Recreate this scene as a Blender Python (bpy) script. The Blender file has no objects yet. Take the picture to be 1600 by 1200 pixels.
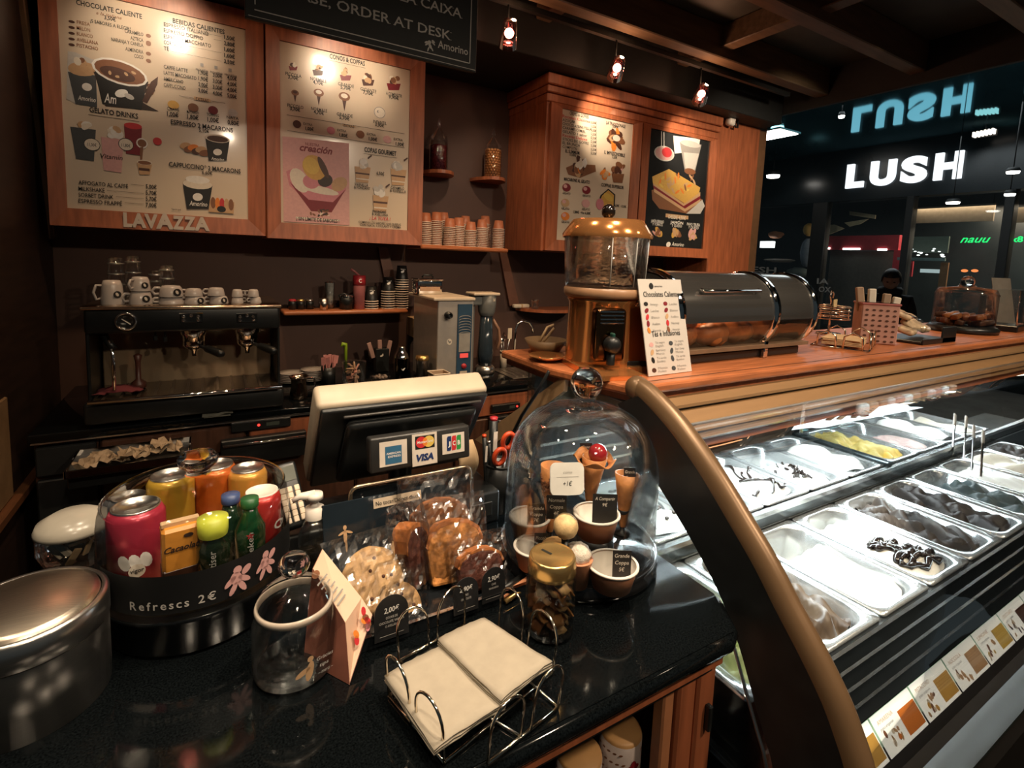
import bpy, bmesh, math, random
from mathutils import Vector, Matrix, Euler

random.seed(11)
PI = math.pi
sc = bpy.context.scene
COL = sc.collection

# ------------------------------------------------------------------ camera
H = 1.66                                   # eye height
FPX, PPX, PPY = 800.0, 800.0, 488.0        # focal length and principal point in pixels of the 1600x1200 frame
_xa = Vector((1366, 31, -800)).normalized()
_ua = Vector((300, 7512, 800)); _ua = (_ua - _xa * _xa.dot(_ua)).normalized()
_ya = _ua.cross(_xa)
RW = Matrix((_xa, _ya, _ua))               # camera -> world rotation
cam = bpy.data.cameras.new('camera')
cam.sensor_width = 36.0; cam.sensor_fit = 'HORIZONTAL'
cam.lens = 36.0 * FPX / 1600.0
cam.shift_x = 0.0; cam.shift_y = -(600.0 - PPY) / 1600.0
cam.clip_start = 0.02; cam.clip_end = 100
camo = bpy.data.objects.new('camera', cam); COL.objects.link(camo)
camo.matrix_world = Matrix.Translation((0, 0, H)) @ RW.to_4x4()
sc.camera = camo

def ray(px, py): return RW @ Vector(((px - PPX) / FPX, -(py - PPY) / FPX, -1.0))
EYE = Vector((0, 0, H))
def Pz(px, py, z): d = ray(px, py); return EYE + d * ((z - H) / d.z)
def Py(px, py, y): d = ray(px, py); return EYE + d * (y / d.y)
def Px(px, py, x): d = ray(px, py); return EYE + d * (x / d.x)

# ------------------------------------------------------------------ world, colour management
w = bpy.data.worlds.new('world'); sc.world = w; w.use_nodes = True
w.node_tree.nodes['Background'].inputs[0].default_value = (0.55, 0.72, 0.78, 1)
w.node_tree.nodes['Background'].inputs[1].default_value = 0.035
sc.view_settings.view_transform = 'Standard'; sc.view_settings.look = 'None'
sc.view_settings.gamma = 1.0; sc.view_settings.exposure = 0.15
sc.view_settings.use_curve_mapping = False
sc.cycles.use_denoising = True
sc.cycles.max_bounces = 10; sc.cycles.transparent_max_bounces = 32
sc.cycles.caustics_reflective = False; sc.cycles.caustics_refractive = False
sc.cycles.sample_clamp_indirect = 4.0

WARM = (1.0, 0.66, 0.36); WARMW = (1.0, 0.80, 0.58); COOL = (0.86, 0.97, 1.0)
def lamp(kind, loc, energy, color, target=None, size=0.05, angle=60, blend=0.5, name='light', size_y=None):
    l = bpy.data.lights.new(name, kind); l.energy = energy; l.color = color
    if kind == 'SPOT':
        l.spot_size = math.radians(angle); l.spot_blend = blend; l.shadow_soft_size = size
    elif kind == 'AREA':
        l.size = size
        if size_y: l.shape = 'RECTANGLE'; l.size_y = size_y
    else: l.shadow_soft_size = size
    o = bpy.data.objects.new(name, l); COL.objects.link(o); o.location = loc
    if target is not None:
        o.rotation_euler = (Vector(target) - Vector(loc)).to_track_quat('-Z', 'Y').to_euler()
    return o

# ceiling downlights of the shop over the service counter (out of frame, overhead)
for (x, y, e) in ((-0.30, 0.30, 40), (0.35, 0.20, 58), (0.85, 0.45, 80), (0.15, 1.10, 34), (-0.6, 1.0, 14)):
    lamp('SPOT', (x, y, 2.95), e, WARMW, (x * 0.9 + 0.05, y + 0.18, 1.1), 0.035, 80, 0.7, 'counter_downlight')
for (x, y, e) in ((0.15, 2.30, 34), (1.2, 2.30, 56), (2.0, 1.7, 60), (3.3, 2.0, 60), (3.2, 1.0, 44)):  # unseen spots added to brighten back bar, pillar and cabinets
    lamp('SPOT', (x, y, 2.98), e, WARM, (x + 0.05, y + 0.25, 0.9), 0.03, 85, 0.7, 'aisle_fill_spot')
# unseen spots added to brighten the case front, pillar and menu boards
for (x, y, e, tx, ty, tz) in ((0.2, -0.9, 40, 0.5, 1.0, 1.2), (1.4, -0.8, 110, 1.5, 0.9, 1.35), (2.8, -0.7, 110, 2.6, 0.9, 1.35), (3.5, 1.5, 80, 3.9, 2.95, 1.9), (-0.15, 2.32, 10, -0.2, 3.1, 2.05), (0.68, 2.32, 10, 0.7, 3.1, 2.05)):
    lamp('SPOT', (x, y, 2.95), e, WARMW, (tx, ty, tz), 0.05, 90, 0.9, 'added_fill_spot')
# mall lighting
lamp('AREA', (7.8, 3.0, 3.8), 40, COOL, (7.5, 2.5, 0), 2.5, name='mall_light')
lamp('AREA', (11.3, 3.2, 2.85), 110, WARMW, (11.6, 3.2, 0), 2.0, name='shop_opposite_light')

# ------------------------------------------------------------------ materials
MATS = {}
def nn(nt, t, **kw):
    n = nt.nodes.new(t)
    for k, v in kw.items(): setattr(n, k, v)
    return n
def mat(name, col, rough=0.5, metal=0.0, var=0.12, scale=20.0, stretch=None, bump=0.0, spec=None, emit=0.0, coat=0.0,
        col2=None, detail=3.0, wave=False, alpha=None, sss=0.0):
    if name in MATS: return MATS[name]
    m = bpy.data.materials.new(name); m.use_nodes = True
    nt = m.node_tree; p = nt.nodes['Principled BSDF']
    tc = nn(nt, 'ShaderNodeTexCoord'); mp = nn(nt, 'ShaderNodeMapping')
    nt.links.new(tc.outputs['Object'], mp.inputs[0])
    if stretch: mp.inputs['Scale'].default_value = stretch
    if wave:
        tx = nn(nt, 'ShaderNodeTexWave'); tx.inputs['Scale'].default_value = scale
        tx.inputs['Distortion'].default_value = 6.0; tx.inputs['Detail'].default_value = detail
        fac = tx.outputs['Fac']
    else:
        tx = nn(nt, 'ShaderNodeTexNoise'); tx.inputs['Scale'].default_value = scale; tx.inputs['Detail'].default_value = detail
        fac = tx.outputs['Fac']
    nt.links.new(mp.outputs[0], tx.inputs[0])
    r = nn(nt, 'ShaderNodeValToRGB')
    a = [max(0, c * (1 - var)) for c in col]; b = [min(1, c * (1 + var)) for c in col] if col2 is None else col2
    r.color_ramp.elements[0].position = 0.3; r.color_ramp.elements[1].position = 0.7
    r.color_ramp.elements[0].color = (*a, 1); r.color_ramp.elements[1].color = (*b, 1)
    nt.links.new(fac, r.inputs[0]); nt.links.new(r.outputs[0], p.inputs['Base Color'])
    p.inputs['Roughness'].default_value = rough; p.inputs['Metallic'].default_value = metal
    if spec is not None: p.inputs['Specular IOR Level'].default_value = spec
    if coat: p.inputs['Coat Weight'].default_value = coat; p.inputs['Coat Roughness'].default_value = 0.08
    if sss: p.inputs['Subsurface Weight'].default_value = sss; p.inputs['Subsurface Radius'].default_value = (0.01, 0.006, 0.004)
    if emit:
        nt.links.new(r.outputs[0], p.inputs['Emission Color']); p.inputs['Emission Strength'].default_value = emit
    if bump:
        bn = nn(nt, 'ShaderNodeBump'); bn.inputs['Strength'].default_value = bump; bn.inputs['Distance'].default_value = 0.004
        nt.links.new(fac, bn.inputs['Height']); nt.links.new(bn.outputs[0], p.inputs['Normal'])
    MATS[name] = m; return m
def thin_glass(name, tint=(0.97, 0.99, 0.99), refl=0.95, rough=0.02, base=0.015, blend=0.35, haze=0.05):
    if name in MATS: return MATS[name]
    m = bpy.data.materials.new(name); m.use_nodes = True; nt = m.node_tree
    nt.nodes.clear()
    out = nn(nt, 'ShaderNodeOutputMaterial'); mix = nn(nt, 'ShaderNodeMixShader')
    tr = nn(nt, 'ShaderNodeBsdfTransparent'); gl = nn(nt, 'ShaderNodeBsdfGlossy'); lw = nn(nt, 'ShaderNodeLayerWeight')
    tr.inputs[0].default_value = (*tint, 1); gl.inputs[0].default_value = (refl, refl, refl, 1); gl.inputs[1].default_value = rough
    lw.inputs[0].default_value = blend
    ma = nn(nt, 'ShaderNodeMath', operation='MULTIPLY_ADD'); ma.inputs[1].default_value = 0.7; ma.inputs[2].default_value = base
    ma.use_clamp = True
    nz = nn(nt, 'ShaderNodeTexNoise'); nz.inputs['Scale'].default_value = 9.0
    bp = nn(nt, 'ShaderNodeBump'); bp.inputs['Strength'].default_value = 0.06; bp.inputs['Distance'].default_value = 0.01
    nt.links.new(nz.outputs[0], bp.inputs['Height']); nt.links.new(bp.outputs[0], gl.inputs['Normal'])
    nt.links.new(lw.outputs['Fresnel'], ma.inputs[0]); nt.links.new(ma.outputs[0], mix.inputs[0])
    g2 = nn(nt, 'ShaderNodeBsdfGlossy'); g2.inputs[0].default_value = (refl, refl, refl, 1); g2.inputs[1].default_value = 0.32; m2 = nn(nt, 'ShaderNodeMixShader'); m2.inputs[0].default_value = haze
    nt.links.new(gl.outputs[0], m2.inputs[1]); nt.links.new(g2.outputs[0], m2.inputs[2])
    nt.links.new(tr.outputs[0], mix.inputs[1]); nt.links.new(m2.outputs[0], mix.inputs[2]); nt.links.new(mix.outputs[0], out.inputs[0])
    MATS[name] = m; return m
def solid_glass(name, col=(1, 1, 1), ior=1.48):
    if name in MATS: return MATS[name]
    m = bpy.data.materials.new(name); m.use_nodes = True; nt = m.node_tree; nt.nodes.clear()
    out = nn(nt, 'ShaderNodeOutputMaterial'); g = nn(nt, 'ShaderNodeBsdfGlass'); g.inputs[0].default_value = (*col, 1)
    g.inputs['Roughness'].default_value = 0.01; g.inputs['IOR'].default_value = ior
    nt.links.new(g.outputs[0], out.inputs[0]); MATS[name] = m; return m
def emis(name, col, strength):
    if name in MATS: return MATS[name]
    m = bpy.data.materials.new(name); m.use_nodes = True; nt = m.node_tree; nt.nodes.clear()
    out = nn(nt, 'ShaderNodeOutputMaterial'); e = nn(nt, 'ShaderNodeEmission')
    e.inputs[0].default_value = (*col, 1); e.inputs[1].default_value = strength
    nt.links.new(e.outputs[0], out.inputs[0]); MATS[name] = m; return m

wood = mat('varnished_wood', (0.35, 0.105, 0.043), 0.42, var=0.25, scale=5, stretch=(9, 9, 1), coat=0.08)
woodh = mat('varnished_wood_long', (0.42, 0.135, 0.05), 0.34, var=0.28, scale=6, stretch=(1.2, 14, 14), coat=0.12)
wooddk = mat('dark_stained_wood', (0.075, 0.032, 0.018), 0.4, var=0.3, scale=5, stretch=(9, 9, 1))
tan = mat('tan_laminate', (0.38, 0.235, 0.12), 0.35, var=0.1, scale=4, stretch=(1, 8, 8))
wallp = mat('brown_wall_paint', (0.085, 0.040, 0.027), 0.6, var=0.12, scale=3)
blk = mat('black_plastic', (0.010, 0.011, 0.011), 0.35, var=0.2, scale=30)
blkm = mat('matt_black', (0.008, 0.009, 0.009), 0.6, var=0.2, scale=30)
granite = mat('black_granite', (0.0015, 0.002, 0.0025), 0.08, var=0.6, scale=420, col2=(0.006, 0.008, 0.009), detail=6, spec=0.4)
steel = mat('brushed_steel', (0.62, 0.60, 0.57), 0.28, 1.0, var=0.06, scale=40, stretch=(1, 1, 20))
steelh = mat('brushed_steel_pan', (0.72, 0.74, 0.74), 0.22, 1.0, var=0.05, scale=30, stretch=(1, 12, 1))
chrome = mat('chrome', (0.82, 0.80, 0.77), 0.06, 1.0, var=0.03, scale=10)
wire = mat('chrome_wire', (0.80, 0.72, 0.60), 0.14, 1.0, var=0.03, scale=10)
copper = mat('polished_copper', (0.85, 0.36, 0.12), 0.14, 0.8, var=0.08, scale=8)
goldm = mat('gold_paint_metal', (0.17, 0.10, 0.05), 0.36, 0.35, var=0.05, scale=12)
goldlid = mat('gold_lid', (0.80, 0.52, 0.20), 0.25, 0.9, var=0.06, scale=30)
porc = mat('white_porcelain', (0.52, 0.46, 0.42), 0.2, var=0.05, scale=10, coat=0.3)
cream = mat('cream_plastic', (0.70, 0.58, 0.44), 0.4, var=0.06, scale=20)
paper = mat('cream_paper', (0.40, 0.345, 0.265), 0.8, var=0.05, scale=60, bump=0.15)
white = mat('white_plastic', (0.78, 0.72, 0.64), 0.35, var=0.04, scale=20)
kraft = mat('kraft_napkin', (0.52, 0.34, 0.18), 0.8, var=0.1, scale=40)
ceil_m = mat('dark_ceiling', (0.05, 0.05, 0.04), 0.5, var=0.2, scale=6)
beam_m = mat('dark_beam', (0.13, 0.085, 0.05), 0.35, var=0.25, scale=4, stretch=(1, 9, 9))
floor_m = mat('dark_floor', (0.030, 0.018, 0.012), 0.35, var=0.3, scale=4)
glass = thin_glass('clear_glass')
glassd = thin_glass('dome_glass', tint=(0.99, 0.997, 0.997), base=0.012, blend=0.28, haze=0.015)
glasst = thin_glass('teal_pane', tint=(0.93, 0.96, 0.96), base=0.035, blend=0.25)
gsol = solid_glass('solid_glass')
cello = thin_glass('crinkled_cellophane', tint=(0.97, 0.97, 0.97), refl=1.0, rough=0.10, base=0.05, blend=0.35, haze=0.2)

# flat print palette ------------------------------------------------
PALC = dict(black=(0.012, 0.011, 0.010), white=(0.80, 0.77, 0.72), cream=(0.74, 0.66, 0.55), choc=(0.075, 0.028, 0.016), brown=(0.22, 0.09, 0.04),
            tanp=(0.55, 0.34, 0.18), pink=(0.60, 0.22, 0.26), rose=(0.66, 0.36, 0.34), red=(0.55, 0.03, 0.035), maroon=(0.20, 0.012, 0.02), gold=(0.62, 0.36, 0.08),
            grey=(0.30, 0.28, 0.26), yellow=(0.70, 0.48, 0.10), blue=(0.035, 0.13, 0.24), green=(0.03, 0.26, 0.06), orange=(0.75, 0.22, 0.03),
            dkbrown=(0.035, 0.018, 0.012), lgrey=(0.55, 0.52, 0.48), lime=(0.45, 0.52, 0.06), navy=(0.012, 0.03, 0.12), slate=(0.06, 0.065, 0.07))
PALN = list(PALC)
PAL = [mat('print_' + k, v, 0.45, var=0.05, scale=80) for k, v in PALC.items()]
PI_ = {k: i for i, k in enumerate(PALN)}

# ------------------------------------------------------------------ mesh helpers
TXT = {}
def tmesh(s, bold=0.0, shear=0.0, res=2):
    k = (s, bold, shear, res)
    if k in TXT: return TXT[k]
    c = bpy.data.curves.new('t', 'FONT'); c.body = s; c.size = 1.0; c.offset = bold; c.shear = shear; c.resolution_u = res; c.fill_mode = 'FRONT'
    o = bpy.data.objects.new('t', c); COL.objects.link(o)
    dg = bpy.context.evaluated_depsgraph_get(); dg.update()
    me = o.evaluated_get(dg).to_mesh()
    vs = [(v.co.x, v.co.y) for v in me.vertices]; fs = [tuple(p.vertices) for p in me.polygons]
    o.evaluated_get(dg).to_mesh_clear(); bpy.data.objects.remove(o); bpy.data.curves.remove(c)
    if vs:
        x0 = min(v[0] for v in vs); x1 = max(v[0] for v in vs)
        vs = [(v[0] - x0, v[1]) for v in vs]; wd = x1 - x0
    else: wd = 1
    TXT[k] = (vs, fs, wd); return TXT[k]
MW = Matrix(((1, 0, 0, 0), (0, 0, -1, 0), (0, 1, 0, 0), (0, 0, 0, 1)))      # local xy -> world xz, normal -y
def frame(o, u, v):                     # local x -> u, local y -> v, local z -> u x v
    u = Vector(u).normalized(); v = Vector(v); v = (v - u * u.dot(v)).normalized(); n = u.cross(v)
    return Matrix.Translation(o) @ Matrix((u, v, n)).transposed().to_4x4()

class MB:
    def __init__(s, M=None): s.v = []; s.f = []; s.mi = []; s.sm = []; s.m = 0; s.M = M or Matrix()
    def add(s, vs, fs, smooth=False):
        b = len(s.v); s.v += [tuple(s.M @ Vector(v)) for v in vs]
        for f in fs: s.f.append(tuple(b + i for i in f)); s.mi.append(s.m); s.sm.append(smooth)
        return s
    def box(s, c, d, bev=0.0, seg=1):
        x, y, z = (a / 2 for a in d)
        if bev <= 0:
            vs = [(c[0] + i * x, c[1] + j * y, c[2] + k * z) for i in (-1, 1) for j in (-1, 1) for k in (-1, 1)]
            return s.add(vs, [(0, 1, 3, 2), (4, 6, 7, 5), (0, 4, 5, 1), (2, 3, 7, 6), (0, 2, 6, 4), (1, 5, 7, 3)])
        bm = bmesh.new(); bmesh.ops.create_cube(bm, size=1.0)
        for v in bm.verts: v.co = Vector((v.co.x * d[0], v.co.y * d[1], v.co.z * d[2]))
        bmesh.ops.bevel(bm, geom=bm.edges[:], offset=bev, segments=seg, affect='EDGES', profile=0.5)
        bm.verts.index_update()
        vs = [(v.co.x + c[0], v.co.y + c[1], v.co.z + c[2]) for v in bm.verts]; fs = [tuple(v.index for v in f.verts) for f in bm.faces]
        bm.free(); return s.add(vs, fs, seg > 1)
    def lo_hi(s, a, b, bev=0.0, seg=1):
        return s.box([(p + q) / 2 for p, q in zip(a, b)], [abs(q - p) for p, q in zip(a, b)], bev, seg)
    def lathe(s, prof, seg=24, c=(0, 0, 0), smooth=True, a0=0.0, a1=2 * PI):
        full = abs(a1 - a0 - 2 * PI) < 1e-6; n = seg if full else seg + 1
        vs = []; ring = []
        for r, z in prof:
            if r < 1e-6: ring.append([len(vs)]); vs.append((c[0], c[1], c[2] + z))
            else:
                ring.append(list(range(len(vs), len(vs) + n)))
                for i in range(n):
                    a = a0 + (a1 - a0) * i / seg; vs.append((c[0] + r * math.cos(a), c[1] + r * math.sin(a), c[2] + z))
        fs = []
        for p, q in zip(ring, ring[1:]):
            for i in range(seg):
                j = (i + 1) % n
                if len(p) == 1 and len(q) == 1: continue
                if len(p) == 1: fs.append((p[0], q[j], q[i]))
                elif len(q) == 1: fs.append((p[i], p[j], q[0]))
                else: fs.append((p[i], p[j], q[j], q[i]))
        return s.add(vs, fs, smooth)
    def cyl(s, c, r, h, seg=20, r2=None, smooth=True):
        r2 = r if r2 is None else r2
        s.lathe([(r, 0), (r2, h)], seg, c, smooth)
        n = len(s.v); 
        s.add([(c[0] + r * math.cos(2 * PI * i / seg), c[1] + r * math.sin(2 * PI * i / seg), c[2]) for i in range(seg)], [tuple(range(seg - 1, -1, -1))])
        return s.add([(c[0] + r2 * math.cos(2 * PI * i / seg), c[1] + r2 * math.sin(2 * PI * i / seg), c[2] + h) for i in range(seg)], [tuple(range(seg))])
    def tube(s, pts, r, seg=8, closed=False, cap=True):
        pts = [Vector(p) for p in pts]; n = len(pts); vs = []; prev = None
        for i, p in enumerate(pts):
            if closed: t = pts[(i + 1) % n] - pts[i - 1]
            else: t = pts[min(i + 1, n - 1)] - pts[max(i - 1, 0)]
            t.normalize()
            if prev is None:
                a = Vector((0, 0, 1)) if abs(t.z) < 0.9 else Vector((1, 0, 0)); u = t.cross(a).normalized()
            else: u = (prev - t * prev.dot(t)).normalized()
            prev = u; v = t.cross(u); rr = r[i] if isinstance(r, (list, tuple)) else r
            for k in range(seg):
                a = 2 * PI * k / seg; vs.append(p + (u * math.cos(a) + v * math.sin(a)) * rr)
        fs = []
        for i in range(n if closed else n - 1):
            j = (i + 1) % n
            for k in range(seg): l = (k + 1) % seg; fs.append((i * seg + k, i * seg + l, j * seg + l, j * seg + k))
        if cap and not closed: fs += [tuple(range(seg - 1, -1, -1)), tuple((n - 1) * seg + k for k in range(seg))]
        return s.add(vs, fs, True)
    def sphere(s, c, r, seg=16, rings=10, sc_=(1, 1, 1), noise=0.0):
        prof = []
        vs = []; fs = []
        for j in range(rings + 1):
            t = PI * j / rings
            for i in range(seg):
                a = 2 * PI * i / seg; k = 1 + (random.uniform(-noise, noise) if noise and 0 < j < rings else 0)
                vs.append((c[0] + r * k * sc_[0] * math.sin(t) * math.cos(a), c[1] + r * k * sc_[1] * math.sin(t) * math.sin(a), c[2] - r * k * sc_[2] * math.cos(t)))
        for j in range(rings):
            for i in range(seg): l = (i + 1) % seg; fs.append((j * seg + i, j * seg + l, (j + 1) * seg + l, (j + 1) * seg + i))
        return s.add(vs, fs, True)
    def prism(s, poly, z0, z1, smooth=False):
        n = len(poly); vs = [(p[0], p[1], z0) for p in poly] + [(p[0], p[1], z1) for p in poly]
        fs = [tuple(range(n - 1, -1, -1)), tuple(range(n, 2 * n))] + [(i, (i + 1) % n, n + (i + 1) % n, n + i) for i in range(n)]
        return s.add(vs, fs, smooth)
    def grid(s, fn, nu, nv, smooth=True):
        vs = [fn(i / nu, j / nv) for j in range(nv + 1) for i in range(nu + 1)]
        fs = [(j * (nu + 1) + i, j * (nu + 1) + i + 1, (j + 1) * (nu + 1) + i + 1, (j + 1) * (nu + 1) + i) for j in range(nv) for i in range(nu)]
        return s.add(vs, fs, smooth)
    def poly(s, pts, z=0.0): return s.add([(p[0], p[1], z) for p in pts], [tuple(range(len(pts)))])
    def ell(s, u, v, a, b, z=0.0, n=18, a0=0, a1=2 * PI, rot=0.0):
        ps = []
        for i in range(n + (0 if abs(a1 - a0 - 2 * PI) < 1e-6 else 1)):
            t = a0 + (a1 - a0) * i / n; x = a * math.cos(t); y = b * math.sin(t)
            ps.append((u + x * math.cos(rot) - y * math.sin(rot), v + x * math.sin(rot) + y * math.cos(rot)))
        return s.poly(ps, z)
    def text(s, t, u, v, h, wd=None, z=0.0, bold=0.0, shear=0.0, align='L', res=2, cap=0.70):
        vs, fs, w0 = tmesh(t, bold, shear, res)
        sy = h / cap; sx = sy if wd is None else wd / w0
        off = {'L': 0, 'C': -w0 * sx / 2, 'R': -w0 * sx}[align]
        return s.add([(u + off + a * sx, v + b * sy, z) for a, b in vs], fs)
    def c(s, name): s.m = PI_[name]; return s
    def build(s, name, mats, parent=None, autos=None):
        me = bpy.data.meshes.new(name); me.from_pydata(s.v, [], s.f)
        if not isinstance(mats, (list, tuple)): mats = [mats]
        used = sorted(set(s.mi)) if len(mats) > 1 else [0]
        for i in used: me.materials.append(mats[i])
        if len(mats) > 1:
            mp = {k: i for i, k in enumerate(used)}
            me.polygons.foreach_set('material_index', [mp[i] for i in s.mi])
        me.polygons.foreach_set('use_smooth', s.sm)
        me.update()
        o = bpy.data.objects.new(name, me); COL.objects.link(o)
        if parent is not None: o.parent = parent
        return o
def fixn(o):
    bm = bmesh.new(); bm.from_mesh(o.data); bmesh.ops.remove_doubles(bm, verts=bm.verts, dist=1e-6); bmesh.ops.recalc_face_normals(bm, faces=bm.faces); bm.to_mesh(o.data); bm.free(); return o
def tag(o, label, cat, group=None, kind=None):
    o['label'] = label; o['category'] = cat
    if group: o['group'] = group
    if kind: o['kind'] = kind
    return o
def thing(name, label, cat, loc=(0, 0, 0), rz=0.0, group=None, M=None):
    o = bpy.data.objects.new(name, None); COL.objects.link(o); o.empty_display_size = 0.05
    if M is not None: o.matrix_world = M
    else: o.location = loc; o.rotation_euler = (0, 0, rz)
    return tag(o, label, cat, group)
def struct(name, mb, m, label=None):
    o = mb.build(name, m); o['kind'] = 'structure'
    if label: o['label'] = label
    return o
def place(o, loc=None, rz=0.0, label=None, group=None, M=None):
    if M is not None: o.matrix_world = M
    elif loc is not None: o.location = loc; o.rotation_euler = (0, 0, rz)
    if label: o['label'] = label
    if group: o['group'] = group
    return o
def copy_tree(o, parent=None):
    c = o.copy(); COL.objects.link(c); c.parent = parent
    for ch in list(o.children): copy_tree(ch, c)
    return c
# ================================================================== SETTING
YB, YC, YW = 3.115, 2.93, 3.43          # menu cabinet fronts, corner cabinet front, back wall
struct('floor', MB().lo_hi((-2.2, -3.0, -0.05), (4.25, 3.5, 0)), floor_m)
struct('wall_back', MB().lo_hi((-0.86, YW, 0), (4.19, YW + 0.1, 3.3)), wallp)
struct('wall_left', MB().lo_hi((-0.86, 1.2, 0), (-0.69, YW, 3.3)), mat('very_dark_wood', (.028, .014, .009), .5, var=.3, scale=5, stretch=(1, 1, 9)))
struct('ceiling', MB().lo_hi((-2.2, -3.0, 3.22), (4.25, 3.5, 3.3)), ceil_m)
soff = struct('trim_1', MB().lo_hi((-0.69, 2.74, 2.87), (4.19, YW, 3.22), 0.004), blkm, 'black soffit above the wall cabinets')
for k, y in enumerate((2.42, 1.78, 1.14, 0.5)):
    b = MB().lo_hi((-1.6, y - 0.05, 3.02), (4.19, y + 0.05, 3.22), 0.006).build('trim_beam', beam_m); b['kind'] = 'structure'; b['label'] = 'dark ceiling beam running along the back bar'
for k, x in enumerate((0.55, 1.75, 2.95)):
    b = MB().lo_hi((x - 0.05, -1.0, 3.08), (x + 0.05, 2.74, 3.22), 0.006).build('trim_crossbeam', beam_m); b['kind'] = 'structure'; b['label'] = 'dark ceiling cross beam running front to back'
struct('trim_2', MB().lo_hi((4.19, -3.0, 2.95), (4.23, 3.6, 3.9), 0.004), blkm, 'black bulkhead over the open side of the shop')
p = struct('trim_pillar', MB().lo_hi((3.632, YC, 0), (4.19, YW, 2.95), 0.006), wood, 'reddish wood pillar at the end of the wall cabinets')
MB().lo_hi((4.19, YC + 0.01, 0), (4.30, YW, 2.95), 0.004).build('return_panel', mat('olive_wood', (0.17, 0.085, 0.04), 0.5), p)
# left corner: leaning tan moulding and slanted rail on the dark wood wall
XL = -0.690
q0, q1 = Vector((XL + .008, 3.02, 3.0)), Vector((XL + .008, 3.405, 1.667))
MBt = MB(frame(q0, q1 - q0, (1, 0, 0))); MBt.lo_hi((0, -0.012, -0.025), ((q1 - q0).length, 0.012, 0.025), 0.004)
struct('trim_3', MBt, mat('tan_moulding', (0.14, 0.08, 0.04), 0.45), 'tan moulding slanting up the left wall')
struct('trim_4', MB().lo_hi((XL, 1.6, .625), (XL + .035, 3.01, .665), .006), mat('rail_wood', (0.16, 0.065, 0.028), 0.4), 'wooden rail running along the left wall')
struct('trim_5', MB().lo_hi((XL, 2.05, .668), (XL + .012, 2.60, 1.06), .004), mat('dim_tan', (.26, .16, .08), .5), 'tan panel above the rail at the left edge')

# ================================================================== MALL beyond the open side
XF = 10.0
mallf = mat('mall_floor', (0.32, 0.31, 0.29), 0.25, var=0.2, scale=2)
struct('floor_mall', MB().lo_hi((4.25, -6, -0.05), (14, 12, 0)), mallf)
struct('ceiling_mall', MB().lo_hi((4.23, -6, 3.85), (14, 12, 3.95)), mat('gloss_mall_ceiling', (0.17, 0.33, 0.38), 0.05, 0.85, var=0.05, scale=1.0))
MATS['gloss_mall_ceiling'].node_tree.nodes['Principled BSDF'].inputs['Specular Tint'].default_value = (.35, .70, .80, 1)
dkf = mat('dark_facade', (0.012, 0.017, 0.020), 0.25, var=0.2, scale=2)
def F(px, py, x=XF): return Px(px, py, x)
def frect(mb, px0, py0, px1, py1, x=XF, th=0.05):      # box on the facade between two pixel corners of one plane
    a, b = F(px0, py0, x), F(px1, py1, x)
    return mb.lo_hi((x, min(a.y, b.y), min(a.z, b.z)), (x + th, max(a.y, b.y), max(a.z, b.z)))
zs = 2.93
struct('wall_facade', MB().lo_hi((XF, -6, zs), (XF + 0.3, 12, 3.85)).lo_hi((XF + 2.6, -6, 0), (XF + 2.7, 12, 3.85)).lo_hi((XF, -6, 0), (XF + 0.2, 12, 0.35)), dkf)
for k, (p0, p1) in enumerate(((1262, 1284), (1405, 1416), (1556, 1572))):
    y0, y1 = F(p0, 420).y, F(p1, 420).y
    o = MB().lo_hi((XF - 0.03, y1, 0.0), (XF + 0.15, y0, zs), 0.006).build('trim_facade_post', blkm); o['kind'] = 'structure'
    o['label'] = ('black post left of the red booth', 'black post right of the red booth', 'black post right of the green neon word')[k]
for k, (p0, p1) in enumerate(((1150, 1262), (1284, 1405), (1416, 1556), (1572, 1700))):
    y0, y1 = F(p0, 420).y, F(p1, 420).y
    o = MB().lo_hi((XF + 0.04, y1, 0.35), (XF + 0.05, y0, zs)).build('window_%d' % (k + 1), glasst); o['kind'] = 'structure'
MF = lambda px, py, x=XF: frame(F(px, py, x), (0, -1, 0), (0, 0, 1))
# illuminated sign letters, each a letter of its own
sg = thing('shop_sign', 'four illuminated white letters on the dark shop front', 'sign', F(1322, 293))
lm = emis('sign_letter_light', (0.90, 0.96, 1.0), 1.15)
for ch, x0, x1, yb in (('L', 1322, 1349, 293), ('U', 1359, 1398, 289), ('S', 1407, 1447, 284), ('H', 1459, 1502, 279)):
    a, b = F(x0, yb, XF - 0.02), F(x1, yb, XF - 0.02)
    mb = MB(frame((XF - 0.06, a.y, 3.175), (0, -1, 0), (0, 0, 1))); mb.text(ch, 0, 0, 0.425, a.y - b.y, bold=0.055, res=6, cap=0.80)
    o = mb.build('letter', lm); o.data.transform(Matrix.Translation(-sg.location)); o.parent = sg
    bm = bmesh.new(); bm.from_mesh(o.data); r = bmesh.ops.extrude_face_region(bm, geom=bm.faces[:])
    bmesh.ops.translate(bm, verts=[g for g in r['geom'] if isinstance(g, bmesh.types.BMVert)], vec=(0.05, 0, 0)); bm.to_mesh(o.data); bm.free()
def fthing(name, label, cat, rects, m, x, th=0.05, group=None):
    mb = MB()
    for r in rects: frect(mb, *r, x=x, th=th)
    o = mb.build(name, m); return tag(o, label, cat, group)
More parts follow.
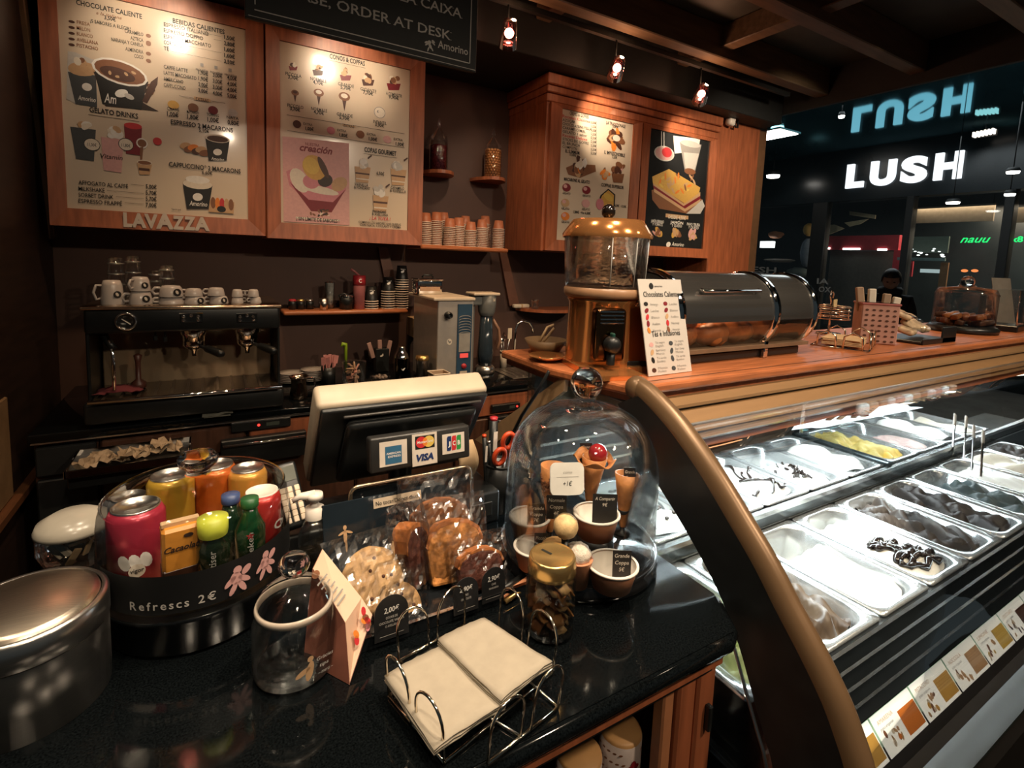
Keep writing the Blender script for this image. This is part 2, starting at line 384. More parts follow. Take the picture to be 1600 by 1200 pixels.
# red booth
rb = thing('red_booth', 'red fronted booth standing inside the shop opposite', 'booth', F(1340, 380, XF + 0.8))
redm = mat('booth_red', (0.42, 0.04, 0.055), 0.4)
for nm, r, m, x in (('fascia', (1284, 369, 1403, 391), redm, XF + 0.7), ('side_post', (1397, 391, 1405, 440), redm, XF + 0.7), ('back_panel', (1298, 392, 1398, 520), mat('booth_grey', (0.10, 0.09, 0.08), 0.6), XF + 0.9)):
    o = frect(MB(), *r, x=x, th=0.1).build(nm, m); o.data.transform(Matrix.Translation(-rb.location)); o.parent = rb
for k, (px, py, w_) in enumerate(((1330, 389, 26), (1290, 388, 12), (1378, 390, 14))):
    o = frect(MB(), px - w_ / 2, py - 1.5, px + w_ / 2, py + 1.5, x=XF + 0.68, th=0.02).build('strip_light', emis('booth_light', (1, 0.95, 0.85), 5.0)); o.data.transform(Matrix.Translation(-rb.location)); o.parent = rb
# pale folded banners hanging above the booth
pm = mat('pale_banner', (0.50, 0.40, 0.25), 0.6)
for k, ps in enumerate((((1285, 353), (1304, 351), (1320, 357), (1285, 371)), ((1320, 348), (1358, 342), (1345, 350), (1328, 354)), ((1328, 330), (1369, 336), (1368, 342), (1328, 336)))):
    w3 = [F(*p_, XF + 0.45 + 0.05 * k) for p_ in ps]; c0 = w3[0]
    mb = MB(frame(c0, (0, -1, 0), (0, 0, 1))); mb.prism([((c0.y - v.y), v.z - c0.z) for v in w3], 0, 0.02)
    tag(fixn(mb.build('hanging_banner', pm)), ('large pale banner wedge hanging over the red booth', 'middle pale banner wedge above the red booth', 'thin topmost pale banner strip above the red booth')[k], 'banner', 'pale banners over the booth')
# beige pelmet bands
fthing('pelmet', 'beige pelmet above the green neon word', 'pelmet', [(1418, 325, 1551, 345)], mat('beige_pelmet', (0.20, 0.15, 0.10), 0.6), XF + 0.4)
fthing('pelmet', 'beige pelmet cut by the right edge', 'pelmet', [(1570, 325, 1640, 346)], mat('beige_pelmet', (0.2, 0.15, 0.1)), XF + 0.4)
# neon word and marks
neon = emis('green_neon', (0.02, 0.75, 0.16), 1.6)
mb = MB(MF(1500, 379, XF + 0.3)); a, b = F(1500, 379, XF + 0.3), F(1547, 379, XF + 0.3)
mb.text('nauu', 0, 0, 0.085, a.y - b.y, shear=0.4, bold=0.012, cap=0.52)
tag(mb.build('neon_sign', neon), 'green neon handwriting in the dark shop opposite', 'neon sign')
mb = MB(MF(1578, 378, XF + 0.3)); mb.text('x8', 0, 0, 0.07, F(1568, 378, XF + .3).y - F(1588, 378, XF + .3).y, bold=0.03, cap=0.6)
tag(mb.build('neon_sign', neon), 'small green neon mark at the right edge', 'neon sign')
# lit spots in the mall: ceiling grilles, lamps
lw = emis('mall_lamp_light', (1.0, 0.95, 0.86), 9.0)
def disc(px, py, x, wpx, hpx, name, label, cat='lamp', m=lw, group='ceiling lamps of the mall'):
    c = F(px, py, x); ry = abs(F(px + wpx / 2, py, x).y - F(px - wpx / 2, py, x).y) / 2; rz = max(0.012, abs(F(px, py + hpx / 2, x).z - F(px, py - hpx / 2, x).z) / 2)
    t = thing(name, label, cat, c, 0, group)
    if c.z < 3.84: MB().tube([(0, 0, rz), (0, 0, 3.85 - c.z)], 0.006, 6).build('suspension_rod', blkm, t)
    MB().lathe([(0, -rz), (ry * 0.9, -rz), (ry, 0)], 14).build('diffuser', m, t); MB().lathe([(ry, 0), (ry * 1.1, 0.01), (ry * 0.8, rz * 2), (0, rz * 2)], 14).build('housing', blkm, t)
for px, py, x, w_, h_, lab in ((1489, 316, 9.3, 22, 5, 'bright oval downlight above the beige pelmet'), (1578, 303, 9.2, 18, 6, 'bright downlight at the right edge below the grille'), (1583, 268, 8.6, 22, 6, 'second bright downlight at the right edge'), (1208, 274, 9.3, 18, 7, 'small square downlight left of the letters'),
                               (1315, 181, 7.0, 9, 6, 'small round spotlight left of the mirrored letters')):
    disc(px, py, x, w_, h_, 'downlight', lab)
# rectangular mall ceiling panel lamp, left
c = F(1206, 221, 8.0); t = thing('panel_light', 'bright rectangular ceiling panel light beside the wood pillar', 'lamp', (8.0, c.y, 3.848))
MB().lo_hi((-0.25, -0.28, -0.02), (0.25, 0.28, 0)).build('diffuser', lw, t)
MB().lo_hi((-0.28, -0.31, -0.012), (0.28, 0.31, 0.012)).build('rim', steel, t)
# slatted grille lamp right of the letters
c = F(1537, 209, 9.6); t = thing('grille_light', 'slatted white ceiling grille right of the letters', 'lamp', c)
for k in range(6): MB().box((0, 0.10 - k * 0.042, 0.003 * k), (0.12, 0.022, 0.07), 0.003).build('slat', emis('grille_white', (1, 0.9, 0.78), 1.8), t)
MB().box((0.05, 0, 0), (0.02, 0.28, 0.08)).build('backing', blkm, t)
MB().tube([(0.05, 0, 0.04), (0.05, 0, 3.85 - c.z)], 0.008, 6).build('suspension_rod', blkm, t)
# small lit things in the shop interior
def sbox(name, label, cat, r, m, x, th=0.08, group=None): return fthing(name, label, cat, [r], m, x, th, group)
sbox('light_box', 'small white light box behind the wood pillar edge', 'light box', (1188, 377, 1207, 387), emis('lightbox', (1, 1, 1), 2.5), XF + 0.5)
mb = MB(MF(1150, 424, XF + 0.02)); mb.text('FRESH', 0, 0, 0.12, F(1150, 436, XF).y - F(1213, 436, XF).y, bold=0.02)
mb.text('DEALS', 0.0, -0.17, 0.10, F(1150, 436, XF).y - F(1210, 436, XF).y, bold=0.01)
tag(mb.build('window_lettering', mat('faded_white_print', (0.32, 0.30, 0.27), 0.6)), 'faded white window lettering above the steel heated case', 'lettering')
mb = MB(MF(1276, 443, XF - 0.04)); mb.text('IA', 0, 0, 0.10, 0.22, bold=0.02); mb.text('OX', 0.05, -0.15, 0.10, 0.22, bold=0.02)
tag(mb.build('window_lettering', MATS['faded_white_print']), 'small grey lettering on the post below the red booth', 'lettering')
# glass canopy with sparkling lights, hanging in the shop (centre right)
ct = thing('glass_canopy', 'glass canopy stand with sparkling lights beside the dark haired person', 'display stand', F(1436, 400, XF + 0.35))
L0 = ct.location
def cbox(nm, r, m, x, th=0.04):
    o = frect(MB(), *r, x=x, th=th).build(nm, m); o.data.transform(Matrix.Translation(-L0)); o.parent = ct; return o
cbox('glass_shelf', (1402, 402, 1476, 408), mat('frosted_shelf', (0.20, 0.28, 0.28), 0.2), XF + 0.3)
cbox('upper_panel', (1415, 370, 1480, 395), mat('greenish_panel', (0.10, 0.13, 0.11), 0.4), XF + 0.5)
cbox('lit_counter', (1438, 420, 1472, 427), emis('soft_white', (0.7, 0.85, 0.85), 0.5), XF + 0.5)
cbox('red_panel', (1410, 408, 1424, 432), redm, XF + 0.5)
cbox('side_frame', (1470, 410, 1477, 450), mat('tan_frame', (0.25, 0.13, 0.06), 0.5), XF + 0.4)
for k in range(26):
    px = random.uniform(1404, 1474); py = random.uniform(386, 401) - (0 if px > 1420 else -4)
    c = F(px, py, XF + 0.25 + random.uniform(0, 0.1)) - L0
    MB().sphere(c, random.uniform(0.008, 0.02), 6, 4, (1, 1.8, 0.8)).build('sparkle_bulb', emis('sparkle', (0.95, 1, 0.95), 1.8), ct)
for k, px in enumerate((1507, 1523)):
    c = F(px, 423, XF + 0.4); tag(MB().sphere((0, 0, 0), 0.035, 10, 6, (1, 1.3, 0.7)).build('signal_lamp', emis('amber', (1, 0.28, 0.08), 1.2)), ('left of two small amber lamps below the green neon', 'right of two small amber lamps below the green neon')[k], 'lamp', 'amber lamps').location = c
# dim goods in the left bay
for k, (r, col, lab) in enumerate((((1196, 404, 1240, 410), (0.35, 0.30, 0.25), 'pale stacked trays in the left shop bay'), ((1232, 418, 1262, 434), (0.12, 0.15, 0.14), 'greyish goods pile in the left shop bay'), ((1254, 375, 1266, 415), (0.16, 0.20, 0.26), 'bluish rounded hanging bag in the left shop bay'),
                                    ((1203, 362, 1222, 372), (0.35, 0.14, 0.06), 'small orange glow shape in the left shop bay'), ((1258, 350, 1268, 368), (0.40, 0.24, 0.05), 'yellow hanging tag in the left shop bay'), ((1232, 436, 1258, 452), (0.10, 0.06, 0.04), 'brown basket in the left shop bay'))):
    a, b = F(r[0], r[1], XF + 0.6), F(r[2], r[3], XF + 0.6)
    mb = MB().sphere(((0, 0, 0)), 1, 12, 8, (0.12, abs(a.y - b.y) / 2 * 1.1, abs(a.z - b.z) / 2 * 1.1), 0.12)
    o = tag(mb.build('shop_goods', mat('goods_%d' % k, col, 0.6)), lab, 'goods'); o.location = (a + b) / 2

# ------------------------------------------------------------------ person beyond the counter
def skin_obj(name, pts, edges, m, parent=None, sub=2):
    me = bpy.data.meshes.new(name); me.from_pydata([p_[:3] for p_ in pts], edges, []); o = bpy.data.objects.new(name, me); COL.objects.link(o)
    md = o.modifiers.new('skin', 'SKIN'); md.use_smooth_shade = True
    for v, p_ in zip(me.skin_vertices[0].data, pts): v.radius = (p_[3], p_[4] if len(p_) > 4 else p_[3])
    me.skin_vertices[0].data[0].use_root = True
    s_ = o.modifiers.new('sub', 'SUBSURF'); s_.levels = sub; s_.render_levels = sub
    me.materials.append(m)
    if parent: o.parent = parent
    return o
hd = ray(1392, 441); pos = EYE + hd * (5.4)
skin = mat('skin', (0.34, 0.17, 0.11), 0.55); jacket = mat('black_jacket', (0.013, 0.013, 0.015), 0.8)
hair = mat('black_hair', (0.010, 0.009, 0.009), 0.5)
pr = thing('person', 'person in dark hooded jacket with black hair looking down behind the counter', 'person', (pos.x, pos.y, 0), math.atan2(-pos.y, -pos.x) + PI / 2)
hz = pos.z - 1.55
# local: faces -y
body = [(0, 0, .95 + hz, .15, .11), (0, 0, 1.12 + hz, .15, .11), (0, .0, 1.30 + hz, .17, .115), (0, .01, 1.42 + hz, .10, .085), (0, -.005, 1.47 + hz, .055, .055), (0, -.02, 1.52 + hz, .06, .07), (0, -.035, 1.58 + hz, .075, .09), (0, -.02, 1.65 + hz, .06, .075),
        (.17, .01, 1.37 + hz, .065), (.22, .0, 1.12 + hz, .052), (.17, -.20, .98 + hz, .042), (.10, -.30, 1.0 + hz, .028), (-.17, .01, 1.37 + hz, .065), (-.22, .0, 1.12 + hz, .052), (-.17, -.20, .98 + hz, .042), (-.10, -.30, 1.0 + hz, .028),
        (.09, 0, .85 + hz, .095), (.10, -.01, .48, .065), (.10, .03, .10, .045), (.10, -.08, .04, .035), (-.09, 0, .85 + hz, .095), (-.10, -.01, .48, .065), (-.10, .03, .10, .045), (-.10, -.08, .04, .035)]
ed = [(0, 1), (1, 2), (2, 3), (3, 4), (4, 5), (5, 6), (6, 7), (2, 8), (8, 9), (9, 10), (10, 11), (2, 12), (12, 13), (13, 14), (14, 15), (0, 16), (16, 17), (17, 18), (18, 19), (0, 20), (20, 21), (21, 22), (22, 23)]
bo = skin_obj('body', body, ed, jacket, pr)
bo.data.materials.clear(); bo.data.materials.append(jacket)
hc = Vector((0, -.045, 1.575 + hz))
fm = MB(Matrix.Translation(hc) @ Matrix.Rotation(0.35, 4, 'X'))
def face(u, v):
    a = 2 * PI * u; t = PI * v; x = math.sin(t) * math.sin(a); y = -math.sin(t) * math.cos(a); z = -math.cos(t)
    w_ = 0.078 * (1 - 0.22 * max(0, -z)); d = 0.098; p_ = Vector((x * w_, y * d, z * 0.115))
    if y < 0:
        p_.y -= 0.020 * math.exp(-((x / .16) ** 2) - ((z + .12) / .16) ** 2)          # nose
        for sx in (-1, 1): p_.y += 0.012 * math.exp(-((x - sx * .38) / .2) ** 2 - ((z - .05) / .12) ** 2)   # eye sockets
        p_.y -= 0.006 * math.exp(-((x / .28) ** 2) - ((z + .42) / .08) ** 2)          # lips
    return p_
fm.grid(face, 36, 28); fixn(fm.build('head', skin, pr))
hm = MB(Matrix.Translation(hc) @ Matrix.Rotation(0.35, 4, 'X'))
def hairf(u, v):
    a = 2 * PI * u; z = 1.0 - v * 1.25; s_ = math.sqrt(max(0, 1 - min(1, z) ** 2)) if z > -0.2 else 0.98
    front = math.cos(a) > 0.45
    zz = max(z, 0.42) if front else z
    s_ = math.sqrt(max(0.0, 1 - min(1, zz) ** 2)); k = 1.10 + 0.03 * math.sin(a * 9)
    return Vector((math.sin(a) * s_ * .080 * k, -math.cos(a) * s_ * .100 * k, zz * .122 + .004))
hm.grid(hairf, 30, 10); fixn(hm.build('hair', hair, pr))
for sx in (-1, 1):
    MB(Matrix.Translation(hc) @ Matrix.Rotation(0.35, 4, 'X')).sphere((sx * .078, .005, -.005), .022, 8, 6, (.35, .7, 1.1)).build('ear', skin, pr)
    MB(Matrix.Translation(hc) @ Matrix.Rotation(0.35, 4, 'X')).sphere((sx * .028, -.086, .006), .010, 8, 6, (1.2, .5, .6)).build('eye', mat('eye_dark', (0.02, 0.015, 0.012), 0.2), pr)
hoo = MB(); hoo.lathe([(0.075, 1.415 + hz), (0.105, 1.43 + hz), (0.115, 1.47 + hz), (0.095, 1.50 + hz), (0.085, 1.49 + hz)], 20, (0, 0.015, 0)); hoo.build('hood', jacket, pr)
for sx in (-1, 1):
    hb = Vector((sx * .10, -.30, 1.0 + hz)); d0 = Vector((-sx * .45, -.9, .05)).normalized(); sd = Vector((0, 0, 1)).cross(d0).normalized()
    MB(frame(hb, d0, sd)).sphere((.045, 0, 0), .045, 10, 7, (1, .9, .35)).build('palm', skin, pr)
    for k, (o_, l_) in enumerate(((-.03, .055), (-.01, .065), (.01, .062), (.03, .05))):
        b0 = hb + d0 * .08 + sd * o_; MB().tube([b0, b0 + d0 * l_ * .6, b0 + d0 * l_ * .85 - Vector((0, 0, l_ * .4))], [.009, .008, .006], 6).build('finger', skin, pr)
    b0 = hb + d0 * .035 + sd * .042 * (-sx); MB().tube([b0, b0 + d0 * .03 + sd * .02 * -sx, b0 + d0 * .055 + sd * .022 * -sx], [.010, .009, .007], 6).build('thumb', skin, pr)
# ================================================================== MENU CABINETS on the back wall
class Sheet:
    """prints text and flat pictures on a vertical sheet (plane y = const), positions read off the sheet"""
    def __init__(s, y): s.y = y; s.mb = MB(MW); s.k = 0
    def at(s, px, py): v = Py(px, py, s.y); return v.x, v.z
    def sz(s, px, py): a = Py(px, py, s.y); b = Py(px + 1, py, s.y); c = Py(px, py - 1, s.y); return b.x - a.x, c.z - a.z
    def lay(s): s.k += 1; return 0.0005 + 0.00003 * s.k
    def t(s, txt, x0, y0, x1, h, col='black', bold=0.0, shear=0.0):
        u, v = s.at(x0, y0); y1 = y0 + (457 - y0) / (2166 - x0) * (x1 - x0); u1 = Py(x1, y1, s.y).x
        s.mb.c(col).text(txt, u, v, s.sz(x0, y0)[1] * h * 1.22, u1 - u, 0.0006 + 0.00003 * (s.k + 1) - s.y, bold + .010, shear); s.k += 1
    def e(s, px, py, a, b, col, rot=0.0, n=16):
        u, v = s.at(px, py); k = s.sz(px, py); s.mb.c(col).ell(u, v, a * k[0], b * k[1], s.lay() - s.y, n, rot=rot)
    def p(s, pts, col): s.mb.c(col).poly([s.at(*q) for q in pts], s.lay() - s.y)
    def r(s, x0, y0, x1, y1, col):                      # axis aligned on the sheet, pixel corners TL, BR
        a, b = s.at(x0, y0), s.at(x1, y1); s.mb.c(col).poly([(a[0], b[1]), (b[0], b[1]), (b[0], a[1]), (a[0], a[1])], s.lay() - s.y)
    def line(s, x0, y0, x1, col='black', w=0.6):
        u, v = s.at(x0, y0); y1 = y0 + (457 - y0) / (2166 - x0) * (x1 - x0); u1 = Py(x1, y1, s.y).x; k = s.sz(x0, y0)[1] * w / 2
        s.mb.c(col).poly([(u, v - k), (u1, v - k), (u1, v + k), (u, v + k)], s.lay() - s.y)
    def cup(s, px, py, wt, wb, h, col, top='choc', rim='cream'):    # paper cup picture, px,py = top centre
        s.p([(px - wt, py), (px + wt, py + wt * .1), (px + wb, py + h), (px - wb, py + h)], col)
        s.e(px, py, wt, wt * .33, rim); s.e(px, py + .5, wt * .87, wt * .25, top)
    def blob(s, px, py, r, cols, n=7):
        for i in range(n):
            a = random.uniform(0, 2 * PI); d = random.uniform(0, r * .6); s.e(px + d * math.cos(a), py + d * math.sin(a), r * random.uniform(.3, .55), r * random.uniform(.2, .45), random.choice(cols), random.uniform(0, 3), 9)

def menu_door(th, x0, x1, z0, z1, px0, px1, pz0, pz1, y, fm=wood):
    """four frame rails with mitred inner edge and the recessed sheet"""
    def rail(nm, q):
        mb = MB(MW); out, inn = q
        vs = [(*out[0], -y), (*out[1], -y), (*inn[1], -y), (*inn[0], -y), (*out[0], -y + .022), (*out[1], -y + .022), (*inn[1], -y + .014), (*inn[0], -y + .014)]
        mb.add(vs, [(4, 5, 6, 7), (0, 1, 5, 4), (3, 7, 6, 2), (0, 4, 7, 3), (1, 2, 6, 5)]); fixn(mb.build(nm, fm, th))
    O = [(x0, z0), (x1, z0), (x1, z1), (x0, z1)]; I = [(px0, pz0), (px1, pz0), (px1, pz1), (px0, pz1)]
    for nm, i in (('bottom_rail', 0), ('side_rail', 1), ('top_rail', 2), ('side_rail', 3)):
        j = (i + 1) % 4; rail(nm, ((O[i], O[j]), (I[i], I[j])))

sheetm = mat('menu_sheet_gloss', (0.68, 0.56, 0.43), 0.22, var=0.03, scale=3, coat=0.5)
sheetd = mat('menu_sheet_dark', (0.020, 0.021, 0.022), 0.2, var=0.2, scale=3, coat=0.5)
def menu_cabinet(label, x0, x1, z0, z1, px0, px1, pz0, pz1, y, back=YW, sm=sheetm, body=True, th=None, side=None):
    t = th or thing('menu_cabinet', label, 'menu board')
    if body: MB().lo_hi((x0, y, z0), (x1, back, z1), 0.003).build('cabinet_body', wood, t)
    menu_door(t, x0 + .004, x1 - .004, z0, z1, px0, px1, pz0, pz1, y)
    MB().lo_hi((px0 - .004, y - .004, pz0 - .004), (px1 + .004, y, pz1 + .004)).build('menu_sheet', sm, t)
    return t

YS = YB - 0.0045
# ---- first board
t1 = menu_cabinet('large drinks menu cabinet at the far left with coffee cup pictures', -0.632, 0.262, 1.725, 2.86, -0.566, 0.176, 1.807, 2.772, YB)
S = Sheet(YS)
S.t('CHOCOLATE CALIENTE', 119, 7, 222, 6.5, bold=.012); S.t('a la italiana', 150, 22, 190, 4, 'brown', shear=.3); S.t('3,50€', 163, 30, 181, 5, bold=.015)
S.t('¡5 SABORES A ELEGIR!', 141, 35, 204, 4.5)
for k, (a, y) in enumerate((('FRESA', 37), ('MELON', 46), ('BLANCO', 55), ('AVELLANA', 64), ('PISTACHO', 73))): S.t(a, 120, y, 120 + 4.2 * len(a), 4.5, 'brown'); S.e(112, y - 3, 5, 2.2, 'choc')
for a, x, y in (('CARAMELO', 195, 51), ('AZTECA', 204, 62), ('NARANJA Y CANELA', 174, 64), ('ALMENDRA', 196, 79), ('COCO', 210, 90)): S.t(a, x, y, 224, 4.6); S.e(232, y + 5, 4, 3, 'brown')
S.p([(106, 80), (118, 82), (150, 95), (152, 160), (120, 163), (104, 155)], 'lgrey')
S.p([(106, 112), (150, 118), (152, 168), (118, 163)], 'slate'); S.e(130, 108, 24, 11, 'tanp', .2); S.blob(128, 98, 16, ['tanp', 'cream', 'brown']); S.e(136, 136, 8, 6, 'white', .4); S.t('Amorino', 122, 156, 150, 6, 'white', shear=.2)
S.p([(146, 112), (232, 128), (222, 160), (248, 174), (165, 166)], 'dkbrown')
S.p([(148, 110), (231, 126), (221, 172), (160, 163)], 'black'); S.e(188, 113, 44, 19, 'white', -.17); S.e(188, 113, 40, 16, 'brown', -.17); S.e(184, 116, 28, 10, 'choc', -.17)
for k in range(7): S.e(172 + k * 6 + random.uniform(-3, 3), 116 + random.uniform(-6, 6), 4, 2, 'choc' if k % 2 else 'tanp', random.uniform(0, 3))
S.e(190, 146, 11, 6, 'white', .5); S.e(202, 151, 8, 4, 'lgrey', -.4); S.t('Am', 163, 160, 182, 12, 'white', shear=.2)
S.blob(236, 140, 14, ['choc', 'dkbrown', 'brown'], 9); S.p([(222, 158), (236, 128), (247, 120), (246, 132), (230, 162)], 'choc')
S.t('GELATO DRINKS', 140, 175, 216, 6.5, bold=.012); S.line(138, 179, 218)
S.p([(110, 198), (150, 203), (147, 252), (119, 248)], 'slate'); S.blob(133, 196, 13, ['white', 'cream', 'lgrey', 'tanp'], 9); S.e(144, 226, 13, 10, 'black'); S.e(144, 226, 12, 9, 'cream'); S.t('11,00€', 137, 228, 151, 4)
S.p([(158, 214), (193, 218), (190, 270), (162, 266)], 'rose'); S.blob(176, 207, 17, ['cream', 'white', 'tanp'], 9); S.t('Vitamin', 157, 247, 192, 6, 'dkbrown', shear=.2)
S.p([(194, 196), (222, 200), (220, 243), (197, 240)], 'maroon'); S.e(208, 197, 14, 5, 'red'); S.e(197, 226, 12, 10, 'black'); S.e(197, 226, 11, 9, 'cream'); S.t('11,80€', 190, 229, 204, 4)
S.e(222, 224, 9, 8, 'white'); S.e(222, 224, 7, 6, 'brown'); S.p([(219, 230), (224, 230), (222, 254), (219, 254)], 'brown'); S.cup(226, 254, 12, 8, 19, 'tanp', 'brown'); S.r(217, 262, 234, 268, 'choc'); S.e(246, 221, 7, 6, 'red')
for k, (a, b) in enumerate((('AFFOGATO AL CAFFÉ', '5,00€'), ('MILKSHAKE', '5,70€'), ('SORBET DRINK', '5,70€'), ('ESPRESSO FRAPPÉ', '7,00€'))):
    y = 288 + 9.6 * k; S.t(a, 123, y, 123 + 4.55 * len(a), 5.2); S.line(126 + 4.6 * len(a), y, 225, w=.4); S.t(b, 228, y + 6.2, 245, 5.2, bold=.01)
S.t('BEBIDAS CALIENTES', 270, 36, 351, 6, bold=.012)
for k, (a, b) in enumerate((('ESPRESSO ITALIANO', '1,50€'), ('ESPRESSO DOPPIO', '2,80€'), ('ESPRESSO MACCHIATO', '1,60€'), ('CORTADO', '1,60€'), ('TÉ', '3,50€'))):
    y = 41 + 9.4 * k; S.t(a, 256, y, 256 + 4.1 * len(a), 5); S.line(260 + 4.1 * len(a), y + 2, 346, w=.35); S.t(b, 350, y + 20, 367, 5, bold=.01)
for k, (a, b) in enumerate((('CAFFE LATTE', ('1,90€', '3,00€', '4,00€')), ('LATTE MACCHIATO', ('1,90€', '3,00€', '4,00€')), ('AMERICANO', ('2,00€', '3,00€', '4,00€')), ('CAPPUCCINO', ('3,00€', '4,00€', '5,00€')))):
    y = 107 + 9.4 * k; S.t(a, 256, y, 256 + 3.4 * len(a), 4.6)
    for j, q in enumerate(b): S.t(q, 310 + 22.5 * j, y + 9 + 4 * j, 325 + 22.5 * j, 5, bold=.008)
for j in range(3): S.r(313 + 22 * j, 99 + 4 * j, 318 + 22 * j, 105 + 4 * j, 'grey'); S.t('PEQUEÑO', 306 + 22.5 * j, 110 + 4 * j, 325 + 22.5 * j, 2.5)
S.line(280, 150, 352, w=.5); S.r(303, 151, 329, 160, 'tanp'); S.t('EXTRAS', 306, 157, 326, 4)
for j, (a, b, c) in enumerate((('GELATO', '1,00€', 'gold'), ('MACARON', '1,80€', 'brown'), ('TOPPING', '1,00€', 'maroon'), ('NATA', '0,80€', 'lgrey'))):
    S.e(271 + 31 * j, 164 + 4.3 * j, 9 - j * .6, 6.5, c); S.t(a, 261 + 31 * j, 172 + 4.4 * j, 280 + 31 * j, 3.5); S.t(b, 261 + 31.5 * j, 181 + 4.4 * j, 279 + 31.5 * j, 5.5, bold=.015)
S.t('ESPRESSO 2 MACARONS', 267, 194, 364, 6, bold=.012); S.t('5,10€', 311, 206, 327, 4.5)
for k in range(6): S.e(290 + 6 * k, 228 + 1.5 * k + (k % 2) * 4, 9, 5, ('tanp', 'brown', 'orange', 'choc')[k % 4], .3)
S.cup(340, 217, 19, 14, 34, 'black', 'choc'); S.e(340, 238, 7, 5, 'white', .3); S.t('Amorino', 330, 250, 350, 4, 'white', shear=.2)
S.t('CAPPUCCINO* 2 MACARONS', 264, 260, 376, 6, bold=.012); S.t('6,60€', 316, 272, 332, 4.5)
S.cup(309, 288, 23, 17, 38, 'black', 'cream'); S.e(309, 281, 19, 6, 'white'); S.e(309, 308, 8, 6, 'white', .3); S.t('Amorino', 296, 321, 324, 6, 'white', shear=.2)
S.p([(328, 312), (366, 316), (365, 334), (326, 331)], 'tanp')
for k in range(5): S.e(333 + 7 * k, 317 + k * .8, 4, 9, ('brown', 'orange', 'red', 'tanp', 'brown')[k])
S.e(346, 327, 7, 5, 'black'); S.t('*Cappuccino grande', 268, 328, 283, 2.2)
S.mb.build('menu_print', PAL, t1)
lb = MB(MW); lx = Py(193, 357, YB - .024).x; 
for ch, a, b, yb in (('L', 193, 208, 353), ('A', 206, 229, 354.5), ('V', 226, 247, 356), ('A', 244, 272, 357.5), ('Z', 270, 288, 359), ('Z', 288, 306, 360.5), ('A', 304, 328, 362)):
    u, v = Py(a, yb, YB - .024).x, Py(193, 353, YB - .024).z; u1 = Py(b, yb, YB - .024).x
    lb.text(ch, u, v, .062 if ch != 'A' or a != 244 else .07, u1 - u, -(YB - .026), bold=.05)
lo = lb.build('brand_lettering', mat('white_letter', (0.55, 0.47, 0.40), 0.5), t1); lo['label'] = 'white block letters on the bottom rail'

# ---- second board
t2 = menu_cabinet('cones and cups menu cabinet with a big pink gelato flower', 0.264, 1.150, 1.715, 2.86, 0.336, 1.056, 1.803, 2.757, YB)
S = Sheet(YS)
S.t('CONOS & COPPAS', 515, 91, 570, 6, bold=.015); S.line(514, 94, 571, w=.5)
for j, (px, py, r, a, b) in enumerate(((458, 103, 7, 'PICCOLA', '3,70€'), (497, 109, 9, 'NORMALE', '4,70€'), (540, 117, 9, 'GRANDE', '5,70€'), (575, 124, 10, 'GIGANTE', '7,70€'), (615, 130, 11, 'A COMPARTIR', '9,90€'))):
    S.p([(px - r, py), (px + r, py + 1), (px + r * .75, py + r), (px - r * .75, py + r)], ('maroon', 'choc')[j % 2]); S.blob(px, py - r * .4, r, ['cream', 'tanp', 'choc', 'brown'], 6)
    S.t(a, px - 12, py + r + 7, px + 13, 4.2); S.t(b, px - 8, py + r + 12.5, px + 8, 4.5, bold=.015)
for j, (px, py, r, a, b) in enumerate(((461, 145, 6, 'PICCOLO', '3,70€'), (498, 145, 8, 'NORMALE', '4,70€'), (538, 151, 9, 'GRANDE', '5,70€'))):
    S.p([(px - r * .45, py + 2), (px + r * .45, py + 2), (px, py + r * 2.6)], 'choc'); S.e(px, py, r, r * .75, 'brown'); S.e(px, py - 1, r * .6, r * .4, 'cream' if j else 'choc')
    S.t(a, px - 12, py + r * 2.6 + 6, px + 13, 4.2); S.t(b, px - 8, py + r * 2.6 + 11.5, px + 8, 4.5, bold=.015)
S.e(593, 176, 9, 9, 'grey'); S.e(593, 176, 8, 8, 'cream'); S.blob(593, 176, 6, ['grey', 'cream'], 5); S.t('INFANTIL', 583, 192, 604, 4); S.t('3,90€', 586, 197, 600, 4.2, bold=.01)
S.line(448, 179.5, 632, w=.6); S.line(449, 204, 632, w=.6); S.r(535, 194, 555, 199.5, 'tanp'); S.t('EXTRAS', 537, 198, 553, 3.2)
for px, py, c, b in ((464, 194, 'choc', '1,00€'), (517, 204, 'pink', '1,80€'), (563, 210, 'brown', '1,00€'), (605, 218, 'rose', '1,00€')):
    S.e(px, py, 6.5, 6, c); S.t('EXTRA', px + 10, py + 1, px + 24, 3); S.t(b, px + 13, py + 9, px + 26, 4.2, bold=.015)
S.p([(441, 213), (545, 224), (546, 352), (443, 346)], 'rose'); 
S.t('NUESTRA', 477, 227, 499, 3.8, 'maroon'); S.t('creación', 468, 235, 519, 9, 'maroon', bold=.02, shear=.3)
S.p([(447, 268), (460, 262), (482, 278), (523, 285), (542, 282), (540, 298), (522, 318), (515, 330), (485, 326), (470, 306), (452, 290)], 'pink')
S.p([(452, 284), (482, 312), (520, 316), (540, 296), (518, 332), (486, 330)], 'maroon'); S.e(468, 282, 13, 20, 'cream', .5); S.e(500, 297, 30, 6, 'cream', -.12); S.e(530, 288, 14, 10, 'tanp', .7)
S.e(486, 284, 13, 11, 'pink'); S.e(508, 282, 12, 10, 'dkbrown', .5); S.e(491, 262, 18, 20, 'gold', .5); S.e(486, 259, 12, 14, 'yellow', .6); S.e(505, 262, 5, 18, 'choc', .45)
for k in range(16): S.e(480 + random.uniform(0, 34), 328 + random.uniform(0, 9), 3, 1.5, random.choice(('dkbrown', 'brown', 'cream')), random.uniform(0, 3))
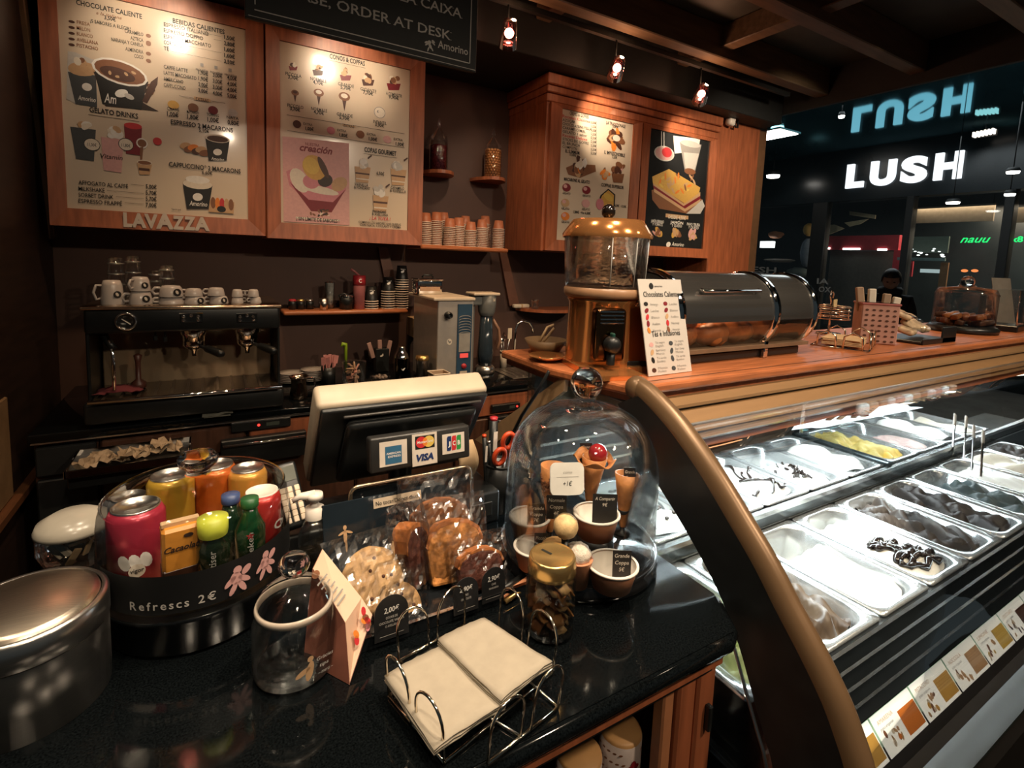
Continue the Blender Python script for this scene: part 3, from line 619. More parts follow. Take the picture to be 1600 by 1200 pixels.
S.r(462, 338.5, 531, 346, 'cream'); S.t('¡ SIN LÍMITE DE SABORES !', 463, 344, 530, 4.5, bold=.008)
S.t('COPAS GOURMET', 569, 237, 619, 6, bold=.015); S.line(568, 240, 620, w=.5)
for px, py in ((566, 252), (622, 256), (594, 297)):
    S.p([(px - 12, py + 8), (px + 13, py + 10), (px + 9, py + 34), (px - 10, py + 33)], 'tanp'); S.r(px - 11, py + 17, px + 11, py + 22, 'choc'); S.r(px - 10, py + 26, px + 10, py + 30, 'cream')
    S.blob(px, py + 2, 12, ['white', 'cream', 'lgrey'], 9); S.p([(px + 8, py - 6), (px + 14, py - 10), (px + 15, py - 8), (px + 9, py - 3)], 'choc')
for a, b, px, py in (('VAINILLA', '& FONDANT', 554, 290), ('CARAMELO', '& VAINILLA', 610, 295), ('PISTACHO', '& AVELLANA', 582, 332)): S.t(a, px, py, px + 21, 3.6); S.t(b, px - 1, py + 4.5, px + 24, 3.6)
S.t('6,50€', 588, 273, 600, 4.2, bold=.01)
S.t('¡ LA TUYA !', 577, 343, 610, 4.5, 'red', shear=.2); S.t('COMBINA LOS SABORES QUE QUIERAS', 560, 348.5, 626, 3); S.t('CON NATA, COULANT Y CREMA', 562, 353, 626, 3)
S.mb.build('menu_print', PAL, t2)

# ---- corner cabinet with two menus
t3 = thing('menu_cabinet', 'corner wall cabinet with a waffle menu and a dark sandwich poster', 'menu board')
X0, X1 = 1.934, 3.628
MB().lo_hi((X0, YC, 1.715), (X1, YW, 2.70), 0.003).build('cabinet_body', wood, t3)
for k, (zz, dd, hh) in enumerate(((2.695, .012, .055), (2.75, .03, .045), (2.795, .05, .07))):
    MB().lo_hi((X0 - dd * .6, YC - dd, zz), (X1 + .004, YW, zz + hh), .006).build('cornice_moulding', wood, t3)
def dr(x0, x1, p0, p1, sm): menu_door(t3, x0, x1, 1.72, 2.692, p0, p1, 1.795, 2.672 - .006 if 0 else 2.668, YC); MB().lo_hi((p0 - .004, YC - .004, 1.79), (p1 + .004, YC, 2.672)).build('menu_sheet', sm, t3)
dr(1.955, 2.775, 2.052, 2.695, sheetm); dr(2.785, 3.615, 2.868, 3.540, sheetd)
MB().lo_hi((2.770, YC - .012, 1.72), (2.790, YC, 2.692)).build('centre_stile', wooddk, t3)
S = Sheet(YC - .0045)
S.t('CREPES & GOFRES', 890, 179, 920, 4.5, bold=.012)
for k, a in enumerate(('Recetas Clásicas', 'AZÚCAR', 'CHOCOLATE/NUTELLA', 'CARAMELO/MIEL', 'GELATO 1 sabor', 'Recetas Deluxe', 'STICKS DE GOFRE', 'EL BRUNCH', 'COMPOTA')):
    S.t(a, 879, 183 + 6 * k, 879 + 2.3 * len(a) + 6, 3.6, 'red' if k in (0, 5) else 'black'); S.t('5,50€', 923, 193 + 6 * k, 932, 3.4)
S.t('LA TRADIZIONALE', 947, 194, 977, 4.2, bold=.01); S.t('5,80€', 957, 199.5, 966, 3.6)
for px, py, rr in ((961, 216, 18),): S.blob(px, py, rr, ['brown', 'tanp', 'orange', 'choc'], 16); S.e(px + 2, py, 6, 5, 'cream')
S.t('EL SUMMUM', 883, 238, 905, 4.2, bold=.01); S.t('10,00€', 890, 243.5, 900, 3.6); S.t('IL IMPRESCINDIBILE', 944, 240, 976, 4.2, bold=.01); S.t('7,20€', 956, 247, 964, 3.6)
S.p([(884, 262), (898, 256), (930, 258), (931, 268), (906, 278), (888, 273)], 'brown'); S.blob(906, 262, 17, ['tanp', 'orange', 'choc', 'brown'], 14); S.blob(908, 255, 12, ['cream', 'white'], 8)
S.blob(945, 272, 10, ['tanp', 'brown', 'orange'], 9); S.blob(965, 264, 12, ['brown', 'tanp', 'choc', 'rose'], 12); S.p([(955, 271), (975, 272), (972, 286), (958, 285)], 'brown')
S.t('MACARONS AL GELATO', 881, 282, 921, 4.2, bold=.01); S.t('COPPAS SUPERIOR', 939, 291, 974, 4.2, bold=.01)
for px, py, c in ((885, 293, 'maroon'), (916, 297, 'maroon'), (883, 317, 'tanp'), (915, 318, 'rose'), (883, 338, 'orange')): S.e(px, py, 6.5, 6.5, c); S.e(px - 2, py - 2, 3, 3, 'rose'); S.t('GELATO', px - 6, py + 10, px + 6, 2.8)
S.p([(932, 322), (938, 305), (950, 295), (961, 304), (960, 322), (950, 332)], 'black'); S.p([(934, 321), (940, 306), (950, 297), (959, 305), (958, 321), (950, 330)], 'gold'); S.e(937, 319, 6, 9, 'pink'); S.e(950, 308, 8, 5, 'yellow', -.4)
S.t('1,80€ · 4 x 6,20€', 896, 333, 922, 3.4, bold=.01); S.t('6,50€ · 10,00€', 960, 323, 978, 3.4)
S.mb.build('menu_print', PAL, t3)
S = Sheet(YC - .0045)
S.e(1038, 240, 16, 12, 'lgrey'); S.e(1038, 240, 14, 10, 'rose'); S.e(1042, 238, 8, 8, 'red'); S.p([(1033, 205), (1034, 205), (1034, 232), (1033, 232)], 'lgrey'); S.p([(1037, 206), (1038, 206), (1038, 232), (1037, 232)], 'lgrey')
S.p([(1052, 212), (1094, 217), (1091, 236), (1054, 240)], 'white'); S.p([(1062, 222), (1096, 226), (1086, 268), (1070, 268)], 'grey'); S.e(1079, 225, 16, 5, 'lgrey'); S.p([(1068, 238), (1092, 240), (1085, 266), (1071, 266)], 'lgrey'); S.e(1078, 268, 9, 5, 'brown')
S.p([(1018, 297), (1048, 290), (1098, 312), (1095, 326), (1075, 334), (1030, 326), (1019, 312)], 'brown')
S.p([(1020, 284), (1068, 318), (1094, 300), (1094, 316), (1070, 331), (1022, 300)], 'tanp'); S.p([(1020, 289), (1068, 322), (1094, 306), (1094, 311), (1070, 326), (1021, 294)], 'maroon')
S.p([(1019, 276), (1045, 264), (1094, 293), (1092, 302), (1070, 318), (1020, 286)], 'gold'); 
for k in range(22): S.e(1030 + random.uniform(0, 55), 274 + random.uniform(0, 26), 4, 2, random.choice(('orange', 'tanp', 'yellow', 'brown')), random.uniform(0, 3))
S.p([(1072, 334), (1097, 312), (1101, 322), (1094, 334)], 'lgrey'); S.r(1040, 333.5, 1075, 343, 'tanp'); S.t('DESDE 4,50€', 1044, 341, 1071, 4.5, 'cream', bold=.01)
for px, py, a, b in ((1027, 347, 'JAMÓN SERRANO', 'Y TOMATE'), (1057, 349, 'JAMÓN', 'Y QUESO'), (1083, 352, 'PAVO TRUFA', 'Y QUESO')):
    S.t(a, px - 10, py, px + 10, 3.6, 'white', bold=.01); S.t(b, px - 8, py + 5, px + 8, 3.6, 'white'); S.blob(px, py + 16, 10, ['tanp', 'gold', 'brown', 'rose'], 10)
S.e(1044, 382, 3.5, 4, 'white', .4); S.t('Amorino', 1049, 384, 1068, 5, 'white', shear=.25)
S.mb.build('menu_print', PAL, t3)

# ================================================================== ceiling-hung order sign
YO = 2.12
a, b = Py(383, 36, YO), Py(744, 106, YO)
t = thing('hanging_sign', 'black hanging sign reading order at desk with thin white border', 'sign', (0, 0, 0))
sx0, sx1, sz0 = a.x, b.x, (a.z + b.z) / 2
MB().lo_hi((sx0, YO, sz0), (sx1, YO + .02, 3.02), .002).build('sign_panel', blkm, t)
S = Sheet(YO - .001)
wl = 'lgrey'
for (x0, z0, x1, z1) in ((sx0 + .03, sz0 + .03, sx1 - .03, sz0 + .034), (sx1 - .034, sz0 + .03, sx1 - .03, 3.0), (sx0 + .03, sz0 + .05, sx0 + .034, 3.0), (sx0 + .01, sz0 + .008, sx1 - .004, sz0 + .010)):
    S.mb.c(wl).poly([(x0, z0), (x1, z0), (x1, z1), (x0, z1)], .001 - YO)
def ser(txt, x0, y0, x1, h):
    """capital lettering with small serif feet"""
    S.t(txt, x0, y0, x1, h, 'lgrey')
    u, v = S.at(x0, y0); hh = S.sz(x0, y0)[1] * h
    y1 = y0 + (457 - y0) / (2166 - x0) * (x1 - x0); u1 = Py(x1, y1, S.y).x
    _, _, w0 = tmesh(txt); sc0 = (u1 - u) / w0
    for i, ch in enumerate(txt):
        if ch in ' ,.': continue
        pre = tmesh(txt[:i] + ch)[2] if i else tmesh(ch)[2]; cw = tmesh(ch)[2]
        l, r_ = (pre - cw) * sc0, pre * sc0
        feet = []
        if ch in 'AXKRHNM': feet += [(l, 0), (r_, 0)]
        if ch in 'ITPF': feet += [((l + r_) / 2 if ch in 'IT' else l, 0)]
        if ch in 'DEBL': feet += [(l, 0)]
        if ch in 'XKHNIUV': feet += [(l if ch != 'I' else (l + r_) / 2, 1), (r_, 1)] if ch != 'I' else [((l + r_) / 2, 1)]
        if ch in 'DEBRPF': feet += [(l, 1)]
        for fx, top in feet:
            q = hh * .13; zz = v + (hh * .97 if top else 0)
            S.mb.c('lgrey').poly([(u + fx - q, zz), (u + fx + q * 1.1, zz), (u + fx + q * 1.1, zz + hh * .05), (u + fx - q, zz + hh * .05)], .0023 - S.y)
ser('PLEASE, ORDER AT DESK', 424, -12.5, 704, 14); ser('DEMANI A LA CAIXA', 500, -36.5, 721, 14)
S.t('Amorino', 684, 74.5, 731, 10, 'lgrey'); 
for px, py, aa, bb, rr in ((671, 66, 2.6, 3, 0), (672, 72, 2.2, 4.5, .5), (667, 69, 1.2, 4, -.9), (677, 68, 1.2, 4, .9), (669, 77, 1.1, 4, -.3), (675, 77, 1.1, 3.5, .6), (666, 66, 3, 1.6, .5), (677, 65, 3, 1.6, -.5)): S.e(px, py, aa, bb, 'lgrey', rr, 10)
S.mb.build('sign_lettering', PAL, t)
for x in (sx0 + .15, sx1 - .15): MB().tube([(x, YO + .01, 3.0), (x, YO + .01, 3.22)], .006, 6).build('hanging_rod', blk, t)

# ================================================================== track spotlights
rail = MB().lo_hi((0.1, 2.50, 2.99), (3.9, 2.53, 3.02)).build('light_track', blk); tag(rail, 'black lighting track under the ceiling beam', 'light track')
glow = emis('spot_glow', (1.0, 0.70, 0.55), 26.0)
redg = thin_glass('reddish_glass', tint=(1.0, 0.30, 0.25), base=0.05)
def spot(x, z, tgt, e, label, yy=2.50, ang=64):
    t = thing('track_spotlight', label, 'spotlight', (x, yy, z), 0, 'track spotlights')
    d = (Vector(tgt) - Vector((x, yy, z))).normalized(); Q = frame((0, 0, 0), d.cross(Vector((1, 0, 0))).normalized(), d.cross(d.cross(Vector((1, 0, 0)))).normalized())
    Q = Q @ Matrix.Scale(1.7, 4)
    MB(Q).lathe([(.030, .03), (.028, .0), (.020, -.05), (.0, -.055)], 14).build('lamp_housing', redg, t)
    MB(Q).lathe([(0, .012), (.024, .012), (.026, .018)], 14).build('lens_rim', chrome, t)
    MB(Q).sphere((0, 0, -.012), .015, 10, 8).build('bulb', glow, t)
    MB().tube([(0, 0, .0), (0, 0.012, .08), (0, .014, 3.0 - z)], .006, 6).build('arm', blk, t)
    p0 = Vector((x, yy, z)) + d * .08
    lamp('SPOT', p0, e, WARMW, tgt, .02, ang, .9, 'track_spot_light')
    lamp('POINT', (x, yy - .06, z + .08), 1.6, (1, .55, .30), None, .02, name='track_spill_light')
def bp(px, py, y): return Py(px, py, y)
for (px, py, tx, e, lab) in ((795, 58, (770, 320, 3.35), 16, 'glowing track spotlight right of the hanging sign'), (963, 110, (937, 195, YC), 26, 'glowing track spotlight above the waffle menu'), (1095, 150, (1068, 232, YC), 24, 'glowing track spotlight above the dark sandwich poster')):
    v = bp(px, py, 2.50); spot(v.x, v.z, bp(*tx), e, lab)
for (x, tx, e, lab) in ((-0.13, (245, 60, YB), 15, 'track spotlight over the drinks menu'), (0.66, (543, 112, YB), 15, 'track spotlight over the cones menu')):
    spot(x, 2.84, bp(*tx), e, lab)
# white sensor on a black hook at the pillar top
v = Py(1143, 185, YC - .05); t = thing('ceiling_sensor', 'small white sensor with black cable loop on the wood pillar', 'sensor', (v.x, YC, v.z))
MB(Matrix.Rotation(.12, 4, 'Y')).box((0, -.045, 0), (.075, .06, .12), .02, 3).build('sensor_body', white, t)
MB().tube([(.05, -.04, -.02), (.06, -.05, -.06), (.085, -.05, -.06), (.095, -.04, .03), (.07, -.03, .13)], .009, 6).build('cable_loop', blk, t)
MB().lo_hi((.035, -.05, .05), (.075, 0.0, .16), .004).build('bracket', blk, t)
# ================================================================== NICHE SHELVES between the cabinets
def half_shelf(cx, y, z, r, label, th=.022, m=wood, xs=1.0):
    pts = [(r * xs * math.cos(a), -r * math.sin(a)) for a in [PI * i / 16 for i in range(17)]]
    o = MB().prism(pts, -th, 0).lo_hi((-r * xs, 0, -th), (r * xs, .02, 0)).build('wall_shelf', m)
    o.location = (cx, y - .02, z); return tag(o, label, 'shelf', 'round wall shelves')
zsh = Py(690, 268, 3.3).z; x1_, x2_ = Py(686, 270, 3.32).x, Py(768, 280, 3.32).x
half_shelf(x1_, YW, zsh, .20, 'round wooden wall shelf holding the dark red candy jar', xs=.6)
half_shelf(x2_, YW, zsh, .20, 'round wooden wall shelf holding the hazelnut jar', xs=.6)
zc = Py(720, 385, 3.14).z
o = MB().lo_hi((1.155, 3.13, zc - .028), (1.80, YW, zc), .008).build('cup_shelf', woodh); tag(o, 'wooden shelf board holding the stacks of paper cups', 'shelf')
def apoth(cx, cy, z, label, fill):
    t = thing('apothecary_jar', label, 'jar', (cx, cy, z))
    MB().lathe([(0, .0), (.058, .0), (.062, .01), (.062, .20), (.050, .215)], 24).build('jar_wall', glass, t)
    MB().lathe([(.056, .215), (.058, .222), (.03, .26), (.010, .285), (.008, .29), (.014, .30), (.012, .32), (.004, .345), (0, .35)], 20).build('lid', glass, t)
    return t
ja = apoth(x1_ - .01, 3.31, zsh, 'tall glass jar of dark red candy on the left wall shelf', 'red')
MB().lathe([(0, .004), (.056, .004), (.056, .165), (.03, .175), (0, .175)], 20).build('candy_fill', mat('dark_red_candy', (0.10, 0.012, 0.016), 0.25, var=.6, scale=90, bump=.6), ja)
jb = apoth(x2_, 3.31, zsh, 'tall glass jar of round hazelnuts on the right wall shelf', 'nut')
nutm = mat('hazelnut', (0.42, 0.16, 0.05), 0.35, var=.3, scale=30)
nut0 = None; cnt = 0
for lay in range(11):
    for rr, n in ((.048, 14), (.028, 7)):
        for k in range(n):
            if rr < .04 and lay < 10: continue
            a = 2 * PI * (k + .5 * (lay % 2)) / n
            if rr > .04 and math.sin(a) > .45: continue
            if nut0 is None: nut0 = MB().sphere((0, 0, 0), .0105, 8, 6).build('hazelnut', nutm); o = nut0
            else: o = nut0.copy(); COL.objects.link(o)
            tag(o, 'round brown hazelnut inside the right wall shelf jar', 'hazelnut', 'hazelnuts in the jar')
            o.location = (x2_ + rr * math.cos(a), 3.31 + rr * math.sin(a), zsh + .014 + lay * .0175)
# paper cups nested upside down in stacks
cupo = mat('orange_paper_cup', (0.40, 0.13, 0.06), 0.5, var=.1, scale=15); cupr = mat('cream_paper_rim', (0.62, 0.50, 0.40), 0.5)
def paper_cup(rt, rb, h, body, rim, name='paper_cup', seg=20):
    o = bpy.data.objects.new(name, None); COL.objects.link(o)
    MB().lathe([(rt * .97, .0), (rt * .97, .004), (rb, h), (rb - .002, h), (0, h - .003)], seg).build('cup_wall', body, o)
    MB().lathe([(rt * .96, 0), (rt + .003, .0), (rt + .003, .005), (rt * .96, .006)], seg).build('rim', rim, o)
    return o
pc0 = None
ORD = 'topmost second third fourth fifth sixth seventh eighth ninth tenth eleventh twelfth thirteenth fourteenth fifteenth'.split()
stacks = [(664, 377, 13, 0), (681, 379, 14, 1), (702, 380, 11, 0), (716, 382, 12, 1), (735, 382, 10, 0), (752, 384, 12, 1), (778, 385, 12, 0), (692, 374, 15, 2), (726, 376, 14, 2), (757, 378, 15, 2)]
ords = ['leftmost stack', 'second front stack from the left', 'third front stack from the left', 'fourth front stack from the left', 'fifth front stack from the left', 'sixth front stack from the left', 'rightmost front stack', 'left rear stack', 'middle rear stack', 'right rear stack']
for si, (px, py, n, row) in enumerate(stacks):
    yy = (3.19, 3.21, 3.32)[row]; x = Py(px, py, yy).x
    for k in range(n):
        if pc0 is None: pc0 = paper_cup(.040, .029, .062, cupo, cupr); o = pc0
        else: o = copy_tree(pc0)
        tag(o, '%s orange cup from the top, %s on the cup shelf' % (ORD[n - 1 - k], ords[si]), 'paper cup', 'paper cups, ' + ords[si])
        o.location = (x + random.uniform(-.001, .001), yy, zc + .0005 + k * .0118)
# ================================================================== LOWER WALL SHELF
zl = Py(540, 485, 3.2).z; xl0, xl1 = Py(443, 490, 3.2).x, Py(638, 484, 3.2).x
o = MB().lo_hi((xl0, 3.2, zl - .026), (xl1, YW, zl), .01, 2).build('lower_shelf', woodh); tag(o, 'long low wooden wall shelf holding black cups beside the espresso machine', 'shelf')
blackcup = mat('black_paper_cup', (0.012, 0.012, 0.012), 0.4); 
bc0 = None
def cupstack(px, n, top, label, grp, yy=3.28, rt=.043, rb=.030, h=.095, dz=.0155, topcup=True):
    global bc0
    x = Py(px, 475, yy).x
    for k in range(n):
        if bc0 is None: bc0 = paper_cup(.043, .030, .095, blackcup, cupr, 'black_paper_cup')
        o = copy_tree(bc0) if k or bc0.get('label') else bc0
        tag(o, label.replace('black paper cup', ORD[n - 1 - k] + ' black cup from the top'), 'paper cup', grp); o.location = (x, yy, zl + .0005 + k * dz)
    mb = MB(frame((x - .02, yy - .036, zl + n * dz - .012 + .03), (1, 0, 0), (0, .12, 1))); mb.c('white').ell(.012, .022, .010, .007, .002, rot=.4).ell(.020, .026, .005, .009, .0022, rot=-.3).text('Amorino', 0, .036, .006, .034, .002, shear=.2)
    ob = mb.build('cup_print', PAL); ob.parent = o; ob.matrix_parent_inverse = Matrix.Translation(-Vector(o.location))
cupstack(580, 4, 0, 'black paper cup in the short front stack on the low wall shelf', 'black cups short stack')
cupstack(606, 8, 0, 'black paper cup in the middle tall stack on the low wall shelf', 'black cups middle stack')
cupstack(627, 13, 0, 'black paper cup in the tallest right stack on the low wall shelf', 'black cups tallest stack')
def shelf_cyl(px, yy, prof, m, name, label, cat, parts=(), z=None):
    x = Py(px, 478, yy).x; t = thing(name, label, cat, (x, yy, (zl if z is None else z) + .0005))
    MB().lathe(prof, 20).build('body', m, t)
    for nm, pr_, mm in parts: MB().lathe(pr_, 20).build(nm, mm, t)
    return t
pinkc = mat('pink_plastic', (0.42, 0.14, 0.14), 0.4); redc = mat('red_plastic', (0.45, 0.03, 0.04), 0.35)
t = shelf_cyl(561, 3.27, [(0, 0), (.030, 0), (.034, .12), (.034, .165)], pinkc, 'tumbler', 'tall pink tumbler with red collar and straw on the low shelf', 'tumbler', [('collar', [(.0345, .12), (.036, .12), (.036, .168), (.03, .170), (0, .17)], redc)])
t.scale = (1.1, 1.1, 1.25)
MB().tube([(.01, 0, .16), (-.03, -.01, .19), (-.05, -.01, .20)], .006, 6).build('straw', pinkc, t)
mb = MB(frame((-.012, -.0372, .135), (1, 0, 0), (0, 0, 1))); mb.c('white').text('C', 0, 0, .018, bold=.03); mb.build('mark', PAL, t)
shelf_cyl(506, 3.24, [(0, 0), (.022, 0), (.026, .07), (.024, .07), (.0, .064)], steel, 'steel_cup', 'small fluted steel cup at the front of the low shelf', 'cup')
t = shelf_cyl(515, 3.33, [(0, 0), (.026, 0), (.030, .08), (.028, .08)], glass, 'glass_tower', 'tall tower of clear glasses on the low shelf', 'glass', [('upper_glass', [(.026, .082), (.031, .165), (.028, .165)], glass), ('glass_filling', [(0, .004), (.022, .004), (.026, .16), (0, .16)], mat('clear_ice', (0.35, 0.33, 0.30), 0.15, var=.3, scale=60))])
t = shelf_cyl(541, 3.27, [(0, 0), (.040, 0), (.044, .06), (.040, .075), (0, .075)], blk, 'black_canister', 'black canister with chrome clips and ribbon on the low shelf', 'canister', [('lid_ring', [(.042, .075), (.044, .085), (.03, .09), (0, .09)], chrome)])
MB().tube([(-.04, -.02, .05), (-.05, -.03, .09), (-.02, -.03, .10), (.01, -.03, .085), (.04, -.02, .09)], .005, 6).build('ribbon', blk, t)
for k, px in enumerate((457, 470, 484)):
    tt = thing('spice_pot', ('leftmost of three dark pots with coloured lids on the low shelf', 'middle of three dark pots with coloured lids on the low shelf', 'right of three dark pots with coloured lids on the low shelf')[k], 'pot', (Py(px, 478, 3.3).x, 3.3, zl + .0005), 0, 'dark pots')
    MB().lathe([(0, 0), (.022, 0), (.024, .045), (.02, .05), (0, .05)], 14).build('body', blk, tt)
    MB().lathe([(.021, .05), (.023, .056), (.016, .062), (0, .062)], 14).build('lid', (redc, goldlid, steel)[k], tt)
# small right shelf with cup and napkins
zr = Py(845, 484, 3.22).z; xr = Py(862, 484, 3.3).x
half_shelf(xr, YW, zr, .26, 'round wooden wall shelf behind the copper dispenser', xs=1.0)
t = thing('glass_tumbler', 'clear glass tumbler on the shelf behind the copper dispenser', 'glass', (Py(836, 475, 3.28).x, 3.28, zr + .0005)); MB().lathe([(0, .003), (.026, .003), (.032, .07), (.029, .07), (.024, .008)], 20).build('body', glass, t)
MB().lathe([(.0318, .066), (.033, .068), (.033, .072), (.031, .072)], 20).build('rim', chrome, t)
t = thing('napkin_pack', 'pale wrapped roll lying on the round shelf beside the tumbler', 'roll', (Py(814, 474, 3.36).x, 3.36, zr + .001)); MB().lo_hi((-.07, -.02, 0), (.07, .02, .03), .008, 2).build('wrapper', cream, t)
MB().lo_hi((-.012, -.021, -.0005), (.012, .021, .031), .008, 2).build('band', kraft, t)
# ================================================================== BACK BAR
ZB = 0.90; YBF = 2.59
bb = thing('worktop', 'long black granite worktop of the back bar under the menus', 'worktop', (0, 0, 0))
MB().lo_hi((-.63, YBF, ZB - .035), (3.4, YW - .01, ZB), .006, 2).build('granite_slab', granite, bb)
MB().lo_hi((-.62, YBF - .002, ZB - .040), (3.4, YBF + .004, ZB - .034)).build('edge_strip', steel, bb)
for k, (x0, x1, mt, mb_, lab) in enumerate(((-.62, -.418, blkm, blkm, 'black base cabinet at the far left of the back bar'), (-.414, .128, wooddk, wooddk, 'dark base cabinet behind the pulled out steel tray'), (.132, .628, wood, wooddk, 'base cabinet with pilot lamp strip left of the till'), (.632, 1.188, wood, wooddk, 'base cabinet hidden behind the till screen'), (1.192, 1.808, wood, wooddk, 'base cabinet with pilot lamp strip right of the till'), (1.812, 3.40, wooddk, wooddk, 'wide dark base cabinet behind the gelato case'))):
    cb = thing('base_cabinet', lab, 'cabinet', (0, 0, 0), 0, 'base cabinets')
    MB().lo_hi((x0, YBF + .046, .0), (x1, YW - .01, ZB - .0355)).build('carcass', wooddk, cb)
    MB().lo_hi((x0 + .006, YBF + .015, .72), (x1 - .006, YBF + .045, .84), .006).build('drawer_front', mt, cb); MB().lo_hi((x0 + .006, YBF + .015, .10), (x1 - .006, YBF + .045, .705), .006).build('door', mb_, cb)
    MB().lo_hi((x0, YBF + .07, 0), (x1, YBF + .075, .09)).build('toe_kick', blkm, cb)
for k, (p0, p1, x0_) in enumerate((((598, 386), (612, 470), 0), ((786, 392), (800, 478), 0))):
    u, v = Py(p0[0], p0[1], YW - .03), Py(p1[0], p1[1], YW - .03)
    o = MB().add([(u.x - .03, YW, u.z), (u.x + .03, YW, u.z), (v.x + .07, YW, v.z), (v.x - .02, YW, v.z), (u.x - .03, YW - .03, u.z), (u.x + .03, YW - .03, u.z), (v.x + .07, YW - .03, v.z), (v.x - .02, YW - .03, v.z)], [(4, 5, 6, 7), (0, 4, 7, 3), (1, 2, 6, 5), (3, 7, 6, 2), (0, 1, 5, 4)]).build('trim_bracket', mat('bracket_brown', (.15, .06, .035), .5)); o['kind'] = 'structure'; o['label'] = ('slanted wall batten above the low shelf', 'slanted wall batten right of the cup shelf')[k]
# appliance strips with red pilot lamps
for (p0, p1, py, lab) in ((361, 454, 668, 'black appliance strip with red pilot lamp left of the till'), (768, 812, 637, 'black appliance strip with red pilot lamp right of the till')):
    a, b = Py(p0, py + 8, YBF), Py(p1, py - 8, YBF); t = thing('control_strip', lab, 'control panel', ((a.x + b.x) / 2, YBF + .012, a.z))
    hw = (b.x - a.x) / 2; MB().lo_hi((-hw, -.022, 0), (hw, .02, .045), .004).build('panel', blk, t)
    MB().sphere((hw * (-.1 if p0 < 500 else .75), -.024, .024), .006, 8, 6).build('pilot_lamp', emis('red_pilot', (1, .03, .02), 3.0), t)
    MB().lo_hi((0.02, -.0235, .015), (hw * .6, -.022, .032), 0).build('display', mat('dark_display', (.05, .06, .05), .3), t)
# handles / drawers under the strip
for (p0, p1, py, lab) in ((345, 480, 700, 'long chrome drawer handle left of the till'), (770, 800, 660, 'short chrome drawer handle right of the till')):
    a, b = Py(p0, py, YBF - .05), Py(p1, py - .10 * (p1 - p0), YBF - .05); t = thing('drawer', lab.replace('handle', 'front'), 'drawer', (a.x, YBF - .03, a.z))
    L = b.x - a.x; MB().lo_hi((0, 0, -.10), (L, .04, .02), .004).build('drawer_front', blk, t)
    MB().tube([(.01, 0, .005), (.01, -.025, .005), (L - .01, -.025, .005), (L - .01, 0, .005)], .006, 8).build('handle', chrome, t)
# steel tray of crumpled napkins in front of the bar
a, b = Py(108, 712, 2.44), Py(298, 690, 2.44)
t = thing('steel_tray', 'steel tray pulled out below the espresso machine', 'tray', (a.x, 2.34, .795)); L = b.x - a.x
MB().lo_hi((0, 0, 0), (L, .245, .006), .002).build('tray_floor', steel, t)
for y0 in (0, .237): MB().lo_hi((0, y0, 0), (L, y0 + .008, .03), .002).build('tray_side', chrome, t)
for x0 in (0, L - .008): MB().lo_hi((x0, 0, 0), (x0 + .008, .245, .03), .002).build('tray_end', chrome, t)
MB().lo_hi((0, .05, -.06), (L, .245, -.004), .004).build('drawer_box', blk, t)
random.seed(5)
for k in range(9):
    u = .05 + (L - .12) * k / 8; mb = MB(); mb.grid(lambda i, j: ((i - .5) * .07 + random.uniform(-.008, .008), (j - .5) * .08 + random.uniform(-.008, .008), random.uniform(0, .035) + (.02 if k in (4, 7) else 0)), 5, 5, False)
    o = mb.build('crumpled_napkin', mat('tan_tissue', (0.42, 0.31, 0.20), .8)); o.location = (a.x + u, 2.46 + random.uniform(-.04, .04), .803); tag(o, '%s crumpled napkin from the left in the pulled out steel tray' % ('first', 'second', 'third', 'fourth', 'fifth', 'sixth', 'seventh', 'eighth', 'ninth')[k], 'napkin', 'napkins in the steel tray')
    so = o.modifiers.new('s', 'SOLIDIFY'); so.thickness = .001
# ================================================================== ESPRESSO MACHINE
YE = 2.616; EX0, EX1 = -.446, .276
em = thing('espresso_machine', 'black two group espresso machine with chrome drip tray and cups on top', 'coffee machine', (0, 0, 0))
MB().lo_hi((EX0, YE, 1.285), (EX1, 3.12, 1.388), .012, 2).build('control_housing', blk, em)
MB().lo_hi((EX0 - .01, YE - .014, 1.384), (EX1 + .008, 3.12, 1.398), .006, 2).build('cup_rail', mat('warm_chrome', (.75, .58, .42), .18, 1.0), em)
MB().lo_hi((EX0 + .02, 2.86, 1.0), (EX1 - .02, 3.10, 1.29), .004).build('mirror_back', mat('reflected_tan_steel', (.60, .44, .28), .14, .65, var=.25, scale=3), em)  # tan that the mirror reflects is put into its colour
MB().lo_hi((EX0 - .01, YE - .03, .915), (EX1 + .01, 3.12, 1.005), .012, 2).build('base', blk, em)
for x in (EX0 + .02, EX1 - .02):
    for y in (2.66, 3.06): MB().cyl((x, y, ZB + .0005), .022, .016, 12).build('foot', blk, em)
MB().lo_hi((EX0 + .02, YE - .05, 1.005), (EX1 - .01, 2.87, 1.018), .004).build('drip_tray', mat('tray_steel', (.22, .16, .11), .22, .9), em)
MB().tube([(EX0 + .01, YE - .055, 1.016), (EX1 + .0, YE - .055, 1.016)], .009, 10).build('drip_tray_edge', chrome, em)
for k in range(11):
    x = EX0 + .05 + k * .058; MB().lo_hi((x, YE - .035, 1.018), (x + .010, 2.85, 1.022)).build('grate_bar', mat('grate_steel', (.16, .12, .09), .35, .8), em)
for sx, m in ((EX0, blk), (EX1 - .012, blk)): MB().lo_hi((sx, YE + .02, 1.0), (sx + .012, 3.12, 1.29), .004).build('side_panel', m, em)
gx = Py(197, 502, YE).x; gz = Py(197, 502, YE).z
g = MB(frame((gx, YE - .001, gz), (1, 0, 0), (0, 0, 1))).lathe([(.0, .002), (.030, .002), (.030, .008), (.036, .008), (.036, 0)], 28).build('pressure_gauge', mat('gauge_face', (.02, .02, .02), .2), em)
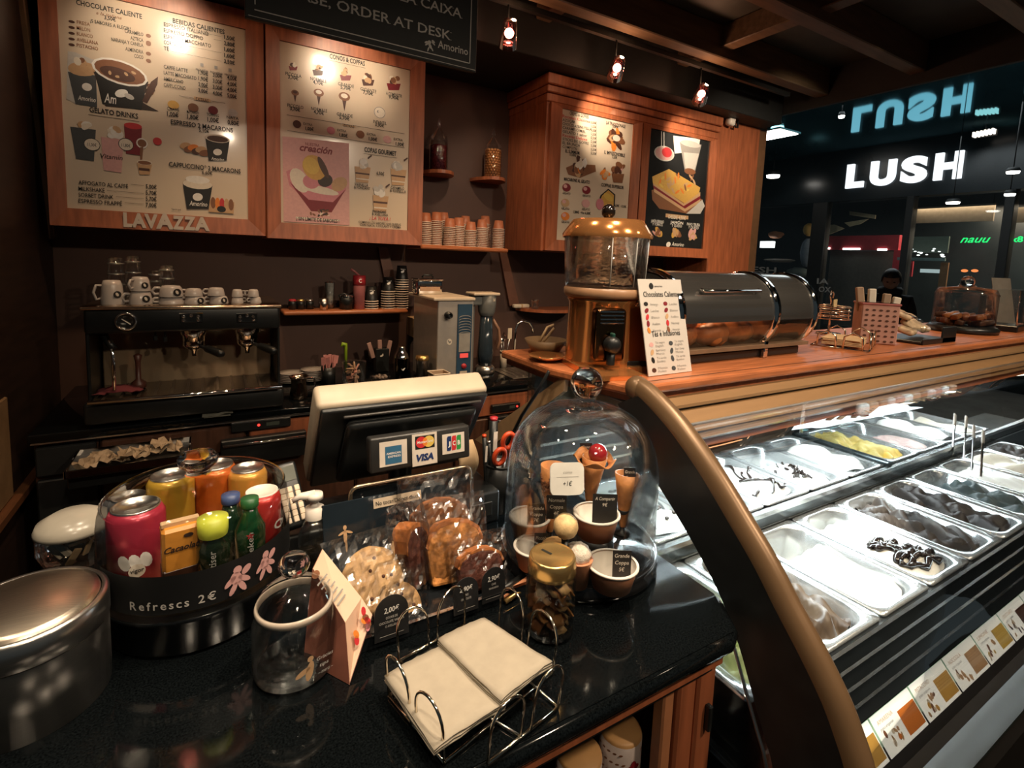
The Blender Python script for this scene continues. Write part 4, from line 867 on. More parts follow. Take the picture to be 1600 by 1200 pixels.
MB(frame((gx, YE - .001, gz), (1, 0, 0), (0, 0, 1))).lathe([(.0305, .007), (.0305, .011), (.037, .011), (.038, 0)], 28).build('gauge_ring', chrome, g)
MB(frame((gx, YE - .006, gz), (1, 0, 0), (0, 0, 1))).prism([(-.015, .010), (.014, -.014), (.017, -.011), (-.013, .012)], 0, .002).build('needle', white, g)
for px in (299, 386):
    c = Py(px, 497, YE); o = MB().lo_hi((c.x - .042, YE - .005, c.z - .022), (c.x + .042, YE + .002, c.z + .022), .004).build('button_panel', mat('button_plate', (.03, .035, .04), .15, .5), em)
    MB().lo_hi((c.x - .044, YE - .006, c.z + .020), (c.x + .044, YE + .001, c.z + .024)).build('panel_trim', chrome, o)
    for dx, dz in ((-.028, .008), (-.028, -.008), (.0, .012), (.026, .008), (.026, -.008)):
        MB(frame((c.x + dx, YE - .006, c.z + dz), (1, 0, 0), (0, 0, 1))).lathe([(0, .003), (.006, .003), (.0075, 0)], 12).build('button', chrome, o)
for px, hx in ((303, .17), (386, .16)):
    c = Py(px, 535, YE + .06); c.z = 1.29
    MB().lathe([(.052, 0), (.052, -.025), (.045, -.03), (.045, -.055), (.0, -.056)], 24, c).build('group_head', chrome, em)
    pf = MB().lathe([(.043, -.05), (.043, -.075), (.035, -.085), (.012, -.10), (.010, -.125), (0, -.125)], 20, c).build('portafilter', chrome, em)
    d = Vector((.62, -.75, -.18)).normalized(); s0 = Vector(c) + Vector((0, 0, -.07)) + d * .04
    MB().tube([s0, s0 + d * .03, s0 + d * .04, s0 + d * .12, s0 + d * .135], [.008, .009, .016, .018, .012], 12).build('handle', blk, pf)
c = Py(178, 530, YE + .03)
MB().tube([(c.x - .03, YE + .05, 1.29), (c.x - .01, YE + .02, 1.24), (c.x, YE + .0, 1.18), (c.x - .002, YE + .0, 1.05)], .007, 8).build('steam_wand', chrome, em)
MB().tube([(c.x - .035, YE + .05, 1.27), (c.x + .0, YE + .015, 1.22)], .014, 10).build('wand_grip', blk, em)
c = Py(252, 545, YE + .05)
for dx in (0, .035): MB().tube([(c.x - .02 + dx, YE + .06, 1.285), (c.x - .02 + dx, YE + .06, 1.262 - dx * .2)], .004, 6).build('spout', blk, em); MB().box((c.x - .02 + dx, YE + .06, 1.25 - dx * .2 + .002), (.016, .016, .024), .004).build('spout_tip', blk, em)
# red cloth and handled scoop on tray
mb = MB(); random.seed(3); mb.grid(lambda i, j: ((i - .5) * .16 + random.uniform(-.01, .01), (j - .5) * .10, .012 + .03 * (1 - abs(i - .5) * 2) * (1 - abs(j - .5) * 1.6) + random.uniform(0, .012)), 9, 7)
o = mb.build('cleaning_cloth', mat('red_cloth', (.13, .02, .025), .9)); o.location = (Py(185, 600, YE + .04).x, YE + .05, 1.018); tag(o, 'crumpled dark red cleaning cloth on the espresso drip tray', 'cloth'); o.modifiers.new('s', 'SOLIDIFY').thickness = .003
t = thing('tamper', 'dark tamper with round head standing on the drip tray', 'tamper', (Py(217, 605, YE + .1).x, YE + .10, 1.0225)); MB().lathe([(0, 0), (.028, 0), (.028, .03), (.010, .045), (.010, .12), (.016, .15), (0, .16)], 16).build('body', mat('dark_red_wood', (.09, .03, .02), .4), t); MB().lathe([(.0285, 0), (.0285, .008), (.027, .008)], 16).build('base_ring', chrome, t)
# crockery on top of the machine
ZT = 1.3985
def mug(px, py, yy, r, h, label, z=ZT, hang=PI, name='cup', m=porc, logo=True, inv=True):
    x = Py(px, py, yy).x; t = thing(name, label, 'cup', (x, yy, z), 0, 'cups on the espresso machine')
    prof = [(r, 0), (r * .97, h * .3), (r * .86, h * .8), (r * .70, h), (r * .55, h), (r * .53, h - .004), (0, h - .006)] if inv else [(0, .0), (r * .6, 0), (r * .9, h * .4), (r, h), (r * .93, h), (r * .8, h * .4), (0, .006)]
    MB().lathe(prof, 22).build('cup_wall', m, t)
    hx, hy = math.cos(hang), math.sin(hang)
    MB().tube([(hx * r * .85, hy * r * .85, h * .78), (hx * r * 1.25, hy * r * 1.25, h * .80), (hx * r * 1.5, hy * r * 1.5, h * .5), (hx * r * 1.3, hy * r * 1.3, h * .2), (hx * r * .92, hy * r * .92, h * .25)], r * .13, 8).build('handle', m, t)
    if logo:
        a = -PI / 2 + .55; mbx = MB(frame((math.cos(a) * r * 1.0, math.sin(a) * r * 1.0, h * .42), (-math.sin(a), math.cos(a), 0), (0, 0, 1))); mbx.c('black').ell(0, 0, r * .36, r * .36, .0); mbx.c('cream').ell(-.001, .001, r * .12, r * .2, .0006, rot=.5); mbx.build('logo', PAL, t)
    return t
mug(176, 473, 2.72, .042, .10, 'tall white cup with curled handle at the left end of the machine top', hang=PI + .3)
mug(220, 473, 2.72, .044, .055, 'lower white cup of the two cup pile on the machine top', hang=PI + .3); mug(220, 473, 2.72, .038, .060, 'upper white cup of the two cup pile on the machine top', z=ZT + .056, hang=PI + .9)
mug(268, 472, 2.72, .048, .030, 'lower wide white cup in the middle pile of the machine top', hang=PI, logo=False); mug(268, 472, 2.72, .047, .048, 'upper wide white cup in the middle pile of the machine top', z=ZT + .031, hang=PI)
mug(305, 472, 2.72, .042, .032, 'lower white cup right of the middle pile', hang=PI, logo=True); mug(303, 472, 2.72, .036, .034, 'upper white cup right of the middle pile', z=ZT + .033, hang=PI - .2, logo=False)
mug(342, 472, 2.72, .040, .034, 'lower white cup third from the right end', hang=PI); mug(338, 472, 2.72, .036, .036, 'upper white cup third from the right end', z=ZT + .035, hang=PI, logo=False)
mug(371, 472, 2.72, .026, .028, 'lower small espresso cup near the right end', hang=0.2, logo=False); mug(371, 472, 2.72, .024, .034, 'upper small espresso cup near the right end', z=ZT + .029, hang=0.1, logo=False)
mug(399, 472, 2.72, .027, .028, 'lower small espresso cup at the right end', hang=PI + .4, logo=False); mug(396, 472, 2.72, .025, .034, 'upper small espresso cup at the right end', z=ZT + .029, hang=PI, logo=False)
for k, (px, yy, h, lab) in enumerate(((183, 2.92, .19, 'tall stack of clear glasses at the back left of the machine top'), (210, 2.96, .20, 'second tall stack of clear glasses at the back of the machine top'), (262, 2.92, .16, 'single tall glass behind the middle cups'), (245, 2.98, .13, 'lower glass behind the middle cups'))):
    t = thing('drinking_glass', lab, 'glass', (Py(px, 470, yy).x, yy, ZT), 0, 'glasses on the espresso machine')
    MB().lathe([(.034, 0), (.030, h * .6), (.028, h), (.0, h)], 18).build('glass_wall', glass, t)
    MB().lathe([(.0345, 0), (.036, .002), (.036, .006), (.034, .008)], 18).build('rim', glass, t)
    for q in (.35, .6, .85): MB().lathe([(.031, h * q), (.0335, h * q + .003), (.031, h * q + .006)], 18).build('ridge', mat('glass_glint', (.5, .5, .48), .1, .8), t)
# ================================================================== things standing on the back bar
def bar_thing(name, label, cat, px, py, dy=0.0, rz=0.0):
    v = Pz(px, py, ZB); return thing(name, label, cat, (v.x, v.y + dy, ZB + .0005), rz)
t = bar_thing('folded_cloth', 'pale folded cloth lying below the espresso machine', 'cloth', 340, 640); t.location.y = YBF + .0; t.location.z = ZB + .001
random.seed(4); MB().grid(lambda i, j: ((i - .5) * .12, (j - .5) * .05, .004 + random.uniform(0, .012)), 8, 5).build('cloth_sheet', mat('grey_cloth', (.12, .12, .10), .9), t); MB().lo_hi((-.055, -.022, 0), (.05, .022, .005), .002).build('cloth_fold', MATS['grey_cloth'], t)
# saucers
sau = MB().lathe([(0, 0), (.035, 0), (.068, .012), (.070, .015), (.040, .005), (0, .004)], 24)
s0 = None
for px, py, n, lab in ((449, 588, 6, 'left pile'), (482, 585, 7, 'right pile')):
    v = Pz(px, py, ZB)
    for k in range(n):
        if s0 is None: s0 = sau.build('saucer', porc); o = s0
        else: o = s0.copy(); COL.objects.link(o)
        o.location = (v.x, min(v.y, 2.98) + .12, ZB + .001 + k * .0095); tag(o, '%s white saucer from the top in the %s beside the espresso machine' % (ORD[n - 1 - k], lab), 'saucer', 'saucers, ' + lab)
t = bar_thing('milk_pitcher', 'steel milk pitcher with copper sheen right of the espresso machine', 'pitcher', 467, 622)
MB().lathe([(0, .0), (.040, 0), (.044, .02), (.036, .07), (.038, .10), (.048, .115), (.046, .115), (.034, .098), (.033, .07), (0, .01)], 28).build('pitcher_body', mat('warm_steel', (.62, .47, .36), .14, 1.0), t)
MB().tube([(.038, -.0, .10), (.075, 0, .10), (.08, 0, .05), (.042, 0, .03)], .006, 8).build('handle', chrome, t)
MB().prism([(-.012, -.044), (.012, -.044), (0, -.064)], .100, .114).build('spout', MATS['warm_steel'], t)
# spoon jar
t = bar_thing('spoon_jar', 'black jar of pink ice cream spoons on the back bar', 'jar', 513, 600)
MB().lathe([(0, 0), (.038, 0), (.040, .10), (.037, .10), (.034, .01), (0, .01)], 20).build('jar_wall', blk, t)
tj = t.location.copy(); random.seed(8)
for k in range(11):
    a = random.uniform(0, 6.28); d = random.uniform(.01, .03); mb = MB(Matrix.Translation((d * math.cos(a), d * math.sin(a), .02)) @ Matrix.Rotation(random.uniform(-.22, .22), 4, 'X') @ Matrix.Rotation(random.uniform(-.25, .25), 4, 'Y'))
    mb.lo_hi((-.003, -.0015, 0), (.003, .0015, .10)); mb.prism([(-.009, .0), (.009, 0), (.0, .002)], .10, .101); mb.M = mb.M @ Matrix.Rotation(PI / 2, 4, 'X'); mb.prism([(-.010, .10), (.010, .10), (.009, .145), (-.009, .145)], -.001, .001)
    o = mb.build('ice_cream_spoon', mat('pink_spoon', (.50, .20, .18), .4)); o.location = tj; tag(o, 'pink plastic spoon standing in the black jar on the back bar', 'spoon', 'spoons in the black jar')
# glass bowl with biscuits and bean dish
t = bar_thing('glass_jar', 'wide glass jar of wrapped biscuits on the back bar', 'jar', 553, 602)
MB().lathe([(0, 0), (.058, 0), (.062, .02), (.064, .13), (.060, .13)], 24).build('jar_wall', glass, t); tj = t.location.copy(); random.seed(21)
MB().lathe([(.058, .130), (.066, .131), (.066, .138), (.058, .138)], 24).build('jar_rim', glass, t)
for k in range(16):
    o = MB(Euler((random.uniform(0, 3), random.uniform(0, 3), random.uniform(0, 3))).to_matrix().to_4x4()).box((0, 0, 0), (.042, .020, .010), .004, 2).build('wrapped_biscuit', mat('biscuit_wrap_%d' % (k % 3), ((.55, .33, .20), (.48, .22, .16), (.30, .18, .12))[k % 3], .35)); a = k * 2.4; r_ = .012 + .022 * ((k * 7) % 5) / 5
    o.location = (tj.x + r_ * math.cos(a), tj.y + r_ * math.sin(a), ZB + .022 + .0065 * k); tag(o, 'small wrapped biscuit heaped in the wide glass jar', 'biscuit', 'biscuits in the wide glass jar')
t = bar_thing('lime_squeezer', 'bright lime green curved tool sticking up behind the biscuit jar', 'tool', 543, 588); t.location.z = ZB
MB().tube([(0, 0.05, .0), (.0, .05, .16), (-.004, .045, .19), (-.02, .04, .195), (-.03, .04, .18)], [.008, .010, .014, .012, .006], 8).build('tool_body', mat('lime_plastic', (.25, .38, .02), .4), t); MB().cyl((0, .05, 0), .016, .012, 10).build('tool_foot', blk, t)
t = bar_thing('bean_dish', 'clear dish of dark wrapped sweets on the back bar', 'dish', 594, 600)
MB().lathe([(0, 0), (.045, 0), (.060, .045), (.056, .045), (.040, .006), (0, .006)], 22).build('dish_wall', glass, t); tj = t.location.copy(); random.seed(22); MB().lathe([(.044, -.0), (.046, .003), (.040, .003)], 22).build('dish_foot', glass, t)
for k in range(34):
    o = MB().sphere((0, 0, 0), .011, 7, 5, (1.2, .8, .7)).build('wrapped_sweet', mat('sweet_%d' % (k % 3), ((.05, .035, .03), (.16, .11, .08), (.30, .24, .20))[k % 3], .3)); a = k * 2.4; r_ = .042 * math.sqrt((k % 17) / 17); o.location = (tj.x + r_ * math.cos(a), tj.y + r_ * math.sin(a), ZB + .016 + .018 * (k // 17) + .01); o.rotation_euler = (0, 0, a); tag(o, 'small dark wrapped sweet in the clear dish', 'sweet', 'sweets in the clear dish')
# black pods with logo
t = bar_thing('black_carton', 'black carton of pink napkins with a white logo on the back bar', 'carton', 602, 585, .1)
MB().lo_hi((-.04, -.03, 0), (.045, .03, .15), .003).build('carton_body', blk, t)
mb = MB(frame((-.005, -.031, .10), (1, 0, 0), (0, 0, 1))); mb.c('cream').ell(.0, .005, .010, .006, .0, rot=.4).ell(.008, .012, .004, .008, .0005); mb.build('logo', PAL, t)
for k in range(3): MB(Matrix.Rotation(-.3 + .25 * k, 4, 'Y')).lo_hi((-.035 + .02 * k, -.012, .10), (-.008 + .02 * k, .0, .205), .003).build('napkin_edge', mat('dusty_pink_paper', (.38, .22, .18), .7), t)
# shaker
t = bar_thing('cocktail_shaker', 'tall black and chrome shaker with a white bird mark', 'shaker', 627, 598)
MB().lathe([(0, 0), (.036, 0), (.040, .13), (.041, .15)], 24).build('shaker_body', mat('black_chrome', (.10, .085, .075), .12, 1.0), t); MB().lathe([(.041, .15), (.036, .17), (.020, .195), (.020, .21), (.016, .218), (0, .22)], 24).build('shaker_top', chrome, t)
mb = MB(frame((-.004, -.042, .09), (1, 0, 0), (0, 0, 1))); mb.c('white').poly([(-.014, .006), (-.006, -.002), (0, .002), (.014, .008), (.004, -.008), (-.004, -.008)]); mb.build('bird_mark', PAL, t)
t = bar_thing('steel_canister', 'narrow steel canister with ringed lid between shaker and hot chocolate machine', 'canister', 659, 602)
MB().lathe([(0, 0), (.034, 0), (.034, .135), (.037, .14), (.037, .15)], 24).build('canister_body', steel, t); MB().lathe([(.037, .15), (.039, .155), (.036, .175), (.0, .178)], 24).build('lid', goldlid, t)
# perforated basket
t = bar_thing('plastic_basket', 'small tan perforated plastic basket behind the till', 'basket', 677, 604, -.02); t.location.y = 2.645
def pbox(w0, w1, h, th=.003):
    mb = MB()
    for sx, sy in ((1, 0), (-1, 0), (0, 1), (0, -1)):
        n = Vector((sx, sy, 0)); uu = Vector((-sy, sx, 0))
        for r_ in range(5):
            z0, z1 = h * r_ / 5, h * (r_ + .62) / 5 if 0 < r_ < 4 else h * (r_ + 1) / 5
            f = lambda z: w0 + (w1 - w0) * z / h
            a = n * f(z0) - uu * f(z0); b = n * f(z0) + uu * f(z0); c_ = n * f(z1) + uu * f(z1); d = n * f(z1) - uu * f(z1)
            k = 1 - th / w1
            mb.add([(*a[:2], z0), (*b[:2], z0), (*c_[:2], z1), (*d[:2], z1), (a.x * k, a.y * k, z0), (b.x * k, b.y * k, z0), (c_.x * k, c_.y * k, z1), (d.x * k, d.y * k, z1)], [(0, 1, 2, 3), (5, 4, 7, 6), (3, 2, 6, 7), (0, 4, 5, 1)])
            if 0 < r_ < 4:
                for q in range(8):
                    t0 = -1 + 2 * q / 7.5; a0, a1 = t0, t0 + .12
                    z2 = h * (r_ + 1) / 5; mb.add([tuple(n * f(z1) + uu * f(z1) * a0 + Vector((0, 0, z1))), tuple(n * f(z1) + uu * f(z1) * a1 + Vector((0, 0, z1))), tuple(n * f(z2) + uu * f(z2) * a1 + Vector((0, 0, z2))), tuple(n * f(z2) + uu * f(z2) * a0 + Vector((0, 0, z2)))], [(0, 1, 2, 3)])
    return mb
bkm = mat('tan_plastic', (.40, .27, .17), .5); pbox(.038, .048, .10).build('basket_wall', bkm, t); MB().lo_hi((-.036, -.036, 0), (.036, .036, .003)).build('basket_floor', bkm, t)
for s in ((1, 0), (-1, 0), (0, 1), (0, -1)): MB().box((s[0] * .049, s[1] * .049, .10), (.006 if s[0] else .104, .006 if s[1] else .104, .008), .002).build('rim', cream, t)
# hot water / chocolate machine
v = Pz(708, 590, ZB); bx0 = Py(682, 580, 2.70).x; bx1 = Py(737, 585, 2.70).x; zt = Py(700, 470, 2.70).z
t = thing('water_boiler', 'steel water boiler with blue control strip and small spout', 'boiler', (0, 0, 0))
MB().lo_hi((bx0, 2.70, ZB + .012), (bx1, 3.10, zt), .004).build('boiler_body', mat('soft_steel', (.55, .50, .45), .38, .6, var=.06, scale=20), t)
for y in (2.74, 3.06):
    for x in (bx0 + .03, bx1 - .03): MB().cyl((x, y, ZB + .0005), .014, .012, 10).build('foot', blk, t)
MB().lo_hi((bx0 - .03, 2.69, zt), (bx1 + .006, 3.12, zt + .018), .004).build('top_plate', cream, t)
px0 = Py(713, 560, 2.70).x; bp_ = MB().lo_hi((px0, 2.694, ZB + .02), (bx1 - .012, 2.70, zt - .02)).build('control_strip', mat('blue_panel', (.03, .07, .12), .3), t)
pw = bx1 - .012 - px0
MB().lo_hi((px0 + .01, 2.691, ZB + .20), (px0 + pw - .01, 2.694, ZB + .31)).build('grey_label', mat('label_grey', (.32, .30, .27), .4), bp_)
for k in range(7): MB(frame((px0 + pw / 2, 2.692, zt - .10 - .016 * k), (1, 0, 0), (0, 0, 1))).tube([(pw * .42 * math.cos(a), .012 * math.sin(a), 0) for a in [PI * i / 8 for i in range(9)]], .0015, 5).build('printed_arc', MATS['label_grey'], bp_)
MB().lo_hi((px0 + .02, 2.690, ZB + .165), (px0 + pw - .02, 2.694, ZB + .19)).build('red_display', emis('red_led', (1, .10, .07), .8), bp_)
MB(frame((px0 + pw / 2, 2.694, ZB + .115), (1, 0, 0), (0, 0, 1))).lathe([(0, .012), (.014, .012), (.016, 0)], 14).build('red_knob', redc, bp_)
MB().lo_hi((px0 + .02, 2.690, ZB + .06), (px0 + pw - .025, 2.694, ZB + .085)).build('switch', cream, bp_)
c = Py(699, 492, 2.70); MB(frame((c.x, 2.70, c.z), (1, 0, 0), (0, 0, 1))).lathe([(.020, 0), (.020, .03), (.016, .03), (.016, .045), (.010, .045), (.010, .03), (0, .03)], 18).build('spout', blk, t)
c = Py(702, 534, 2.70); mb = MB(frame((c.x, 2.6985, c.z), (1, 0, 0), (0, 0, 1))); mb.c('cream').ell(0, 0, .016, .018); mb.c('grey').ell(-.003, .002, .004, .010, .0004, rot=.6).ell(.005, -.002, .004, .008, .0004, rot=-.5); mb.build('logo', PAL, t)
c = Py(723, 584, 2.68)
for k in range(3): MB().tube([(bx0 + .06, 2.66, ZB + .012 + .012 * k), (bx1 - .02, 2.66, ZB + .012 + .012 * k)], .003, 6).build('drip_bar', chrome, t)
# napkin dispenser (chrome) on the boiler
c = Py(668, 455, 2.98); t = thing('napkin_dispenser', 'chrome napkin dispenser on top of the steel boiler', 'dispenser', (bx0 + .045, 2.98, zt + .0185))
MB().lo_hi((-.085, -.05, 0), (.075, .05, .085), .006, 2).build('dispenser_body', chrome, t); MB().lo_hi((-.07, -.054, .02), (.06, -.049, .045), .002).build('napkins', mat('kraft_pale', (.45, .28, .17), .7), t); MB().lo_hi((-.09, -.055, .085), (.08, .05, .095), .003).build('lid', chrome, t); MB().lo_hi((-.07, -.054, .05), (.06, -.05, .065), .001).build('slot', blk, t)
MB().tube([(-.04, .0, .10), (-.03, -.01, .115), (.02, -.01, .115), (.03, 0, .10)], .006, 8).build('lid_handle', blk, t)
# brown box behind
t = thing('cardboard_box', 'brown carton hanging beside the steel boiler under the shelf', 'box', (Py(663, 525, 3.2).x, 3.2, Py(663, 530, 3.2).z)); MB().lo_hi((-.045, 0, -.002), (.045, .225, .13), .003).build('carton', kraft, t); MB().lo_hi((-.045, -.001, .06), (.045, .0, .068)).build('tape', cream, t)
# blender / grinder
v = Pz(757, 582, ZB); t = thing('blender', 'grey headed blender with tall dark jug on a round steel base', 'blender', (v.x, v.y, ZB + .0005)); r_ = .064
MB().lathe([(0, 0), (r_, 0), (r_ + .004, .01), (r_, .028), (r_ * .8, .04), (0, .04)], 28).build('base', steel, t)
MB().lathe([(0, .04), (r_ * .70, .04), (r_ * .82, .10), (r_ * .62, .30), (0, .30)], 24).build('jug', mat('smoked_jug', (.03, .045, .06), .08, .2, coat=.6), t)
gm = mat('grey_housing', (.16, .165, .16), .35)
MB().lathe([(0, .29), (r_ * .7, .29), (r_ * .85, .31), (r_ * .95, .345), (r_ * .95, .395), (0, .395)], 28).build('head', gm, t)
MB().lo_hi((-r_ * 1.9, -.03, .345), (0, r_ * .6, .395), .006).build('motor_arm', gm, t); MB().lo_hi((-r_ * 1.95, -r_, .395), (r_, r_, .408), .004).build('top_cover', cream, t)
MB().lo_hi((-r_ * 1.9, .0, .0), (-r_ * 1.3, r_ * .6, .35), .006).build('column', gm, t)
t.scale = (1, 1, 1.3)
MB().tube([(r_ * .7, -.01, .27), (r_ * 1.4, -.01, .22), (r_ * 1.6, -.01, .16), (r_ * 1.3, -.01, .12)], .010, 8).build('handle', mat('warm_handle', (.30, .16, .10), .4), t)
mb = MB(frame((.012, -r_ * .96, .368), (1, .2, 0), (0, 0, 1))); mb.c('cream').text('3E', 0, 0, .012, .02, bold=.03); mb.build('badge', PAL, t)
# utensil pot, utensils
v = Pz(786, 574, ZB); t = thing('utensil_pot', 'tall narrow steel pot of utensils beside the tap', 'pot', (v.x, v.y, ZB + .0005)); MB().lathe([(0, 0), (.024, 0), (.026, .12), (.024, .12), (.022, .005), (0, .004)], 20).build('pot_wall', cream, t)
MB().lathe([(.0255, .10), (.028, .104), (.028, .11), (.0255, .114)], 20).build('pot_band', steel, t)
for k, (nm, lab, dx, dz, m) in enumerate((('ladle', 'chrome ladle leaning out of the utensil pot', -.035, .22, chrome), ('spatula', 'cream spatula leaning out of the utensil pot', .055, .26, cream), ('whisk', 'chrome whisk leaning out of the utensil pot', -.01, .24, chrome))):
    tt = thing(nm, lab, nm, (v.x, v.y, ZB + .012), 0, 'utensils'); e = Vector((dx, -.01, dz)); MB().tube([(0, 0, 0), e * .5, e * .75], .004, 6).build('handle', steel, tt)
    Mh = frame(e * .72, (1, 0, 0), (dx, 0, dz))
    if nm == 'spatula': MB(Mh).lo_hi((-.016, 0, -.003), (.016, .075, .003), .002).build('blade', m, tt)
    elif nm == 'ladle': MB(Mh).sphere((0, .02, 0), .022, 12, 8, (1, 1, .7)).build('bowl', m, tt)
    else:
        for q in range(5): a = PI * q / 5; MB(Mh).tube([(0, 0, 0), (.018 * math.cos(a), .025, .018 * math.sin(a)), (0, .065, 0), (-.018 * math.cos(a), .025, -.018 * math.sin(a)), (0, 0, 0)], .0012, 5).build('wire_loop', m, tt)
# tap
v = Pz(803, 572, ZB); t = thing('tap', 'chrome gooseneck tap at the back bar sink', 'tap', (v.x, v.y, ZB + .0005))
MB().lathe([(0, 0), (.022, 0), (.022, .01), (.012, .02), (.012, .05), (0, .05)], 16).build('tap_base', chrome, t)
zz = Py(818, 501, v.y).z - ZB; xw = Py(833, 520, v.y).x - v.x
MB().tube([(0, 0, .04), (0, 0, zz - .06), (xw * .12, 0, zz - .02), (xw * .4, 0, zz), (xw * .75, 0, zz - .015), (xw * .95, 0, zz - .05), (xw, 0, zz - .09)], .009, 10).build('spout', chrome, t); MB().tube([(0, -.01, .05), (.05, -.02, .065)], .006, 8).build('lever', chrome, t)
# steel sink rim
v = Pz(800, 585, ZB); t = thing('sink', 'steel sink drainer set into the black back bar', 'sink', (v.x + .1, v.y - .02, ZB + .0005)); MB().lo_hi((-.16, -.10, 0), (.34, .20, .004), .0015).build('drainer', mat('dull_steel', (.30, .27, .24), .35, .9), t)
for k in range(6): MB().lo_hi((-.12 + .045 * k, -.07, .004), (-.105 + .045 * k, .16, .007), .001).build('groove', steel, t)
v = Pz(840, 568, ZB); t = thing('powder_can', 'white can with dusty pink cap beside the tap', 'can', (v.x, v.y, ZB + .006)); MB().lathe([(0, 0), (.042, 0), (.040, .02), (.036, .025), (.033, .105), (0, .105)], 22).build('can_body', porc, t); MB().lathe([(.036, .105), (.038, .12), (.03, .14), (0, .145)], 22).build('cap', pinkc, t); MB().lathe([(.0365, .045), (.0368, .046), (.0362, .060)], 22).build('label_band', cream, t)
# ================================================================== GELATO DISPLAY CASE
CX0, CX1 = 0.745, 4.05
gc = thing('gelato_case', 'curved glass gelato display case with gold end frame and wooden top', 'display case', (0, 0, 0))
def xprism(poly, x0, x1):                       # poly of (y, z)
    n = len(poly); mb = MB()
    vs = [(x0, p[0], p[1]) for p in poly] + [(x1, p[0], p[1]) for p in poly]
    mb.add(vs, [tuple(range(n - 1, -1, -1)), tuple(range(n, 2 * n))] + [(i, (i + 1) % n, n + (i + 1) % n, n + i) for i in range(n)]); return mb
arc = [(.765, 1.400), (.735, 1.393), (.690, 1.372), (.639, 1.342), (.572, 1.291), (.506, 1.230), (.458, 1.184), (.418, 1.138), (.378, 1.095), (.341, 1.050), (.318, 1.012), (.300, .975), (.288, .93), (.280, .88), (.276, .80), (.276, .60)]
def cr(p, n=5):                                  # catmull-rom through the arc
    out = []
    for i in range(len(p) - 1):
        a, b, c, d = p[max(i - 1, 0)], p[i], p[i + 1], p[min(i + 2, len(p) - 1)]
        for k in range(n):
            t = k / n; out.append(tuple(.5 * (2 * b[j] + (c[j] - a[j]) * t + (2 * a[j] - 5 * b[j] + 4 * c[j] - d[j]) * t * t + (3 * b[j] - a[j] - 3 * c[j] + d[j]) * t ** 3) for j in range(2)))
    return out + [p[-1]]
AR = cr(arc)
# gold end tube (flattened round bar)
mb = MB(); pts = [(0, y, z) for y, z in AR]; mb.tube(pts, .026, 14); mb.v = [((v[0] * .8) + .762, v[1], v[2]) for v in mb.v]
mb.build('end_frame', goldm, gc)
MB().sphere((.762, .765, 1.400), .026, 14, 10).build('end_frame_cap', goldm, gc)
# black end plate behind the tube, and its inner line
inner = [(.80, 1.36), (.745, 1.30), (.687, 1.243), (.63, 1.20), (.585, 1.163), (.538, 1.12), (.500, 1.075), (.473, 1.032), (.443, .97), (.418, .92), (.402, .887), (.388, .82), (.378, .60)]
outp = [(y + .004, z) for y, z in arc[1:]]
poly = outp + inner[::-1]
def strip_plate(o_, i_, x0, x1):
    n = 40; O = cr(o_); I = cr(i_)
    def smp(L, t): k = t * (len(L) - 1); a = int(min(k, len(L) - 2)); f = k - a; return tuple(L[a][j] * (1 - f) + L[a + 1][j] * f for j in range(2))
    mb = MB(); vs = []; fs = []
    for i in range(n + 1):
        a, b = smp(O, i / n), smp(I, i / n); vs += [(x0, *a), (x0, *b), (x1, *b), (x1, *a)]
    for i in range(n):
        k = 4 * i
        for j in range(4): fs.append((k + j, k + (j + 1) % 4, k + 4 + (j + 1) % 4, k + 4 + j))
    return mb.add(vs, fs)
fixn(strip_plate(outp, inner, .742, .775).build('end_plate', blk, gc))
mid = [((a[0] + b[0]) / 2 + .02, (a[1] + b[1]) / 2) for a, b in zip(outp[1::1][:13], inner)]
mb = MB(); mb.tube([(.741, y + .012, z) for y, z in cr(inner)[30:]], .003, 6); mb.build('end_plate_seam', steel, gc)
# end glass
xprism([(.80, 1.36)] + inner[2:11] + [(.409, .80), (1.18, .80), (1.18, 1.36)], .750, .756).build('end_glass', glasst, gc)
# curved front glass
gl = [(.756, 1.302), (.700, 1.301), (.640, 1.296), (.590, 1.283)] + [(y - .004, z) for y, z in arc if .90 < z < 1.25]; G = cr(gl, 4)
mb = MB(); vs = []; fs = []
for y, z in G: vs += [(.775, y, z), (CX1, y, z), (CX1, y + .006, z - .004), (.775, y + .006, z - .004)]
for i in range(len(G) - 1):
    k = 4 * i; fs += [(k, k + 1, k + 5, k + 4), (k + 3, k + 7, k + 6, k + 2)]
mb.add(vs, fs, True); mb.build('front_glass', thin_glass('case_glass', tint=(.985, .995, .995), base=.0, blend=.12, rough=.01, haze=0), gc)
# wooden top with stepped moulding
ZTOP = 1.400
top = [(.762, .775), (CX1, .775), (CX1, 1.24), (.70, 1.24), (.70, 1.0)]
wt = MB().prism(top, ZTOP - .022, ZTOP).build('wooden_top', woodh, gc)
bv = wt.modifiers.new('b', 'BEVEL'); bv.width = .006; bv.segments = 2
MB().prism([(x + (.02 if x < 1 else 0), y + .018 if y < .8 else y) for x, y in top], ZTOP - .040, ZTOP - .022).build('top_moulding', wood, gc)
# plank seam of the top
MB().lo_hi((.80, .80, ZTOP - .0005), (CX1, .803, ZTOP + .0008)).build('top_groove', wooddk, gc)
